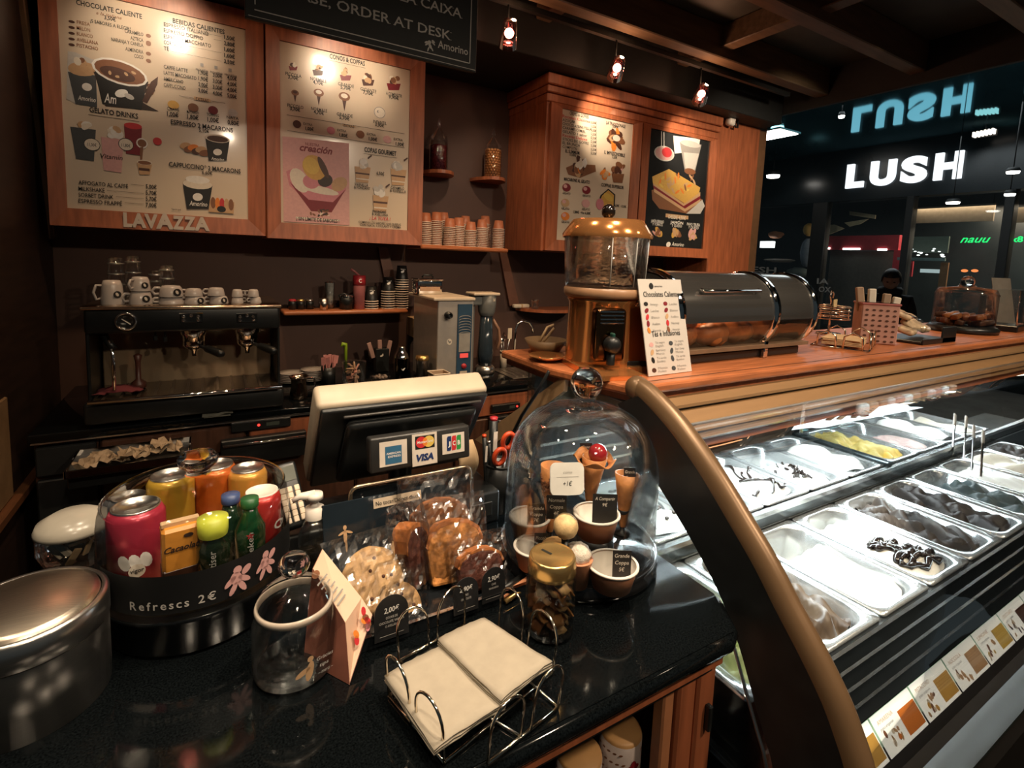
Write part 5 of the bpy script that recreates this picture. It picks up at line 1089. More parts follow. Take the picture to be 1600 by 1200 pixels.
# gold fascia: two bands with a dark gap
gold2 = mat('gold_fascia', (.36, .205, .095), .4, .2, var=.06, scale=6, stretch=(1, 12, 12))
xprism([(.780, 1.362), (.772, 1.345), (.772, 1.338), (.800, 1.338), (.800, 1.362)], .79, CX1).build('upper_fascia', gold2, gc)
xprism([(.782, 1.338), (.800, 1.338), (.800, 1.330), (.782, 1.330)], .79, CX1).build('fascia_gap', blk, gc)
xprism([(.770, 1.330), (.756, 1.306), (.760, 1.300), (.800, 1.300), (.800, 1.330)], .79, CX1).build('lower_fascia', gold2, gc)
# rear: frame, mirror strip and LED tube
MB().lo_hi((.76, 1.150, 1.03), (CX1, 1.165, 1.345)).build('rear_panel', mat('dark_rear', (.03, .04, .045), .3), gc)
MB().lo_hi((.78, 1.140, 1.19), (CX1, 1.150, 1.28)).build('rear_mirror', mat('rear_mirror', (.85, .9, .9), .12, 1.0, var=.1, scale=14), gc)
for z in (1.14, 1.10, 1.06): MB().lo_hi((.78, 1.138, z), (CX1, 1.150, z + .008)).build('rear_rail', steelh, gc)
MB().lo_hi((.80, .805, 1.285), (CX1, .835, 1.30)).build('led_strip', emis('led_white', (.86, .96, 1.0), 9.0), gc)
MB().lo_hi((.80, .80, 1.30), (CX1, 1.15, 1.345)).build('canopy_underside', mat('canopy_white', (.5, .52, .52), .4), gc)
lamp('AREA', (2.35, .90, 1.292), 58, COOL, (2.35, .72, .95), 3.1, name='case_led_light', size_y=.10)
# pan deck, step, vents, price shelf, base
MB().lo_hi((.76, .47, .80), (CX1, 1.15, .835)).build('case_floor', mat('inner_steel', (.35, .38, .39), .3, .8), gc)
MB().lo_hi((.76, .786, .835), (CX1, .799, .995)).build('step_wall', mat('dark_steel', (.10, .115, .12), .25, .8), gc)
MB().lo_hi((.76, .784, .952), (CX1, .800, .958)).build('step_rail', steelh, gc); MB().lo_hi((.76, .784, .985), (CX1, .800, .998)).build('step_rail', steelh, gc)
vent = mat('vent_black', (.012, .015, .017), .32)
for k in range(4):
    a = (.444 - .007 * k, .948 - .036 * k); b = (.444 - .007 * (k + 1) + .002, .948 - .036 * (k + 1) + .004)
    xprism([(a[0], a[1]), (b[0] - .006, b[1]), (b[0] + .02, b[1]), (a[0] + .02, a[1])], .76, CX1).build('vent_slat', vent, gc)
    xprism([(a[0] - .001, a[1] + .001), (a[0] - .006, a[1] - .003), (a[0], a[1] - .005)], .76, CX1).build('slat_highlight', steelh, gc)
pca = (.418, .792); pcb = (.372, .742)
xprism([pca, pcb, (pcb[0], pcb[1] - .01), (pca[0], pca[1] - .012)], .78, CX1).build('price_shelf', mat('green_acrylic', (.35, .55, .42), .2), gc)
xprism([(.372, .744), (.340, .735), (.30, .725), (.285, .70), (.285, .10), (1.15, .10), (1.15, .80), (.42, .79)], .76, CX1).build('case_base', mat('base_panel', (.008, .007, .006), .7, spec=.1), gc)
xprism([(.338, .742), (.295, .732), (.295, .722), (.338, .732)], .76, CX1).build('glass_channel', mat('dark_alu', (.008, .013, .010), .45), gc)
# price cards on the shelf: each a thing
cardm = mat('price_card_white', (.78, .78, .72), .5, var=.03, scale=10, emit=.8)  # cards glow on their own in place of the case light on them
Mc = lambda x: frame((x, pcb[0] + .002, pcb[1] + .003), (1, 0, 0), (0, pca[0] - pcb[0], pca[1] - pcb[1]))
cw = math.hypot(pca[0] - pcb[0], pca[1] - pcb[1]) - .004
random.seed(9)
flav = [('VAINILLA', 'gold'), ('AMARENA', 'orange'), ('PISTACCHIO', 'gold'), ('NOCCIOLA', 'tanp'), ('LIMONE', 'yellow'), ('CIOCCOLATO', 'choc'), ('FRAGOLA', 'pink'), ('MANGO', 'orange'), ('CAFFÈ', 'brown')]
place_w = ['nearest to the gold frame', 'second from the gold frame', 'third from the gold frame', 'fourth from the gold frame', 'fifth from the gold frame', 'sixth from the gold frame', 'seventh from the gold frame', 'eighth from the gold frame', 'ninth from the gold frame']
for k, (nm, c) in enumerate(flav):
    x = .93 + .162 * k; t = thing('price_card', 'white flavour card %s on the case front' % place_w[k], 'card', M=Mc(x), group='flavour cards')
    MB().lo_hi((0, 0, 0), (.155, cw, .0012)).build('card_sheet', cardm, t)
    mb = MB(); mb.c(c).poly([(.085, .006), (.152, .006), (.152, cw * .72), (.085, cw * .72)], .0016); mb.c('tanp').text(nm, .012, cw * .74, .007, .06, .0016); mb.c('grey').text('gelato artigianale', .012, cw * .60, .0045, .05, .0016)
    for j in range(9): mb.c(random.choice(('brown', 'tanp', c, 'tanp', 'cream'))).ell(.035 + random.uniform(-.022, .03), .02 + random.uniform(-.012, .014), random.uniform(.004, .009), random.uniform(.003, .006), .0016 + .0001 * j, 8, rot=random.uniform(0, 3))
    mb.build('card_print', PAL, t)

# ------------------------------------------------------------------ gelato pans
def rrect(w_, l_, r, n=5):
    pts = []
    for cx, cy, a0 in ((w_ / 2 - r, l_ / 2 - r, 0), (-w_ / 2 + r, l_ / 2 - r, PI / 2), (-w_ / 2 + r, -l_ / 2 + r, PI), (w_ / 2 - r, -l_ / 2 + r, 1.5 * PI)):
        for i in range(n + 1): a = a0 + PI / 2 * i / n; pts.append((cx + r * math.cos(a), cy + r * math.sin(a)))
    return pts
PW, PL, PIW, PIL = .214, .332, .178, .296
def pan_mesh():
    mb = MB(); rings = [(rrect(PW, PL, .012), 0.0), (rrect(PW, PL, .012), .004), (rrect(PIW + .008, PIL + .008, .05), .004), (rrect(PIW, PIL, .048), -.001), (rrect(PIW - .010, PIL - .012, .045), -.05), (rrect(PIW - .014, PIL - .016, .043), -.055), (rrect(PIW - .024, PIL - .028, .040), -.105)]
    vs = []; n = len(rings[0][0])
    for p_, z in rings: vs += [(x, y, z) for x, y in p_]
    fs = []
    for k in range(len(rings) - 1):
        for i in range(n): j = (i + 1) % n; fs.append((k * n + i, k * n + j, (k + 1) * n + j, (k + 1) * n + i))
    fs.append(tuple((len(rings) - 1) * n + i for i in range(n)))
    mb.add(vs, fs, True); return mb
panm = None
def gel_mesh(style, seed, y0=-1.0):
    """surface of the gelato inside a pan; y0 -1..1 where the filling starts (rear is +y)"""
    random.seed(seed); ph = [random.uniform(0, 6.28) for _ in range(6)]
    W, L = PIW - .020, PIL - .022; nu, nv = 22, 34
    def f(u, v):
        x = (u - .5) * 2; y = (v - .5) * 2
        # squeeze grid into rounded rectangle
        r = .30; X = x * W / 2; Yv = y * L / 2
        ax, ay = abs(X) - (W / 2 - .04), abs(Yv) - (L / 2 - .04)
        if ax > 0 and ay > 0:
            d = math.hypot(ax, ay); m = max(ax, ay)
            if d > 1e-6: X = math.copysign(W / 2 - .04 + ax * m / d, X); Yv = math.copysign(L / 2 - .04 + ay * m / d, Yv)
        e = min(1, (1 - abs(x)) * 5) * min(1, (1 - abs(y)) * 5)
        if style == 'flat': z = -.008 + .006 * math.sin(5 * y + ph[0] + x * 2) + .003 * math.sin(11 * x + ph[1])
        elif style == 'swirl': z = -.012 + .016 * math.sin(9 * y + 5 * math.sin(3 * x + ph[0]) + ph[1]) + .010 * math.sin(7 * x + 3 * math.sin(4 * y + ph[2]))
        elif style == 'mound': z = -.004 + .014 * (1 - x * x) + .010 * math.sin(8 * y + 2 * x + ph[0])
        elif style == 'rose':
            rr = math.hypot(x, y * 1.5 + .5); an = math.atan2(y * 1.5 + .5, x); z = -.014 + .035 * max(0, 1 - rr) + .014 * math.sin(14 * rr + an + ph[0])
        else: z = -.02
        lvl = min(1, max(0, (y0 + .35 - y) / .35)) if y0 < 1 else 1
        z = -.105 + (z + .105) * (.06 + .94 * lvl) if y0 < 1 else z
        return (X, Yv, z - .010 * (1 - e))
    mb = MB(); mb.grid(f, nu, nv); return mb, f
gmats = {}
def gmat(name, col, col2=None, sc_=30): return mat('gelato_' + name, col, .45, var=.08, scale=sc_, col2=col2, bump=.25, detail=5, stretch=(1, 1, 1))
G_ = dict(white=gmat('white', (.80, .79, .74)), cream=gmat('cream', (.74, .68, .56)), brown=gmat('brown', (.06, .034, .017), (.12, .078, .043), 12), dark=gmat('dark', (.022, .015, .012), (.075, .055, .043), 14), dark2=gmat('dark2', (.016, .011, .009), (.05, .036, .03), 12), green=gmat('pistachio', (.38, .46, .22)),
          yellow=gmat('mango', (.62, .40, .05), (.74, .60, .22), 14), pink=gmat('pink', (.40, .24, .22), (.60, .50, .46), 25), teal=gmat('dark_teal', (.03, .05, .055), (.09, .12, .12), 14))
sauce = mat('chocolate_sauce', (.018, .012, .010), .15); 
def pan(x, row, label, g, style, y0=1.0, top=None, seed=1):
    global panm
    y, z = (.615, .950) if row == 'f' else (.968, 1.0)
    t = thing('gelato_pan', label, 'gelato pan', (x, y, z), 0, 'gelato pans')
    if panm is None: panm = pan_mesh().build('pan', mat('pan_steel', (.74, .76, .76), .24, .8, var=.05, scale=30, stretch=(1, 12, 1)), t)
    else: o = panm.copy(); COL.objects.link(o); o.parent = t
    mb, f = gel_mesh(style, seed, y0); mb.build('gelato', G_[g], t)
    def on(u, v, dz=0.0): a = f(u, v); return (a[0], a[1], a[2] + dz)
    random.seed(seed + 50)
    if top == 'drizzle':
        for k in range(9):
            u0, v0 = random.uniform(.15, .85), random.uniform(.08, .55); pts = []; a = random.uniform(0, 6.28)
            for i in range(9): u0 = min(.92, max(.06, u0 + .05 * math.cos(a))); v0 = min(.66, max(.05, v0 + .05 * math.sin(a))); a += random.uniform(-.8, .8); pts.append(on(u0, v0, .006))
            MB().tube(pts, [random.uniform(.002, .006) for _ in pts], 6).build('sauce_drizzle', sauce, t)
    if top == 'puddle':
        for k in range(24):
            u0, v0 = random.uniform(.08, .85), random.uniform(.06, .5); pts = [on(u0, v0, .006)]; a = random.uniform(-.9, .6)
            for i in range(6): u0 = min(.93, max(.06, u0 + .07 * math.cos(a))); v0 = min(.5, max(.05, v0 + .03 * math.sin(a))); a += random.uniform(-.6, .6); pts.append(on(u0, v0, .006))
            MB().tube(pts, [random.uniform(.003, .010) for _ in pts], 7).build('sauce_drizzle', sauce, t)
    if top == 'crumbs':
        for k in range(26):
            u0, v0 = random.gauss(.5, .16), random.gauss(.30, .10); c = on(min(.9, max(.1, u0)), min(.6, max(.06, v0)), .004)
            MB(Euler((random.uniform(0, 3), random.uniform(0, 3), random.uniform(0, 3))).to_matrix().to_4x4()).box((0, 0, 0), (.020, .009, .006), .002).build('cookie_shard', sauce, t).location = c
    if top == 'nuts':
        for k in range(40):
            c = on(random.uniform(.1, .9), random.uniform(.08, .9), .003); MB().sphere((0, 0, 0), random.uniform(.004, .009), 6, 4, (1, .8, .6)).build('chocolate_chip', mat('chip_dark', (.05, .03, .02), .4), t).location = c
    if top == 'leaf':
        c = on(.5, .28, .012); MB().sphere(c, .020, 10, 7, (1, 1, .5)).build('nut_topping', mat('nut_green', (.16, .20, .06), .5), t)
    return t
PXS = [.850, 1.071, 1.292, 1.514, 1.735, 1.956, 2.178, 2.399, 2.620, 2.842]
for x, lab, g, st, y0, tp in zip(PXS, ('pale green pistachio gelato pan below the black end plate', 'brown nougat gelato pan at the gold frame in the front row', 'plain white gelato pan in the front row with empty steel rear', 'white gelato pan topped with dark chocolate puddles', 'dark chocolate swirl gelato pan left of the front divider', 'very dark gelato pan right of the chocolate swirl', 'half empty dark teal gelato pan in the front row', 'white gelato pan after the dark front pans', 'second white gelato pan after the dark front pans', 'dark gelato pan at the right edge of the front row'),
                               ('green', 'brown', 'white', 'white', 'dark', 'dark2', 'teal', 'white', 'cream', 'dark2'), ('rose', 'swirl', 'flat', 'flat', 'swirl', 'swirl', 'swirl', 'flat', 'mound', 'swirl'), (1, 1, .45, .75, .95, 1, .5, .8, 1, 1), ('leaf', None, None, 'puddle', None, None, None, None, None, None)):
    pan(x, 'f', lab, g, st, y0, tp, int(x * 100))
RXS = [.985, 1.206, 1.428, 1.650, 1.873, 2.135, 2.357, 2.579, 2.80]
for x, lab, g, st, y0, tp in zip(RXS, ('white gelato pan with dark chips seen beside the glass dome', 'pale cream gelato pan at the gold frame in the rear row', 'white gelato pan with thin chocolate drizzle in the rear row', 'rear white gelato pan with dark cookie shards at its front', 'rear plain white gelato pan left of the divider post', 'yellow mango gelato pan right of the divider post', 'pinkish gelato pan next to the yellow one', 'white gelato pan beside the row of gelato sticks', 'last rear gelato pan toward the right edge'),
                               ('white', 'cream', 'white', 'white', 'white', 'yellow', 'pink', 'white', 'cream'), ('mound', 'flat', 'mound', 'flat', 'mound', 'swirl', 'flat', 'mound', 'flat'), (1, .6, .5, .1, .5, 1, .1, .7, .5), ('nuts', None, 'drizzle', 'crumbs', None, None, None, None, None)):
    pan(x, 'r', lab, g, st, y0, tp, int(x * 100) + 7)
# divider between the modules
t = thing('case_divider', 'steel divider post and rail between white and yellow gelato', 'divider', (2.004, 0, 0))
MB().lo_hi((-.014, .795, .985), (.016, 1.135, 1.012), .002).build('divider_rail', mat('dark_steel2', (.16, .19, .20), .25, .9), t)
MB().lo_hi((-.012, 1.105, 1.0), (.012, 1.13, 1.20), .003).build('divider_post', steelh, t); MB().tube([(0, 1.11, 1.13), (.10, 1.05, 1.20)], .004, 6).build('brace', chrome, t)
MB().lo_hi((-.003, .82, 1.012), (.003, 1.11, 1.07)).build('divider_pane', glasst, t)
# gelato sticks in a row at the rear right
sk = None; random.seed(31); cols = ((.72, .70, .64), (.42, .27, .17), (.30, .17, .10), (.62, .50, .44), (.50, .30, .24))
nms = ['first', 'second', 'third', 'fourth', 'fifth', 'sixth', 'seventh', 'eighth', 'ninth', 'tenth', 'eleventh', 'twelfth']
shf = MB().lo_hi((2.40, 1.10, 1.030), (3.50, 1.138, 1.036)).build('rear_ledge', steelh, gc)
for k in range(12):
    t = thing('gelato_stick', '%s small gelato stick in the rear row counted from the divider' % nms[k], 'gelato stick', (2.45 + .082 * k, 1.10, 1.037), random.uniform(-.2, .2), 'gelato sticks')
    MB().box((0, 0, .026), (.060, .030, .05), .012, 3).build('coating', mat('stick_coat_%d' % (k % 5), cols[k % 5], .5, var=.25, scale=60, bump=.5), t); MB().lo_hi((-.004, -.045, .018), (.004, -.01, .022)).build('wooden_stick', kraft, t)
# white bars put in for the slanting reflections in the case glass
for k, (px, py) in enumerate(((1490, 668), (1508, 672), (1520, 690), (1535, 700))):
    v = Pz(px, py + 30, 1.0); t = thing('paddle', '%s white gelato paddle standing among the right pans' % nms[k], 'paddle', (v.x, v.y, .965), 0, 'gelato paddles')
    Mp = Matrix.Rotation(.5, 4, 'Y') @ Matrix.Rotation(-.2, 4, 'X'); MB(Mp).lo_hi((-.005, -.003, 0), (.005, .003, .13), .002).build('handle', chrome, t); MB(Mp).lo_hi((-.012, -.003, .12), (.012, .003, .17), .003).build('blade', white, t)

# ================================================================== THINGS ON THE WOODEN TOP
# copper chocolate dispenser
cxy = Vector((.845, .985)); zc0 = ZTOP
t = thing('chocolate_dispenser', 'copper hot chocolate dispenser with clear round tank', 'drink dispenser', (cxy.x, cxy.y, zc0 + .0005), -.25)
R0 = .095
def rbox(w_, d_, z0, z1, r, m, nm, par=t): return MB().prism(rrect(w_, d_, r, 6), z0, z1, False).build(nm, m, par)
rbox(.185, .20, .0, .012, .03, copper, 'foot_plate'); 
b_ = MB().lathe([(.088, .0), (.088, .02), (.086, .145), (.090, .15), (.090, .158), (.0, .158)], 36).build('copper_body', copper, t)
MB().lo_hi((.02, -.08, .0), (.092, .085, .142), .004).build('side_panel', mat('copper_side', (.62, .25, .09), .22, 1.0, var=.08, scale=6), t); MB().lo_hi((.02, -.082, .0), (.094, .087, .022), .002).build('black_base', blk, t)
fp = MB().lo_hi((-.066, -.106, .025), (.012, -.070, .14), .010, 3).build('tap_panel', mat('dark_copper', (.22, .10, .045), .15, 1.0), t)
for k in range(4): MB().lo_hi((-.058, -.110, .108 + .008 * k), (.002, -.105, .112 + .008 * k), .001).build('vent_line', chrome, fp)
MB(Matrix.Translation((-.03, -.108, .065)) @ Matrix.Rotation(PI / 2, 4, 'X')).lathe([(.018, 0), (.018, .02), (.012, .028), (0, .028)], 14).build('tap_knob', blk, fp)
MB().lathe([(.010, .0), (.010, .035), (0, .035)], 10, (-.03, -.115, .022)).build('tap_nozzle', blk, fp)
MB().lo_hi((-.034, -.126, .068), (-.026, -.110, .09), .002).build('tap_lever', mat('dark_green', (.01, .05, .035), .3), fp)
rbox(.12, .08, .0, .01, .02, copper, 'drip_tray').location = (-.03, -.13, 0)
MB().lathe([(0, .158), (.096, .158), (.100, .165), (.100, .176), (.096, .180)], 40).build('tank_collar', mat('tan_collar', (.35, .19, .10), .35), t)
MB().lathe([(0, .181), (.097, .181), (.099, .19), (.1045, .295), (.1005, .295), (.095, .19), (0, .186)], 48).build('clear_tank', glass, t)
MB().lathe([(0, .20), (.018, .20), (.016, .29), (0, .29)], 16).build('stirrer_column', mat('smoky_plastic', (.10, .07, .05), .15), t)
MB().lathe([(.109, .290), (.110, .298), (.092, .322), (.085, .330), (.02, .335), (0, .335)], 48).build('copper_lid', copper, t)
MB().sphere((0, 0, .350), .017, 16, 10).build('lid_knob', mat('black_knob', (.012, .008, .006), .12), t)
for a in (-1.9, -1.3, -.8, -.3): MB().tube([(.100 * math.cos(a), .100 * math.sin(a), .185), (.1055 * math.cos(a), .1055 * math.sin(a), .292)], .0012, 5).build('tank_seam', mat('pale_seam', (.5, .48, .45), .2), t)
t.scale = (1, 1, 1.09)
# wire bread basket + copper saucer behind the dispenser
v = Pz(868, 560, ZTOP); 
t = thing('copper_dish', 'small copper leaf dish at the rear corner of the wooden top', 'dish', (.745, 1.075, ZTOP + .0005)); MB().lathe([(0, .002), (.03, .002), (.050, .012), (.048, .014), (.0, .006)], 24).build('dish_bowl', copper, t); MB().lathe([(.028, 0), (.031, .003), (.026, .003)], 20).build('foot_ring', copper, t)
t = thing('wire_basket', 'shallow tan basket with wooden tongs behind the copper dispenser', 'basket', (.800, 1.165, ZTOP + .0005)); MB().lathe([(0, .002), (.038, .002), (.060, .038), (.057, .038), (.036, .006), (0, .006)], 20).build('basket_bowl', mat('olive_basket', (.22, .13, .06), .5), t); MB().tube([(-.03, -.01, .03), (-.01, -.02, .075), (.01, -.02, .08)], .004, 6).build('tong_arm', kraft, t); MB().tube([(-.01, .0, .03), (.02, -.01, .07)], .004, 6).build('tong_arm', kraft, t)
# menu stand
a0, b0, c0, d0 = (980, 583), (1084, 580), (1058, 441), (976, 440)
YM = .835
pa, pb = Pz(1003, 583, ZTOP + .001), Pz(1084, 580, ZTOP + .001)
t = thing('menu_stand', 'leaning white tabletop menu of hot chocolates and teas', 'menu card', (0, 0, 0))
v0 = Vector((pa.x - .012, .832, ZTOP + .001)); wd = .150
upv = Vector((-.022, .050, .205)); M_ = frame(v0, (1, .03, 0), upv); hl = .228
MB(M_).lo_hi((-.0, 0, -.003), (wd, hl, 0), .0005).build('acrylic_sheet', mat('menu_card_white', (.60, .55, .50), .35, var=.04, scale=8), t)
bk = v0 + Vector((wd / 2, .09, 0)); MB().lo_hi((v0.x + .01, .838, ZTOP + .001), (v0.x + wd - .01, .90, ZTOP + .004)).build('foot', glass, t)
mb = MB(M_ @ Matrix.Diagonal((wd / .122, hl / .176, 1, 1))); mb.c('black').ell(.034, .163, .006, .006, .0006).text('amorino', .043, .161, .004, .022, .0006)
mb.text('Chocolates Calientes', .010, .143, .010, .102, .0006, bold=.012); mb.text('Tés e Infusiones', .020, .070, .010, .080, .0006, bold=.012)
for i, y_ in enumerate((.130, .118, .106, .094, .082)):
    for j, (x_, c) in enumerate(((.014, ('black', 'maroon', 'red', 'maroon', 'orange')[i]), (.068, ('maroon', 'maroon', 'tanp', 'red', 'brown')[i]))): mb.c(c).ell(x_, y_, .006, .004, .0006 + .0001 * i, 10, rot=.5 * i); mb.c('grey').text(('Amargo', 'Leche', 'Blanco', 'Avellana', 'Naranja')[(i + j) % 5], x_ + .011, y_ - .003, .0045, .022, .0006)
for i, y_ in enumerate((.056, .042, .028, .010)):
    for j, x_ in enumerate((.016, .070)): mb.c(('rose', 'tanp', 'black', 'choc')[i] if j == 0 else 'slate').ell(x_, y_, .006, .0042, .0006, 9, rot=i); mb.c('grey').text(('Té negro', 'Earl Grey', 'Té verde', 'Menta')[i], x_ + .011, y_ + .001, .004, .026, .0006).text(('English', 'Menta', 'Rooibos', 'Poleo')[i], x_ + .011, y_ - .005, .004, .022, .0006)
mb.build('card_print', PAL, t)
# heated croissant cylinder case
def heated():
    t = thing('heated_case', 'long cylindrical steel and glass case with croissants', 'display case', (0, 0, 0))
    xa, xb, yc, r = 1.005, 1.59, .985, .112; zc_ = ZTOP + .018 + r
    f = lambda x0, x1, a0, a1, rr, m, nm, seg=24, par=t: MB(Matrix.Translation((x0, yc, zc_)) @ Matrix.Rotation(PI / 2, 4, 'Y')).lathe([(rr, 0), (rr, x1 - x0)], seg, (0, 0, 0), True, a0, a1).build(nm, m, par)
    cap = mat('case_end_cap', (.10, .09, .08), .2, .6)
    # lathe axis z -> world x ; angle 0 -> -z world
    f(xa, xb, PI * .62, PI * 1.55, r, mat('smoked_steel', (.32, .30, .28), .14, .9, var=.08, scale=3), 'upper_shell'); f(xa, xb, -PI * .45, PI * .62, r, thin_glass('case_door_glass', tint=(.93, .96, .97), base=.09, blend=.35, rough=.03), 'front_glass_door')
    f(xa, xb, PI * 1.55, PI * 1.55, r, chrome, 'hinge') if 0 else None
    for x, w_ in ((xa - .012, .02), (1.385, .022), (xb - .008, .02)):
        MB(Matrix.Translation((x, yc, zc_)) @ Matrix.Rotation(PI / 2, 4, 'Y')).lathe([(r - .004, 0), (r + .006, 0), (r + .006, w_), (r - .004, w_)], 36).build('steel_band', chrome, t)
    for x in (xa - .01, xb + .008): MB(Matrix.Translation((x, yc, zc_)) @ Matrix.Rotation(PI / 2, 4, 'Y')).lathe([(0, 0), (r, 0), (r, .004), (0, .004)], 36).build('end_cap', cap, t)
    MB().lo_hi((xa, yc - r * .90, ZTOP + .030), (xb, yc + r * .8, ZTOP + .040)).build('inner_shelf', mat('warm_shelf', (.16, .10, .06), .4), t)
    MB().lo_hi((xa + .01, yc - .085, ZTOP + .0005), (xb - .02, yc + .085, ZTOP + .026), .004).build('base_block', blk, t)
    MB().lo_hi((1.372, yc - .10, ZTOP + .0005), (1.389, yc - .088, ZTOP + .05), .002).build('front_foot', chrome, t)
    MB().tube([(xa + .08, yc - r * .86, zc_ + r * .62), (xa + .08, yc - r * .95, zc_ + r * .58), (1.32, yc - r * .95, zc_ + r * .58), (1.32, yc - r * .86, zc_ + r * .62)], .004, 8).build('door_handle', chrome, t)
    o = MB().tube([(xa + .02, yc + .02, zc_ + r * .78), (xb - .02, yc + .02, zc_ + r * .78)], .006, 8).build('warming_lamp', emis('warming_glow', (1, .45, .2), 2.0), t)
    lamp('POINT', (1.2, yc, zc_ + .04), .6, (1, .55, .28), None, .03, name='warming_light')
    return xa, yc
xa_, yc_ = heated()
crm = mat('croissant_crust', (.50, .17, .045), .45, var=.35, scale=25, bump=.5)
def croissant():
    o = bpy.data.objects.new('croissant', None); COL.objects.link(o); pts = []; rs = []
    for i in range(17):
        a = -1.2 + 2.4 * i / 16; pts.append((.055 * math.sin(a) * 1.25, .05 * (1 - math.cos(a)), .024)); e = math.cos(a * .95); rs.append((.009 + .019 * max(0, e)) * (1.0 if i % 3 else .86))
    MB().tube(pts, rs, 12).build('crust', crm, o); MB().sphere((0, .0, .038), .012, 8, 6, (1.6, .9, .5)).build('ridge', crm, o); return o
cr0 = croissant()
for k, (x, y, z, rz, lab) in enumerate(((1.08, .935, 0, .3, 'croissant nearest the menu stand in the heated case'), (1.15, .985, .0, .0, 'second croissant in the heated case'), (1.22, .935, 0, .5, 'third croissant in the heated case'), (1.12, .96, .045, .9, 'croissant lying on top of the first ones'), (1.31, .95, 0, -.2, 'croissant near the middle band of the case'), (1.48, .96, 0, .2, 'croissant behind the right window of the case'))):
    o = cr0 if k == 0 else copy_tree(cr0); tag(o, lab, 'croissant', 'croissants in the heated case'); o.location = (x, y, ZTOP + .0405 + z); o.rotation_euler = (0, 0, rz); o.scale = (1.2, 1.2, 1.3)
# kraft napkins in a wire holder right of the heated case
def top_at(px, py): v = Pz(px, py, ZTOP); return v
v = top_at(1318, 541)
t = thing('napkin_holder', 'low wire holder with brown napkins beside the heated case', 'napkin holder', (v.x, v.y, ZTOP + .0005), .35)
t.scale = (1.25, 1.25, 1)
MB().tube([(-.09, -.065, .006), (.09, -.065, .006), (.09, .065, .006), (-.09, .065, .006)], .003, 6, True).build('wire_base', wire, t)
for x, y, d in ((-.09, -.03, (0, 1)), (-.09, .03, (0, 1)), (.09, -.03, (0, 1)), (.09, .03, (0, 1)), (-.045, -.065, (1, 0)), (.045, -.065, (1, 0))):
    MB().tube([(x - d[0] * .022, y - d[1] * .022, .004), (x - d[0] * .02, y - d[1] * .02, .045), (x, y, .06), (x + d[0] * .02, y + d[1] * .02, .045), (x + d[0] * .022, y + d[1] * .022, .004)], .0025, 6).build('wire_loop', wire, t)
nv = v
for k in range(5):
    o = MB().box((0, 0, 0), (.155, .115, .0042), .0015).build('brown_napkin', kraft); o.location = (nv.x, nv.y, ZTOP + .012 + .0046 * k); o.rotation_euler = (0, 0, .35 + random.uniform(-.05, .05)); tag(o, 'brown kraft napkin, %s from the top of the pile beside the heated case' % ('fifth', 'fourth', 'third', 'second', 'first')[k], 'napkin', 'kraft napkins')
# wire condiment stand with cards (behind)
v = top_at(1294, 522); t = thing('wire_stand', 'chrome wire stand with curled top behind the brown napkins', 'stand', (v.x, v.y, ZTOP + .0005))
v2 = Py(1297, 455, v.y); hh = v2.z - ZTOP
MB().lathe([(0, 0), (.045, 0), (.045, .006), (0, .006)], 20).build('foot', chrome, t); MB().tube([(0, 0, 0), (0, 0, hh * .75)], .004, 8).build('stem', chrome, t)
MB().tube([(0, 0, hh * .72), (-.014, 0, hh * .88), (-.004, 0, hh), (.012, 0, hh * .95), (.006, 0, hh * .84)], .0035, 8).build('curl', chrome, t)
for k in range(4): MB().tube([(.07 * math.cos(a), .07 * math.sin(a), hh * (.38 + .09 * k)) for a in [2 * PI * i / 20 for i in range(20)]], .0025, 6, True).build('wire_ring', wire, t)
for a in (0, 1.57, 3.14, 4.71): MB().tube([(0, 0, hh * .70), (.07 * math.cos(a), .07 * math.sin(a), hh * .65), (.07 * math.cos(a), .07 * math.sin(a), hh * .38)], .0022, 6).build('wire_rib', wire, t)
MB(Matrix.Rotation(.3, 4, 'Z')).lo_hi((-.06, -.02, hh * .62), (.0, -.017, hh * .82)).build('price_tag', mat('tag_cream', (.55, .42, .22), .5), t)
# patterned box of spoons
v = top_at(1366, 537); ZZ = Py(1352, 474, v.y).z - ZTOP; wdh = .058
t = thing('patterned_box', 'pink box with dark dot pattern holding napkins and straws', 'box', (v.x + .03, v.y + .02, ZTOP + .0005), -.85)
MB().lo_hi((-wdh, -.05, 0), (wdh, .05, ZZ), .003).build('box_body', mat('pink_card', (.42, .22, .17), .6), t)
MB().lo_hi((-wdh - .003, -.053, ZZ - .008), (wdh + .003, .053, ZZ), .002).build('box_rim', mat('rim_rose', (.30, .09, .08), .5), t)
mb = MB(frame((-wdh, -.0505, 0), (1, 0, 0), (0, 0, 1)))
for i in range(5):
    for j in range(7): mb.c('choc').ell(wdh * 2 * (i + .7 + .0 * (j % 2)) / 5.4, ZZ * (j + .6) / 8, .006, .004, .0006, 8)
mb.build('dot_print', PAL, t)
for k, (x, h_) in enumerate(((-.03, .06), (-.01, .05), (.02, .035), (.035, .03))): MB(Matrix.Rotation(-.15 + .1 * k, 4, 'Y')).lo_hi((x - .012, -.01, ZZ - .03), (x + .012, .01, ZZ + h_), .003).build('paper_bundle', mat('paper_bundle_%d' % (k % 2), ((.30, .20, .13), (.62, .55, .45))[k % 2], .7), t)
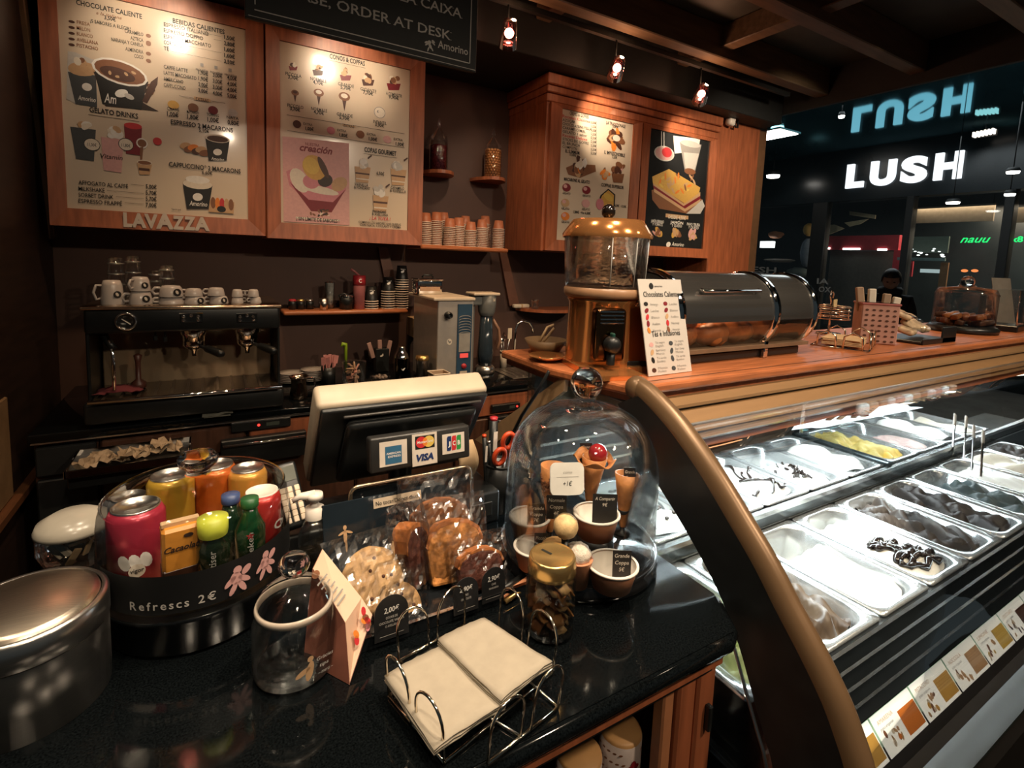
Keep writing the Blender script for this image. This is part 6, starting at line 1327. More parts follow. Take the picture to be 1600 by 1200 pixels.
# black tray with bagged biscuits
v = top_at(1432, 532); t = thing('biscuit_tray', 'black tray of bagged wafers beside the patterned box', 'tray', (v.x, v.y, ZTOP + .0005)); 
MB().lo_hi((-.14, -.07, 0), (.14, .09, .012), .003).build('tray_base', blk, t); MB().lo_hi((.02, -.075, .0), (.14, -.068, .06), .002).build('price_tag', blk, t); MB().lo_hi((-.14, -.075, 0), (.14, -.07, .02), .001).build('tray_lip', blk, t)
tb = t.location.copy(); random.seed(12)
for k, (x, y, z, rx, rz) in enumerate(((-.09, .0, .03, .3, .2), (-.03, .01, .05, .7, -.2), (.02, .0, .04, .5, .1), (.07, .03, .04, .5, .3), (-.05, .04, .085, .4, .6))):
    t = thing('wafer_bag', '%s bag of pale wafers on the black tray, counted from the left' % nms[k], 'wafer bag', (tb.x + x, tb.y + y, ZTOP + .012 + z), rz, 'wafer bags'); t.rotation_euler = (rx, 0, rz)
    MB().box((0, 0, 0), (.075, .055, .022), .009, 3).build('wafer', mat('wafer', (.58, .42, .26), .5, var=.2, scale=50, bump=.4), t); MB().grid(lambda i, j: ((i - .5) * .09, (j - .5) * .075, .015 + random.uniform(-.003, .004)), 6, 6, False).build('wrapper', cello, t)
# large round glass jar on black base (brown goods)
def bigglass(px, py, w_, h_, label, fill, fillm, py_top):
    v = top_at(px, py); hh = Py(px, py_top, v.y + .0).z - ZTOP; r = w_
    t = thing('glass_cloche', label, 'glass jar', (v.x, v.y, ZTOP + .0005)); MB().lathe([(0, 0), (r * 1.12, 0), (r * 1.15, .02), (r * 1.05, .03), (0, .03)], 32).build('base', blk, t)
    MB().lathe([(r, .03), (r, hh * .72), (r * .92, hh * .82), (r * .3, hh * .86), (r * .25, hh * .9)], 36).build('glass_wall', glass, t); MB().sphere((0, 0, hh * .95), r * .24, 14, 10).build('knob', gsol, t)
    MB().lathe([(r * 1.01, hh * .70), (r * 1.02, hh * .72), (r * .98, hh * .74)], 36).build('rim', glass, t)
    return t, r, hh
t, r_, hh_ = bigglass(1502, 518, .115, 0, 'wide glass jar of brown chocolates on black base', 1, None, 436)
tb = t.location.copy(); random.seed(44)
for k in range(22):
    a = 2.4 * k; rr = r_ * .8 * math.sqrt(((k % 11) + .5) / 11); o = MB(Euler((random.uniform(-.4, .4), random.uniform(-.4, .4), a)).to_matrix().to_4x4()).box((0, 0, 0), (.05, .03, .024), .006, 2).build('chocolate', mat('choc_piece_%d' % (k % 3), ((.22, .07, .025), (.10, .04, .02), (.35, .12, .035))[k % 3], .35)); o.location = (tb.x + rr * math.cos(a), tb.y + rr * math.sin(a), ZTOP + .046 + .027 * (k // 11)); tag(o, 'brown chocolate piece in the wide glass jar at the right', 'chocolate', 'chocolates in the wide jar')
v = top_at(1562, 515); t = thing('glass_cube', 'clear square glass case on black base at the right edge', 'glass case', (v.x, v.y, ZTOP + .0005), .1); MB().lo_hi((-.10, -.08, 0), (.10, .08, .03), .004).build('base', blk, t)
for s, d in ((( -.09, -.072, .03), (.09, -.069, .20)), ((-.09, .069, .03), (.09, .072, .20)), ((-.09, -.072, .03), (-.087, .072, .20)), ((.087, -.072, .03), (.09, .072, .20)), ((-.09, -.072, .20), (.09, .072, .203))): MB().lo_hi(s, d).build('pane', glass, t)
for x in (-.089, .089): MB().tube([(x, -.071, .03), (x, -.071, .2)], .003, 6).build('edge_strip', chrome, t)
v = top_at(1580, 512); t = thing('grey_menu_card', 'grey upright menu card at the right edge of the wooden top', 'menu card', (v.x + .14, v.y + .06, ZTOP + .0005), -.2); MB(Matrix.Rotation(-.2, 4, 'X')).lo_hi((-.08, -.002, 0), (.08, .002, .26), .001).build('card', mat('grey_card', (.22, .21, .19), .5), t); MB().lo_hi((-.08, -.002, 0), (.08, .09, .004)).build('foot', MATS['grey_card'], t)
# ================================================================== FRONT SERVICE COUNTER
ZC = 1.10
ft = thing('granite_counter', 'black granite counter top in the foreground', 'counter top', (0, 0, 0)); fc = thing('counter_cabinet', 'wooden cabinet under the granite counter top with open shelf', 'cabinet', (0, 0, 0))
tp = [(-1.35, .45), (.685, .45), (.735, .525), (.735, 1.03), (-1.35, 1.03)]
MB().prism(tp, ZC - .03, ZC).build('granite_slab', granite, ft)
MB().tube([(-1.35, .455, ZC - .016), (.675, .455, ZC - .016), (.69, .462, ZC - .016), (.730, .522, ZC - .016)], .0158, 12).build('bullnose_edge', granite, ft)
MB().lo_hi((-1.35, .452, ZC - .052), (.672, .49, ZC - .032), .004).build('wooden_trim', wood, fc)
MB().lo_hi((-1.35, .462, ZC - .066), (.66, .49, ZC - .053), .002).build('shadow_strip', blk, fc)
pxl, pxm, pxr = Py(1049, 1100, .465).x, Py(1066, 1090, .465).x, Py(1122, 1060, .465).x
MB().lo_hi((pxl, .478, .3), (pxm, .50, ZC - .05), .003).build('inner_stile', mat('stile_orange', (.42, .17, .075), .4), fc)
MB().lo_hi((pxm, .470, .1), ((pxm + pxr) / 2 - .002, .52, ZC - .05), .004).build('door_stile', wood, fc); MB().lo_hi(((pxm + pxr) / 2, .468, .1), (pxr, .52, ZC - .05), .004).build('door_stile', wood, fc)
c = Py(1103, 1117, .468); MB().lo_hi((c.x - .005, .458, c.z - .022), (c.x + .004, .468, c.z + .022), .002).build('door_handle', blk, fc)
MB().lo_hi((-1.35, .76, .1), (pxr, 1.0, ZC - .03)).build('counter_back', wooddk, fc); MB().lo_hi((-1.35, .49, .72), (pxl, .76, .74)).build('shelf_board', wood, fc); MB().lo_hi((pxr - .02, .50, .1), (pxr, .80, ZC - .03)).build('side_panel', wooddk, fc); MB().lo_hi((-1.35, .49, .1), (.33, .50, ZC - .05)).build('front_panel', wooddk, fc)
# patterned canisters in the open shelf
cans = mat('canister_print', (.36, .29, .26), .4)
for k, (px, py, yy, r, lab) in enumerate(((970, 1140, .545, .034, 'patterned cream canister with crest label in the open shelf'), (1027, 1106, .60, .036, 'patterned cream canister beside the wooden stile'), (905, 1178, .555, .036, 'left patterned canister half hidden by the counter edge'))):
    v = Py(px, py, yy); hh = v.z - .7405; t = thing('canister', lab, 'canister', (v.x, yy, .7405), 0, 'canisters in the open shelf')
    MB().lathe([(0, 0), (r, 0), (r, hh), (r * .98, hh)], 28).build('canister_body', cans, t); MB().lathe([(r * 1.0, hh - .006), (r * .98, hh + .003), (r * .9, hh + .006), (0, hh + .004)], 28).build('lid', mat('bamboo_lid', (.45, .24, .09), .5), t)
    mb = MB()
    for j in range(9):
        for i in range(22):
            a = 2 * PI * (i + .5 * (j % 2)) / 22; z = hh - .012 - j * .016
            if z < .01 or math.sin(a) > .3 or (k == 0 and -2.1 < math.atan2(math.sin(a), math.cos(a)) < -1.2 and j < 6): continue
            mb.M = frame((math.cos(a) * (r + .0004), math.sin(a) * (r + .0004), z), (-math.sin(a), math.cos(a), 0), (0, 0, 1)); mb.c('brown').ell(0, 0, .0034, .0018, 0, 7, rot=.3)
    if k == 0:
        a = -1.65; mb.M = frame((math.cos(a) * (r + .001), math.sin(a) * (r + .001), hh - .05), (-math.sin(a), math.cos(a), 0), (0, 0, 1)); mb.c('maroon').ell(0, .022, .005, .006, 0, 9).ell(-.006, .018, .004, .004, 0, 8).ell(.006, .018, .004, .004, 0, 8); mb.c('grey').text('NOIR', 0, 0, .008, .026, 0, bold=.01, align='C').text('chocolat', 0, -.012, .005, .022, 0, align='C')
    mb.build('pattern_print', PAL, t)

# ------------------------------------------------------------------ glass dome with cones and cups
DC = Vector((.595, .727)); ZP = ZC + .030
t = thing('glass_dome', 'tall glass cloche with round knob over sample cones and cups', 'glass dome', (DC.x, DC.y, ZC + .0005))
MB().lathe([(0, 0), (.144, 0), (.148, .006), (.148, .016), (.145, .022), (.145, .026), (.142, .0295), (0, .0295)], 64).build('black_plate', mat('gloss_black_wood', (.010, .010, .011), .12, coat=.6), t)
MB().lathe([(.1440, .030), (.1470, .031), (.1470, .036), (.1430, .038)], 64).build('glass_foot_ring', glassd, t)
pd = [(.1415, .036), (.1415, .14), (.1395, .185), (.132, .220), (.118, .248), (.098, .270), (.070, .286), (.040, .294), (.022, .297)]
MB().lathe(pd + [(p_[0] - .003, p_[1] - .003) for p_ in pd[::-1]], 72).build('glass_bell', glassd, t)
MB().lathe([(.0, .296), (.024, .297), (.017, .302), (.020, .307)], 32).build('knob_neck', glassd, t)
MB().sphere((0, 0, .3345), .030, 32, 20).build('glass_knob', gsol, t)
cone_m = mat('waffle_cone', (.52, .21, .065), .55, var=.25, scale=45, bump=.4); sleeve = mat('orange_brown_cup', (.62, .26, .13), .45, var=.1, scale=10); inw = mat('cup_inside_white', (.80, .74, .66), .5)
tagm = mat('black_tag', (.020, .017, .015), .4)
def ptag(par, x, y, z, w_, h_, lines, rz=0.0, tilt=-.12, m=tagm):
    M_ = Matrix.Translation((x, y, z)) @ Matrix.Rotation(rz, 4, 'Z') @ Matrix.Rotation(PI / 2 + tilt, 4, 'X')
    o = MB(M_).lo_hi((-w_ / 2, 0, -.001), (w_ / 2, h_, 0)).build('price_tag', m, par)
    mb = MB(M_)
    for k, l in enumerate(lines): mb.c('cream').text(l, 0, h_ - .011 - .011 * k, .006, min(w_ * .8, .0045 * len(l)), .0005, align='C', shear=.15)
    mb.build('tag_lettering', PAL, o); return o
def tub(px, py, zr, r, h, label, lines, tw=.026, th=.042, k=.0, rz=-.5):
    v = Pz(px, py, zr); v = Vector((DC.x + (v.x - DC.x) * (1 - k), DC.y + (v.y - DC.y) * (1 - k), 0)); z0 = zr - h
    t = thing('sample_tub', label, 'paper cup', (v.x, v.y, z0), 0, 'sample cups under the dome')
    MB().lathe([(0, .0), (r * .78, 0), (r, h)], 32).build('cup_wall', sleeve, t); MB().lathe([(r - .0015, h), (r * .78 - .002, .004), (0, .004)], 32).build('cup_inside', inw, t); MB().lathe([(r - .002, h - .001), (r + .0022, h), (r + .0022, h + .003), (r - .002, h + .003)], 32).build('rim', white, t)
    if lines: ptag(t, 0.004, -r * .45, h * .55, tw, th, lines, rz)
    return t
ZD = ZP + .0005
def riser(x, y, z, r, label):
    if z > ZD + .002:
        t = thing('riser', label, 'riser', (x, y, ZD)); MB().lathe([(0, 0), (r, 0), (r, z - ZD - .0006), (0, z - ZD - .0006)], 24).build('riser_block', blk, t); MB().lathe([(r, 0), (r + .002, .001), (r + .002, .004), (r, .005)], 24).build('foot_ring', chrome, t)
a1 = tub(957, 882, ZD + .036, .0405, .036, 'front right sample cup with a tall dark tag', ['Grande', 'Coppa', '5€'], .030, .046)
a2 = tub(824, 860, ZD + .034, .034, .034, 'front left small sample cup with dark tag', ['Piccola', 'Coppa', '3€'], .024, .044, .12)
a3 = tub(826, 808, ZD + .052, .037, .035, 'rear left sample cup with wide dark tag', ['Grande', 'Coppa', '7€'], .034, .046, .02); riser(a3.location.x, a3.location.y, a3.location.z, .03, 'black riser under the rear left sample cup')
a4 = tub(932, 803, ZD + .070, .041, .040, 'rear middle sample cup with large tilted dark tag', ['A Compartir', '9€'], .045, .060, .0); riser(a4.location.x, a4.location.y, a4.location.z, .034, 'black riser under the rear middle sample cup')
# little centre cup with cream ball
v = Pz(903, 868, ZD + .05); t = thing('sample_tub', 'small centre sample cup holding a whipped white scoop', 'paper cup', (v.x, v.y, ZD), 0, 'sample cups under the dome')
MB().lathe([(0, 0), (.018, 0), (.024, .045), (.0255, .047), (.022, .047), (0, .04)], 24).build('cup_wall', sleeve, t); random.seed(2); MB().sphere((0, 0, .053), .021, 20, 14, (1, 1, .85), .07).build('white_scoop', mat('whipped_white', (.66, .58, .48), .6, var=.15, scale=120, bump=.7), t)
v = Pz(884, 822, ZD + .098); tx, ty = v.x, v.y; t = thing('macaroon_stack', 'round pale biscuit ball standing on a thin pedestal', 'macaroon', (tx, ty, ZD)); MB().lathe([(0, 0), (.014, 0), (.006, .006), (.006, .078), (0, .078)], 12).build('pedestal', blk, t); random.seed(6); MB().sphere((0, 0, .098), .0205, 20, 14, (1, 1, 1), .03).build('biscuit_ball', mat('pale_biscuit', (.66, .46, .22), .6, var=.3, scale=60, bump=.4), t)
ptag(t, .002, .03, .095, .034, .040, ['Normale', 'Coppa', '4€'], -.5)
v = Pz(868, 852, ZD + .05); t = thing('macaroon_stack', 'flat golden wafer scoop in front of the pedestal ball', 'macaroon', (v.x, v.y, ZD)); MB().lathe([(0, 0), (.020, 0), (.024, .035), (0, .035)], 16).build('cup', sleeve, t); random.seed(6); MB().sphere((0, 0, .045), .026, 20, 12, (1, 1, .55), .05).build('golden_scoop', mat('golden_biscuit', (.60, .34, .13), .6, var=.3, scale=60, bump=.5), t)
# cones
def cone(px, py, yy, rt, L, label, kind, tilt=(0, 0)):
    v = Py(px, py, yy); zb = ZD; zt = v.z - zb
    t = thing('wafer_cone', label, 'wafer cone', (v.x, yy, zb), 0, 'sample cones under the dome'); hgt = min(L, zt - .004); z0 = zt - hgt
    if z0 > .006: MB().lathe([(0, 0), (.016, 0), (.016, .003), (.005, .006), (.005, z0 + .02), (.012, z0 + .035), (0, z0 + .035)], 14).build('cone_stand', blk, t)
    Mt = Matrix.Translation((0, 0, z0)) @ Matrix.Rotation(tilt[0], 4, 'X') @ Matrix.Rotation(tilt[1], 4, 'Y')
    MB(Mt).lathe([(.006, 0), (rt * .75, hgt * .68), (rt, hgt), (rt - .003, hgt), (rt * .75 - .003, hgt * .7), (0, .01)], 28).build('cone_wall', cone_m, t)
    if kind == 'sprinkle':
        random.seed(77); mb = MB(Mt)
        for k in range(150):
            a = random.uniform(0, 6.28); q = random.uniform(.55, .86); rr = rt * (.12 + .88 * q) * .93 + .003
            mb2 = Mt @ frame((rr * math.cos(a), rr * math.sin(a), hgt * q), (-math.sin(a), math.cos(a), random.uniform(-1, 1)), (0, 0, 1)); mb.M = mb2; mb.box((0, 0, 0), (.007, .0026, .0026)); 
        o = mb.build('sprinkles', mat('sprinkle', (.30, .12, .05), .5, var=.7, scale=200)); o.parent = t; o['kind'] = 'stuff'
        ca = MB(Mt @ Matrix.Translation((.004, -.034, hgt - .012)) @ Matrix.Rotation(PI / 2 - .30, 4, 'X') @ Matrix.Rotation(-.12, 4, 'Z')).prism(rrect(.074, .056, .012, 4), 0, .002).build('white_card', mat('white_card', (.74, .70, .64), .5), t)
        mb = MB(Mt @ Matrix.Translation((.004, -.034, hgt - .012)) @ Matrix.Rotation(PI / 2 - .30, 4, 'X') @ Matrix.Rotation(-.12, 4, 'Z')); mb.c('grey').poly([(-.024, .003), (.024, .003), (.024, .0037), (-.024, .0037)], .0025).text('cono', 0, .009, .005, .02, .0025, align='C', shear=.2); mb.c('black').text('+1€', 0, -.012, .008, .02, .0025, align='C', shear=.2); mb.build('card_print', PAL, ca)
    if kind == 'red':
        MB(Mt).grid(lambda u, v_: ((rt + .012 * v_) * 1.15 * math.cos(2 * PI * u), (rt + .012 * v_) * 1.15 * math.sin(2 * PI * u), hgt * (.88 + .10 * v_) + .006 * math.sin(2 * PI * u * 5) * v_), 40, 3).build('petal_rim', cone_m, t).modifiers.new('s', 'SOLIDIFY').thickness = .002
        MB(Mt).sphere((.004, -.004, hgt + .008), .0195, 24, 16).build('cherry_scoop', mat('cherry_red', (.36, .02, .025), .15, coat=.6), t)
        ptag(t, .01, .03, hgt - .01, .026, .05, ['Cono', '5€'], -.4)
    if kind == 'tag': ptag(t, .006, -.006, hgt - .018, .024, .046, ['Grande', 'Cono', '5€'], -.5)
    return t
cone(864, 728, .735, .026, .125, 'sample cone with chocolate sprinkles and a white card', 'sprinkle', (0, .03))
cone(925, 712, .775, .026, .110, 'sample cone with glossy red ball under the knob', 'red', (.05, .02))
cone(978, 742, .705, .024, .105, 'plain sample cone with dark tag at the right of the dome', 'tag', (-.05, .08))

# ------------------------------------------------------------------ mason jar with gold slot lid
t = thing('mason_jar', 'glass mason jar with gold slotted lid in front of the dome', 'jar', (.433, .586, ZC + .0005)); mr = .0375
MB().lathe([(0, .002), (.034, .002), (mr, .008), (mr, .082), (.033, .094), (.0325, .1)], 40).build('jar_wall', glass, t); MB().lathe([(.034, .006), (.035, .008), (.035, .08), (.031, .092)], 32).build('jar_inner_wall', glass, t)
MB().lathe([(.0345, .094), (.0365, .096), (.0355, .101), (.0365, .105), (.0355, .112), (.0350, .118), (.033, .121), (.030, .1195), (0, .1195)], 44).build('gold_lid', goldlid, t)
MB(Matrix.Rotation(.35, 4, 'Z')).lo_hi((-.0018, .002, .1192), (.0018, .020, .1203)).build('coin_slot', blkm, t)
MB(frame((-.004, -mr - .0004, .070), (1, 0, 0), (0, 0, 1))).tube([(-.014 + .028 * i / 12, .006 * math.sin(i * .9), 0) for i in range(13)], .0014, 5).build('embossed_script', glass, t)
MB().lathe([(0, .001), (.033, .001), (.036, .004), (.035, .008), (0, .008)], 40).build('jar_base', gsol, t)
tb = t.location.copy(); random.seed(91)
cols = [mat('cinnamon_%d' % k, c_, .6, var=.3, scale=60, bump=.4) for k, c_ in enumerate(((.70, .30, .09), (.52, .19, .06), (.78, .44, .18)))]
wh = ['at the bottom', 'in the lower half', 'in the middle', 'in the upper half', 'at the top']
for k in range(46):
    a = 2.4 * k; rr = .012 + .013 * ((k * 5) % 7) / 7; z = .008 + .068 * k / 46
    mb = MB(Euler((random.uniform(-.7, .7), random.uniform(-.7, .7), a)).to_matrix().to_4x4()); L = random.uniform(.020, .030)
    mb.grid(lambda u, v_: ((u - .5) * L, (v_ - .5) * .016, .004 * math.sin(PI * u) + .003 * math.cos(4 * v_)), 4, 3)
    o = mb.build('cinnamon_chip', cols[k % 3]); o.modifiers.new('s', 'SOLIDIFY').thickness = .0025; o.location = (tb.x + rr * math.cos(a), tb.y + rr * math.sin(a), ZC + z + .004); tag(o, 'curled brown chip %s of the mason jar' % wh[min(4, k // 10)], 'wafer chip', 'brown chips in the mason jar')
# chocolate striped wafer ribbon left of the jar
t = thing('striped_wafer', 'striped wafer roll bundle lying between cakes and dome', 'wafer roll', (Pz(806, 917, ZC + .015).x, Pz(806, 917, ZC + .015).y, ZC + .0005), .2)
for k in range(4): MB().tube([(-.03, -.008 + .006 * k, .006 + .006 * (k % 2)), (.03, -.004 + .006 * k, .010 + .006 * (k % 2))], .0042, 8).build('wafer_stripe', (goldlid, sleeve, cream, blk)[k], t)

# ------------------------------------------------------------------ clear lidded tip jar
t = thing('tip_jar', 'empty clear glass jar with ball lid and cherub print', 'jar', (.087, .687, ZC + .0005)); jr = .052
MB().lathe([(0, .003), (.046, .003), (jr, .012), (jr, .070), (.047, .084), (.044, .088)], 48).build('jar_wall', glass, t); MB().lathe([(0, .006), (.044, .006), (.0495, .014), (.0495, .069), (.045, .082)], 40).build('jar_inner_wall', glass, t)
MB().lathe([(.046, .087), (.0482, .088), (.0486, .093), (.0470, .097), (.0445, .096), (.044, .088)], 48).build('lid_gasket', mat('frosted_gasket', (.50, .42, .34), .25), t)
MB().lathe([(.046, .100), (.040, .110), (.026, .120), (.012, .125), (.009, .128), (0, .128)], 40).build('glass_lid', glassd, t); MB().sphere((0, 0, .146), .0195, 24, 16, (1, 1, .85)).build('lid_knob', gsol, t)
MB().lathe([(0, .001), (.046, .001), (.050, .005), (.049, .011), (0, .009)], 48).build('jar_base', gsol, t)
a = -1.30; mb = MB(frame((math.cos(a) * (jr + .0006), math.sin(a) * (jr + .0006), .030), (-math.sin(a), math.cos(a), 0), (0, 0, 1)))
mb.c('tanp').ell(-.012, .0, .010, .004, 0, 12, rot=.3).ell(-.003, -.002, .005, .013, .0, 12, rot=-.2).ell(-.002, .014, .004, .004, 0, 10); mb.c('lgrey').text('Gràcies', .006, .006, .005, .022, 0, shear=.2).text('tips', .010, -.004, .005, .012, 0, shear=.2).text('~ merci ~', .008, -.014, .005, .02, 0, shear=.2); mb.build('printed_cherub', PAL, t)

# ------------------------------------------------------------------ big drinks jar on a black drum
BC = Vector((-.023, .892)); 
t = thing('drinks_jar', 'large clear lidded jar of drink cans on a black drum', 'jar', (BC.x, BC.y, ZC + .0005)); br = .127
MB().lathe([(0, 0), (.118, 0), (.122, .006), (.122, .046), (.128, .052), (.128, .058), (0, .058)], 56).build('black_drum', mat('drum_black', (.008, .009, .010), .18), t)
MB().lathe([(.10, .0585), (.130, .060), (.132, .066), (.128, .070)], 56).build('glass_foot_ring', glassd, t)
MB().lathe([(br, .068), (br, .160), (.124, .175), (.118, .184)], 64).build('glass_wall', glassd, t)
MB().lathe([(.118, .184), (.122, .187), (.116, .192), (.090, .202), (.050, .209), (.020, .212)], 56).build('glass_lid', glassd, t)
MB().lathe([(.018, .211), (.016, .218), (.026, .226), (.028, .236), (.022, .243), (0, .244)], 32).build('lid_knob', gsol, t)
lb = MB().lathe([(br + .0012, .070), (br + .0012, .124)], 40, (0, 0, 0), True, -PI * 1.02, PI * .02).build('label_band', mat('label_black', (.010, .010, .010), .4), t)
def onband(a, z, dr=.0022): return frame((math.cos(a) * (br + dr), math.sin(a) * (br + dr), z), (-math.sin(a), math.cos(a), 0), (0, 0, 1))
mb = MB(); txt = 'Refrescs 2€'; a = -2.22
for i, ch in enumerate(txt):
    if ch == ' ': a += .06; continue
    mb.M = onband(a, .078); mb.c('lgrey').text(ch, 0, 0, .0115, None, 0, bold=.012); a += tmesh(ch)[2] * .0115 / .7 / br * 1.08 + .022
for ca in (-1.20, -.86):
    mb.M = onband(ca, .090); mb.c('rose')
    for (x, y, e1, e2, r_) in ((0, .018, .006, .006, 0), (-.002, .006, .008, .010, .3), (-.010, .004, .010, .004, .7), (.009, .002, .010, .004, -.6), (-.006, -.008, .004, .010, -.5), (.006, -.008, .004, .010, .5), (.012, .014, .008, .005, .8)): mb.ell(x, y, e1, e2, .0002, 10, rot=r_)
mb.build('label_lettering', PAL, lb)
# drinks inside: cans and bottles stand on the drum
ZJ = ZC + .0695
MB().lathe([(0, .0585), (.116, .0585), (.116, .0685), (0, .0685)], 40).build('inner_platform', kraft, t)
def can(x, y, h, r, col, label, name='drink_can', topm=None, m=None, deco=None, rz=0.0):
    t = thing(name, label, 'drink can', (BC.x + x, BC.y + y, ZJ), rz, 'drinks in the big jar'); mm = m or mat('can_' + label.split()[0] + label.split()[1], col, .28, .3, var=.10, scale=12)
    MB().lathe([(0, 0), (r * .8, 0), (r, .006), (r, h - .012), (r * .82, h), (r * .78, h - .001)], 28).build('can_body', mm, t); MB().lathe([(r * .84, h - .002), (r * .84, h + .001), (r * .78, h + .001), (r * .76, h - .003), (0, h - .003)], 28).build('can_top', topm or steel, t)
    if deco: deco(t, r, h)
    return t
def dmat(r, a, z): return frame((math.cos(a) * (r + .0008), math.sin(a) * (r + .0008), z), (-math.sin(a), math.cos(a), 0), (0, 0, 1))
def coladeco(t, r, h):
    mb = MB()
    for i, ch in enumerate('Co'): mb.M = dmat(r, -1.0 + .5 * i, h * .45); mb.c('white').text(ch, 0, 0, .014, None, 0, shear=.2, bold=.03)
    mb.build('can_script', PAL, t)
def teadeco(t, r, h):
    mb = MB()
    for a0 in (-1.9, -1.55, -1.2): mb.M = dmat(r, a0, h * .40); mb.c('white').ell(0, 0, .007, .012, 0, 12, rot=.3)
    mb.M = dmat(r, -1.5, h * .28); mb.c('cream').ell(0, 0, .010, .010, .0003); mb.c('black').text('vigor', 0, -.002, .006, .016, .0006, align='C', bold=.02); mb.M = dmat(r, -2.2, h * .15); mb.c('tanp').poly([(-.006, -.008), (.006, -.008), (.006, .008), (-.006, .008)])
    mb.build('can_print', PAL, t)
can(-.078, -.012, .112, .036, (.42, .03, .06), 'crimson fruit can at the left side of the big jar', deco=teadeco)
can(.086, -.020, .104, .028, (.50, .035, .03), 'red cola can at the right side of the big jar', topm=white, deco=coladeco)
can(-.040, .062, .122, .033, (.60, .36, .04), 'yellow drink can at the back left of the big jar')
can(.022, .078, .122, .033, (.62, .14, .02), 'orange drink can at the back of the big jar')
can(.070, .052, .118, .030, (.64, .30, .05), 'golden drink can at the back right of the big jar')
can(-.094, .055, .100, .027, (.35, .36, .38), 'silver drink can behind the crimson one')
# cocoa pouch
t = thing('cocoa_carton', 'orange and brown cocoa drink bottle beside the crimson can', 'drink bottle', (BC.x - .022, BC.y - .070, ZJ), .15, 'drinks in the big jar')
MB().box((0, 0, .050), (.046, .032, .10), .004).build('carton_body', mat('cocoa_orange', (.62, .25, .035), .4), t); MB().lo_hi((-.0235, -.0165, .0), (.0235, .0165, .042), .002).build('brown_lower_half', mat('cocoa_brown', (.045, .018, .010), .35), t); MB().lo_hi((-.023, -.005, .099), (.023, .005, .106), .001).build('top_seam', kraft, t)
mb = MB(frame((0, -.0170, .0), (1, 0, 0), (0, 0, 1))); mb.c('dkbrown').text('Cacaolat', 0, .068, .0085, .042, .0, align='C', shear=.3, bold=.03).ell(.008, .088, .006, .003, 0); mb.c('orange').ell(0, .022, .012, .010, .0004); mb.c('dkbrown').ell(.003, .022, .009, .008, .0006); mb.c('orange').ell(.006, .020, .004, .006, .0008, rot=.6).ell(-.010, .014, .010, .002, .0008, rot=-.2); mb.build('carton_print', PAL, t)
# small bottles
def bottle(x, y, h, r, col, capc, label, txt=None, tcol='white', star=False):
    t = thing('drink_bottle', label, 'drink bottle', (BC.x + x, BC.y + y, ZJ), 0, 'drinks in the big jar')
    MB().lathe([(0, 0), (r, .002), (r, h * .62), (r * .55, h * .80), (r * .48, h * .9), (0, h * .9)], 24).build('bottle_glass', mat('bottle_' + label.split()[0], col, .12, coat=.5), t); MB().lathe([(r * .56, h * .88), (r * .60, h * .9), (r * .58, h), (0, h)], 20).build('cap', mat('cap_' + label.split()[0], capc, .4), t)
    mb = MB()
    if txt:
        mb.M = dmat(r, -1.62, .012) @ Matrix.Rotation(PI / 2, 4, 'Z'); mb.c(tcol).text(txt, 0, -.004, .009 if len(txt) > 9 else .008, h * .52, .0, bold=.01)
    if star:
        mb.M = dmat(r, -1.62, h * .58); mb.c('red').poly([((.006 if i % 2 == 0 else .0025) * math.sin(PI * i / 5), (.006 if i % 2 == 0 else .0025) * math.cos(PI * i / 5)) for i in range(10)])
    if txt or star: mb.build('bottle_lettering', PAL, t)
    return t
t = bottle(.018, -.088, .108, .021, (.012, .022, .010), (.50, .55, .05), 'dark green apple drink bottle with lime cap at the front', 'Appletiser', 'lgrey'); MB().lathe([(.0185, .083), (.0195, .088), (.0195, .108), (0, .109)], 22).build('wide_cap', mat('lime_cap', (.48, .52, .05), .4), t)
bottle(.066, -.068, .118, .021, (.008, .05, .016), (.02, .10, .03), 'green beer bottle with a red star', 'Heineken', 'white', True)
bottle(.042, -.030, .112, .022, (.010, .030, .014), (.05, .08, .2), 'slender dark bottle behind the star bottle')

# ------------------------------------------------------------------ small glass bowl with white lid behind
v = Pz(118, 905, ZC); t = thing('sugar_pot', 'small glass pot with pale lid beside the big jar', 'pot', (v.x - .01, v.y + .06, ZC + .0005)); pr_ = .052
MB().lathe([(0, .002), (.040, .002), (pr_, .03), (pr_, .055), (.048, .06)], 36).build('pot_glass', glass, t); MB().lathe([(.050, .060), (.054, .062), (.054, .068), (.050, .078), (.030, .090), (0, .094)], 36).build('pale_lid', mat('pale_lid', (.42, .38, .31), .25, var=.12, scale=14), t)
tb = t.location.copy(); random.seed(61)
for k in range(12): 
    o = MB(Euler((random.uniform(0, 3), random.uniform(0, 3), 0)).to_matrix().to_4x4()).box((0, 0, 0), (.030, .012, .004), .001).build('sugar_sachet', (steel, cream, kraft)[k % 3]); a = 2.4 * k; o.location = (tb.x + .024 * math.cos(a), tb.y + .024 * math.sin(a), ZC + .016 + .003 * k); tag(o, 'small sugar sachet inside the glass pot', 'sachet', 'sachets in the glass pot')
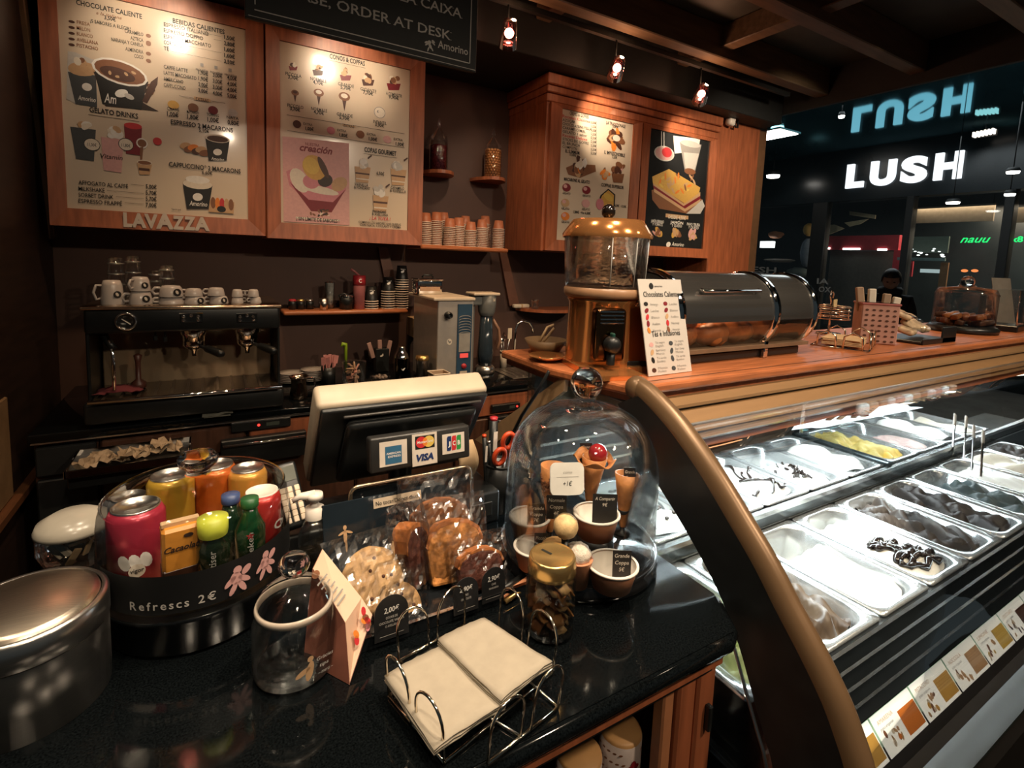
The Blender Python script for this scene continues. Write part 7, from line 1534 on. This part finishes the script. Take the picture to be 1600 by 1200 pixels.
# ------------------------------------------------------------------ steel bin
t = thing('table_bin', 'brushed steel table bin with domed swing lid in the left corner', 'bin', (-.200, .782, ZC + .0005)); r0 = .078
MB().lathe([(0, 0), (r0, 0), (r0, .088)], 48).build('bin_body', steel, t); MB().lathe([(r0, .089), (r0 + .0012, .090), (r0 + .0012, .120), (r0 - .003, .124), (r0 - .006, .122)], 48).build('collar', steel, t)
MB(Matrix.Rotation(.6, 4, 'Z')).grid(lambda u, v_: (lambda a, q: (r0 * .965 * q * math.cos(a), r0 * .965 * q * math.sin(a), .122 + .014 * (1 - (q * math.sin(a)) ** 2) - .012 * q * q * abs(math.cos(a)) ** 2 - (.018 if q > .99 else 0)))(2 * PI * u, v_), 48, 12).build('swing_lid', mat('brushed_lid', (.60, .52, .42), .30, 1.0, var=.12, scale=30, stretch=(1, 30, 1)), t)
# ------------------------------------------------------------------ napkin holder and napkins
t = thing('napkin_holder', 'square chrome wire holder with tall loops in the foreground', 'napkin holder', (0, 0, 0))
def loop(p0, p1, lean):
    a, b = Pz(*p0, ZC + .004), Pz(*p1, ZC + .004); up = Vector((lean[0], lean[1], 1)).normalized(); h = .060; r = (b - a).length / 2; pts = [a, a + up * (h - .02)]
    n = 10; top = (a + b) / 2 + up * (h - .02)
    for i in range(1, n): an = PI - PI * i / n; pts.append(top + (b - a).normalized() * r * math.cos(an) + up * .028 * math.sin(an))
    pts += [b + up * (h - .02), b]; MB().tube(pts, .0018, 8).build('wire_loop', wire, t); return a, b
ctr = Pz(735, 1085, ZC)
ends = []
for p0, p1 in (((623, 1032), (671, 1015)), ((684, 1008), (726, 975)), ((779, 978), (814, 1008)), ((824, 1012), (864, 1050)), ((608, 1086), (643, 1131)), ((652, 1143), (694, 1190)), ((762, 1192), (814, 1150)), ((829, 1140), (872, 1104))):
    a, b = Pz(*p0, ZC), Pz(*p1, ZC); d = ((a + b) / 2 - ctr); d.z = 0; d = d.normalized() * .10; ends.append(loop(p0, p1, (d.x, d.y)))
for i in (0, 2, 4, 6):
    a, b = ends[i][0], ends[i + 1][1]; MB().tube([a + Vector((0, 0, -.001)), b + Vector((0, 0, -.001))], .0022, 8).build('wire_base', wire, t)
for (i, j) in ((0, 4), (1, 2), (3, 7), (5, 6)):
    pass
A_, B_, C_, D_ = ends[0][0], ends[3][1], ends[5][1], ends[7][1]
for p0, p1 in ((ends[0][0], ends[6][1]), (ends[1][1], ends[7][1]), (ends[4][0], ends[2][0]), (ends[5][1], ends[3][1])): MB().tube([p0 + Vector((0, 0, -.001)), p1 + Vector((0, 0, -.001))], .0018, 8).build('cross_wire', wire, t)
def napkin(pix, z, label, n, sag=.004):
    q = [Pz(*p_, z) for p_ in pix]; 
    for k in range(n):
        mb = MB(); random.seed(k + int(z * 1000))
        def f(u, v_):
            a = q[0].lerp(q[1], u); b = q[3].lerp(q[2], u); c_ = a.lerp(b, v_); c_.z = z - .0032 * k + sag * math.sin(PI * u) * .5 - .006 * max(0, abs(u - .5) * 2 - .8) + .0012 * math.sin(9 * u + k) * math.sin(7 * v_); return tuple(c_ + Vector((random.uniform(-.0006, .0006), random.uniform(-.0006, .0006), 0)))
        mb.grid(f, 12, 10); o = mb.build('paper_napkin', paper); o.modifiers.new('s', 'SOLIDIFY').thickness = .0022; tag(o, label if k == 0 else ('%s napkin under the top one of the %s' % (('second', 'third', 'fourth', 'fifth')[k - 1], 'left pile' if 'left' in label else 'right pile')), 'napkin', 'cream paper napkins')
napkin([(601, 1057), (695, 1008), (790, 1100), (679, 1173)], ZC + .030, 'topmost cream napkin of the left pile in the wire holder', 3)
napkin([(684, 1000), (757, 966), (863, 1035), (783, 1096)], ZC + .040, 'topmost cream napkin overlapping on the right in the wire holder', 3)

# ------------------------------------------------------------------ pastry display
t = thing('pastry_stand', 'black acrylic pastry stand with back panel and price tags', 'display stand', (0, 0, 0)); acr = mat('black_acrylic', (.010, .012, .014), .08)
sx0, sx1 = .168, .448
MB().lo_hi((sx0, .672, ZC + .001), (sx1, .83, ZC + .008), .002).build('tray_floor', acr, t); MB().lo_hi((sx0, .668, ZC + .001), (sx1, .673, ZC + .020)).build('front_lip', acr, t)
MB().lo_hi((sx0, .667, ZC + .0205), (sx1, .673, ZC + .0215)).build('lip_edge', chrome, t)
zp = Py(503, 797, .85).z; bx0_, bx1_ = Py(503, 797, .85).x, Py(735, 738, .85).x
Mb = frame((bx0_, .815, ZC + .006), (1, 0, 0), (0, .037, zp - ZC)); bh = math.hypot(.037, zp - ZC)
MB(Mb).lo_hi((0, 0, -.004), (bx1_ - bx0_, bh, 0), .001).build('back_panel', mat('blue_black_acrylic', (.012, .018, .024), .12), t)
s0 = MB(Mb).lo_hi((.085, bh - .022, .0), (.172, bh - .006, .0008)).build('notice_strip', mat('strip_paper', (.55, .44, .32), .6), t)
mb = MB(Mb); mb.c('black').text('No tocar/Do not touch', .089, bh - .018, .0072, .079, .0014, bold=.008); mb.build('notice_lettering', PAL, s0)
mb = MB(Mb); mb.c('tanp').ell(.035, bh - .042, .003, .004, .001, 9).ell(.035, bh - .056, .003, .012, .001, 10).ell(.030, bh - .050, .007, .002, .001, 9, rot=.4).ell(.041, bh - .050, .007, .002, .001, 9, rot=-.4).ell(.036, bh - .072, .0018, .010, .001, 8); mb.build('cherub_emblem', PAL, t)
def archtag(px, py, price, lines, yy=.664, w_=.044, h_=.052):
    v = Py(px, py, yy); o_ = MB(frame((v.x, yy, ZC + .012), (1, 0, 0), (0, .10, 1))); r = w_ / 2
    pts = [(-r, 0), (r, 0), (r, h_ - r)] + [(r * math.cos(PI * i / 12), h_ - r + r * math.sin(PI * i / 12)) for i in range(1, 12)] + [(-r, h_ - r)]
    o = o_.prism(pts, 0, .0015).build('arch_tag', mat('tag_slate', (.016, .016, .017), .35), t)
    mb = MB(o_.M); mb.c('white').text(price, 0, h_ * .62, .0075, .022, .002, align='C', shear=.15, bold=.01)
    for k, l in enumerate(lines): mb.c('lgrey').text(l, 0, h_ * .48 - .006 * k, .0034, .0019 * len(l), .002, align='C')
    mb.poly([(-r * .7, .006), (r * .7, .006), (r * .7, .0065), (-r * .7, .0065)], .002); mb.build('tag_lettering', PAL, o)
archtag(612, 1000, '2,00€', ['COOKIE DE', 'CHOCOLATE, VAINILLA', 'O AVELLANA'], w_=.050, h_=.062); archtag(728, 955, '2,90€', ['CAKE', 'CHOCOLATE'], w_=.042, h_=.054); archtag(771, 938, '2,90€', ['CAKE', 'MANDARINA'], yy=.668, w_=.042, h_=.054)
# bagged cookies
cookm = mat('cookie', (.60, .33, .13), .6, var=.25, scale=60, bump=.6, col2=(.68, .42, .19)); cakem = mat('cake_crumb', (.66, .27, .07), .65, var=.35, scale=70, bump=.7); cakedk = mat('cake_dark', (.15, .045, .028), .65, var=.3, scale=70, bump=.7)
def bag(par, M_, w_, h_, d, nm='cellophane_bag', seed=1, flare=.3):
    random.seed(seed); mb = MB(M_)
    def f(s_):
        ns = [[random.uniform(-.0022, .0022) for _ in range(17)] for _ in range(17)]
        def g(u, v_):
            e = (1 - abs(2 * u - 1) ** 3) * (1 - abs(2 * v_ - 1) ** 3); k = min(16, int(u * 16)); l = min(16, int(v_ * 16))
            return ((u - .5) * w_ * (1 + .06 * v_), (v_ - .0) * h_, s_ * d * e ** .5 + ns[k][l] * 1.3)
        return g
    mb.grid(f(1), 16, 16, False); mb.grid(f(-1), 16, 16, False); return mb.build(nm, cello, par)
def cookie(px, py, yy, r, label, tilt, rz, seed):
    v = Py(px, py, yy); M_ = Matrix.Translation(v) @ Matrix.Rotation(rz, 4, 'Z') @ Matrix.Rotation(tilt, 4, 'X')
    t = thing('cookie', label, 'cookie', M=M_, group='bagged cookies'); random.seed(seed)
    MB().sphere((0, 0, 0), r, 26, 12, (1, 1, .22), .03).build('cookie_dough', cookm, t)
    for k in range(6): a, q = random.uniform(0, 6.28), random.uniform(.2, .8) * r; MB().sphere((q * math.cos(a), q * math.sin(a), .20 * r * math.sqrt(1 - (q / r) ** 2)), .0032, 7, 5).build('chocolate_chip', mat('choc_chip', (.10, .035, .02), .4), t)
    bag(t, Matrix.Translation((0, -r * 1.25, 0)), r * 2.5, r * 2.75, .016, seed=seed)
    return t
cookie(583, 905, .752, .050, 'pale chip cookie in cellophane at the top of the cookie pile', .80, .1, 1); cookie(620, 950, .722, .038, 'lower browned cookie in cellophane behind the left tag', .85, -.15, 2)
def cake(px, py, yy, w_, h_, d, label, m, tilt, rz, seed):
    v = Py(px, py, yy); M_ = Matrix.Translation((v.x, yy, ZC + .011)) @ Matrix.Rotation(rz, 4, 'Z') @ Matrix.Rotation(tilt, 4, 'X')
    t = thing('cake_slice', label, 'cake slice', M=M_, group='bagged cake slices'); r = w_ * .5
    pts = [(-w_ / 2 * .88, 0), (w_ / 2 * .88, 0), (w_ / 2, h_ * .62), (w_ * .44, h_ * .82), (w_ * .25, h_ * .96), (0, h_), (-w_ * .25, h_ * .95), (-w_ * .44, h_ * .80), (-w_ / 2, h_ * .62)]
    o = MB().prism(pts, -d / 2, d / 2).build('cake_body', m, t); b_ = o.modifiers.new('b', 'BEVEL'); b_.width = .005; b_.segments = 2
    MB().prism([(p_[0] * 1.02, p_[1] * 1.02 + .0) for p_ in pts[2:]] + [(p_[0] * .95, p_[1] * .95) for p_ in pts[:1:-1]], -d / 2 * 1.02, d / 2 * 1.02).build('crust', mat('cake_crust', (.50, .17, .045), .55, var=.3, scale=50, bump=.4), t)
    bag(t, Matrix.Translation((0, -.004, 0)), w_ * 1.25, h_ * 1.45, d * .75, seed=seed); return t
cake(692, 880, .795, .110, .112, .028, 'orange cake slice in crinkled cellophane at the back', cakem, PI / 2 - .32, -.05, 11)
cake(652, 905, .765, .056, .100, .036, 'dark cake slice in cellophane at the left of the orange cakes', cakedk, PI / 2 - .25, .5, 12)
cake(712, 925, .742, .100, .098, .034, 'golden mandarin cake slice in the middle of the pastry stand', cakem, PI / 2 - .42, -.12, 13)
cake(752, 925, .704, .080, .064, .024, 'dark chocolate cake slice behind the two right tags', cakedk, PI / 2 - .35, -.10, 14)

# ------------------------------------------------------------------ folded leaflet
t = thing('folded_leaflet', 'tall folded cream leaflet with macaroon pictures leaning by the tip jar', 'leaflet', (0, 0, 0)); lf = mat('leaflet_cream', (.66, .50, .36), .5, var=.05, scale=20)
C0 = Pz(546, 1070, ZC + .001); A0 = Py(504, 858, .765); D0 = Py(489, 889, .72); F0 = Py(565, 934, .70); E0 = Py(539, 973, .66); B0 = Py(582, 961, .675)
bk1 = Vector((C0.x - .045, C0.y + .07, ZC + .001)); bk2 = Vector((C0.x + .05, C0.y + .09, ZC + .001))
def tri(nm, pts, m): o = MB().add([tuple(p_) for p_ in pts], [tuple(range(len(pts)))]).build(nm, m, t); o.modifiers.new('s', 'SOLIDIFY').thickness = .0008; return o
tri('upper_flap', (A0, D0, E0, F0), lf); tri('lower_flap', (F0, E0, C0, B0), mat('leaflet_rose', (.64, .42, .29), .5, var=.1, scale=20)); dk = mat('leaflet_back', (.20, .07, .045), .5, var=.3, scale=20)
tri('back_flap', (E0, D0, bk1, C0), dk); tri('side_flap', (B0, C0, bk2), dk); tri('rear_support', (A0, D0, bk1), dk)
Mu = frame(E0, F0 - E0, D0 - E0)
mb = MB(Mu); Lu = (F0 - E0).length; Lv = (D0 - E0).length
nrm = (F0 - E0).cross(D0 - E0).normalized(); sgn = 1 if nrm.dot(EYE - E0) > 0 else -1
for k in range(6): mb.c('grey'); mb.add([(x * 1, y, .0012 * sgn) for x, y in ((Lu * .22, Lv * (.70 - .09 * k)), (Lu * (.74 - .08 * (k % 2)), Lv * (.70 - .09 * k)), (Lu * (.74 - .08 * (k % 2)), Lv * (.725 - .09 * k)), (Lu * .22, Lv * (.725 - .09 * k)))], [(0, 1, 2, 3)])
mb.c('brown').ell(Lu * .45, Lv * .85, Lu * .16, Lv * .06, .0012 * sgn); mb.build('flap_print', PAL, t)
Ml = frame(C0, B0 - C0, E0 - C0); mb = MB(Ml); nl = (B0 - C0).cross(E0 - C0).normalized(); s2 = 1 if nl.dot(EYE - C0) > 0 else -1; random.seed(15)
e0 = Ml.inverted() @ E0; b0_ = Ml.inverted() @ B0; f0_ = Ml.inverted() @ F0
for k in range(8):
    a, b = random.uniform(.1, .8), random.uniform(.1, .85); p_ = (b0_ * a).lerp(e0.lerp(f0_, a), b) ; mb.c(random.choice(('pink', 'brown', 'red', 'orange', 'cream'))).ell(p_.x, p_.y, .006, .004, .0012 * s2, 10, rot=random.uniform(0, 3))
mb.build('macaroon_print', PAL, t)

# ------------------------------------------------------------------ soap pump, keypad terminal
v = Py(492, 870, .86); t = thing('pump_bottle', 'clear soap bottle with white pump beside the pastry stand', 'bottle', (v.x, .862, ZC + .0005)); hb = .115
MB().lathe([(0, .002), (.024, .002), (.026, .01), (.026, hb * .75), (.014, hb), (.012, hb)], 28).build('bottle_wall', glass, t); MB().lathe([(0, .004), (.023, .004), (.023, hb * .55), (0, hb * .55)], 24).build('liquid', thin_glass('soap_liquid', tint=(.86, .78, .68), base=.03), t)
MB().lathe([(.015, hb), (.015, hb + .018), (.008, hb + .02), (.006, hb + .034), (0, hb + .034)], 20).build('pump_collar', white, t); MB(Matrix.Rotation(PI - .1, 4, 'Z')).lathe([(0, hb + .032), (.014, hb + .033), (.013, hb + .042), (0, hb + .044)], 20).tube([(0, 0, hb + .039), (.022, 0, hb + .040), (.034, 0, hb + .034)], [.009, .006, .004], 8).build('pump_head', white, t)
p0, p1 = Py(465, 825, .90), Py(488, 722, .965); t = thing('card_terminal', 'slim black card terminal with pale keys propped beside the till', 'card terminal', M=frame(p0, Vector((1, .1, .1)), p1 - p0)); L = (p1 - p0).length
MB().lo_hi((-.020, 0, -.012), (.020, L, .010), .005, 2).build('terminal_body', blk, t); MB().lo_hi((-.015, L * .70, .010), (.015, L * .93, .0112)).build('screen', mat('lcd_grey', (.14, .15, .13), .15), t)
for i in range(3):
    for j in range(6): MB().box((-.012 + .012 * i, L * (.12 + .09 * j), .011), (.0085, .010, .004), .001).build('key', cream, t)
o = thing('cable_spool', 'coil of dark cable behind the card terminal', 'cable', (p0.x + .02, .99, ZC + .0005)); MB().tube([(.03 * math.cos(a) , .02 * math.sin(a), .006 + .004 * a / 6.28) for a in [i * .5 for i in range(40)]], .004, 6).build('cable_coil', blk, o); MB().tube([(.03, 0, .006), (.06, .02, .004), (.10, .02, .004)], .004, 6).build('cable_tail', blk, o)
prop = thing('cash_box', 'low black cash box behind the pastry stand', 'till', (0, 0, 0)); MB().lo_hi((.09, .90, ZC + .0005), (.52, 1.025, ZC + .070), .006, 2).build('drawer_box', blk, prop); MB().lo_hi((.12, .897, ZC + .02), (.50, .901, ZC + .05), .001).build('drawer_front', blkm, prop)

# ------------------------------------------------------------------ till screen, customer display
t = thing('till_screen', 'point of sale screen seen from behind with cream bezel and customer display', 'till', (0, 0, 0))
TL, TR = Py(496, 648, .93), Py(766, 602, .93); dn = Vector((0, .55, -.84)).normalized(); M_ = frame((TL.x, .93, (TL.z + TR.z) / 2), (1, 0, 0), dn); wS = TR.x - TL.x; hS = .235; nrm_ = Vector((1, 0, 0)).cross(dn)
sg_ = 1 if nrm_.dot(EYE - TL) > 0 else -1        # local z toward the customer
def scr(nm, a, b, m, bev=.004, seg=2): a = list(a); b = list(b); a[2] *= sg_; b[2] *= sg_; return MB(M_).lo_hi([min(p_, q_) for p_, q_ in zip(a, b)], [max(p_, q_) for p_, q_ in zip(a, b)], bev, seg).build(nm, m, t)
scr('bezel', (0, 0, -.060), (wS, hS, -.004), mat('cream_bezel', (.50, .41, .30), .4, var=.1, scale=14), .010, 3)
scr('back_shell', (.006, .004, -.004), (wS - .006, hS - .004, .008), blk, .004); scr('rear_hump', (.05, .025, .008), (wS - .03, hS - .03, .030), blk, .012, 3)
scr('vent_ridge', (.045, .016, .008), (wS - .02, .022, .014), mat('grey_ridge', (.05, .045, .04), .35), .002); scr('screen_face', (.012, .012, -.061), (wS - .012, hS - .012, -.0602), mat('dark_lcd', (.02, .02, .02), .08), 0)
MB().tube([((TL.x + TR.x) / 2, 1.0, ZC + .07), ((TL.x + TR.x) / 2, .99, 1.27), ((TL.x + TR.x) / 2, 1.01, 1.32)], .022, 14).build('stand_neck', blk, t)
cA, cB = Py(580, 738, .86), Py(737, 657, .86)
zt0, zt1 = Py(580, 688, .86).z, Py(580, 742, .86).z; cx0_, cx1_ = Py(579, 715, .86).x, Py(736, 680, .86).x
cdn = Vector((0, .12, 1)).normalized(); Mcd = frame((cx0_, .86, zt1), (1, 0, 0), cdn); wC = cx1_ - cx0_; hC = zt0 - zt1
cd = MB(Mcd).lo_hi((0, 0, -.028), (wC, hC, 0), .004, 2).build('customer_display', mat('charcoal_plastic', (.022, .021, .020), .35), t)
MB().tube([((cx0_ + cx1_) / 2, .885, zt1 + .01), ((cx0_ + cx1_) / 2, .95, zt1 - .01), ((cx0_ + cx1_) / 2, .96, ZC + .07)], .012, 10).build('display_arm', blk, t)
def sticker(x0, x1, y0, y1, fn, nm): 
    o = MB(Mcd).lo_hi((x0, y0, 0.0005), (x1, y1, .0012)).build(nm, mat('sticker_white', (.66, .58, .50), .45), t); mb = MB(Mcd @ Matrix.Translation((x0, y0, .0016))); fn(mb, x1 - x0, y1 - y0); mb.build('sticker_print', PAL, o)
def amex(mb, w_, h_): mb.c('blue').poly([(w_ * .2, h_ * .08), (w_ * .8, h_ * .08), (w_ * .8, h_ * .80), (w_ * .2, h_ * .80)]); mb.c('white').text('AMERICAN', w_ * .24, h_ * .47, h_ * .08, w_ * .52, .0003, bold=.02).text('EXPRESS', w_ * .3, h_ * .34, h_ * .08, w_ * .46, .0003, bold=.02)
def mcvisa(mb, w_, h_): mb.c('black').poly([(w_ * .12, h_ * .52), (w_ * .9, h_ * .52), (w_ * .9, h_ * .93), (w_ * .12, h_ * .93)]); mb.c('red').ell(w_ * .36, h_ * .73, w_ * .22, h_ * .18, .0003); mb.c('yellow').ell(w_ * .66, h_ * .73, w_ * .22, h_ * .18, .0004); mb.c('orange').ell(w_ * .51, h_ * .73, w_ * .10, h_ * .13, .0005); mb.c('white').text('MasterCard', w_ * .51, h_ * .70, h_ * .075, w_ * .62, .0006, align='C', bold=.02, shear=.1); mb.c('navy').text('VISA', w_ * .5, h_ * .15, h_ * .20, w_ * .70, .0003, align='C', bold=.05, shear=.2)
def jcb(mb, w_, h_):
    for k, (c_, ch) in enumerate((('navy', 'J'), ('red', 'C'), ('green', 'B'))):
        x = w_ * (.20 + .22 * k); mb.c(c_).poly([(x, h_ * .15), (x + w_ * .16, h_ * .15), (x + w_ * .20, h_ * .25), (x + w_ * .20, h_ * .88), (x + w_ * .04, h_ * .88), (x, h_ * .78)]); mb.c('white').text(ch, x + w_ * .10, h_ * .40, h_ * .22, w_ * .12, .0003, align='C', bold=.03)
sticker(wC * .085, wC * .345, hC * .16, hC * .86, amex, 'card_sticker'); sticker(wC * .395, wC * .645, hC * .02, hC * .95, mcvisa, 'card_sticker'); sticker(wC * .700, wC * .935, hC * .22, hC * .82, jcb, 'card_sticker')
# silver framed board behind the pastry stand
f0, f1 = Py(547, 762, .872), Py(726, 734, .872); t = thing('framed_board', 'dark board with rounded silver frame behind the pastry stand', 'board', (0, 0, 0)); wf = f1.x - f0.x + .01; zf = f0.z
Mf = frame((f0.x, .872, ZC + .0005), (1, 0, 0), (0, -.02, 1)); rr_ = rrect(wf, zf - ZC, .014, 6)
MB(Mf @ Matrix.Translation((wf / 2, (zf - ZC) / 2, 0))).prism(rr_, -.006, 0).build('board', acr, t); MB(Mf @ Matrix.Translation((wf / 2, (zf - ZC) / 2, 0))).tube([(p_[0], p_[1], 0) for p_ in rr_], .0038, 8, True).build('silver_frame', mat('warm_silver', (.48, .38, .27), .25, .9), t)
MB(Mf).tube([(wf * .66, zf - ZC - .018 - .006 * i, .004 + .002 * (i % 2)) for i in range(4)], .0016, 6).build('bead_chain', chrome, t); MB(Mf).sphere((.02, zf - ZC - .02, .004), .003, 8, 6).build('screw', chrome, t)
# pen cup with scissors and pens
pc = Py(778, 810, .95); t = thing('pen_cup', 'black pen cup between the till and the dome', 'pen cup', (pc.x, .95, ZC + .0005)); MB().lathe([(0, 0), (.030, 0), (.034, .105), (.031, .105), (.028, .005), (0, .004)], 28).build('cup_wall', blk, t); MB().lathe([(.033, .103), (.0355, .105), (.0345, .109), (.031, .107)], 28).build('rim', blkm, t)
pl = t.location.copy(); orm = mat('scissor_orange', (.62, .07, .02), .35)
t = thing('scissors', 'scissors with orange red handles in the pen cup', 'scissors', (pl.x, pl.y, ZC + .006)); MB().tube([(.0, 0, .0), (.004, -.01, .11)], .004, 6).build('blades', steel, t)
for cx_, cz in ((.002, .160), (-.018, .128)): MB(frame((cx_, -.028, cz), (1, 0, 0), (0, -.2, 1))).tube([(.013 * math.cos(a), .018 * math.sin(a), 0) for a in [2 * PI * i / 20 for i in range(20)]], .0055, 8, True).build('finger_ring', orm, t)
t = thing('scissors', 'second orange handled scissors toward the dome', 'scissors', (pl.x + .018, pl.y, ZC + .006)); MB().tube([(.0, 0, .0), (.004, -.01, .11)], .004, 6).build('blades', steel, t)
for cx_, cz in ((.014, .160), (.010, .124)): MB(frame((cx_, -.026, cz), (1, 0, 0), (0, -.2, 1))).tube([(.011 * math.cos(a), .016 * math.sin(a), 0) for a in [2 * PI * i / 20 for i in range(20)]], .0050, 8, True).build('finger_ring', orm, t)
for k, (dx, h_, r_, m, capm, lab) in enumerate(((-.014, .200, .0095, blk, redc, 'thick black marker with red end in the pen cup'), (-.024, .165, .005, blk, orm, 'thin black pen with orange stripe in the pen cup'), (.0, .150, .005, blk, steel, 'dark ballpoint pen in the pen cup'))):
    t = thing('marker_pen', lab, 'pen', (pl.x + dx, pl.y + .008, ZC + .006), 0, 'pens'); e = Vector((-.012 * (k + .4), -.006, h_)); MB().tube([(0, 0, 0), e], r_, 12).build('barrel', m, t); MB().tube([e, e * 1.035], r_ * .92, 12).build('end_cap', capm, t); Mq = frame(e * .72, (1, 0, 0), e); MB(Mq).lo_hi((-r_ * .5, -h_ * .06, r_ * .86), (r_ * .5, h_ * .16, r_ * 1.03)).build('label', white, t)
# tan bracket between display and cup, and slack cable
t = thing('receipt_roll', 'tan receipt paper curling beside the customer display', 'receipt', (Py(722, 735, .93).x, .93, ZC + .0705)); zz_ = Py(722, 690, .93).z - ZC - .0705; MB().grid(lambda u, v_: ((u - .5) * .045 + .01 * math.sin(3 * v_), .012 * math.cos(5 * v_), v_ * zz_), 6, 14).build('paper_strip', mat('receipt_tan', (.50, .34, .19), .7), t).modifiers.new('s', 'SOLIDIFY').thickness = .0006; MB(frame((-.022, .02, .012), (0, 0, 1), (0, 1, 0))).tube([(0, 0, 0), (0, 0, -.045)], .012, 14).build('paper_core', cream, t)
# tan sloped end panel of the service side and the black lead
e1, e2, e3 = Px(884, 585, .715), Px(742, 687, .715), Px(800, 690, .715)
e3, e4 = Px(764, 700, .715), Px(880, 612, .715)
pnl = MB().add([tuple(e1), tuple(e2), tuple(e3), tuple(e4)], [(0, 1, 2, 3)]).build('service_panel', tan, gc); pnl.modifiers.new('s', 'SOLIDIFY').thickness = .012
q = [Px(858, 580, .70), Px(840, 612, .695), Px(815, 650, .69), Px(795, 690, .68), Px(772, 735, .66)]
o = MB().tube(q, .0045, 8).build('black_cable', blk); tag(o, 'black lead running down beside the tan service panel', 'cable')
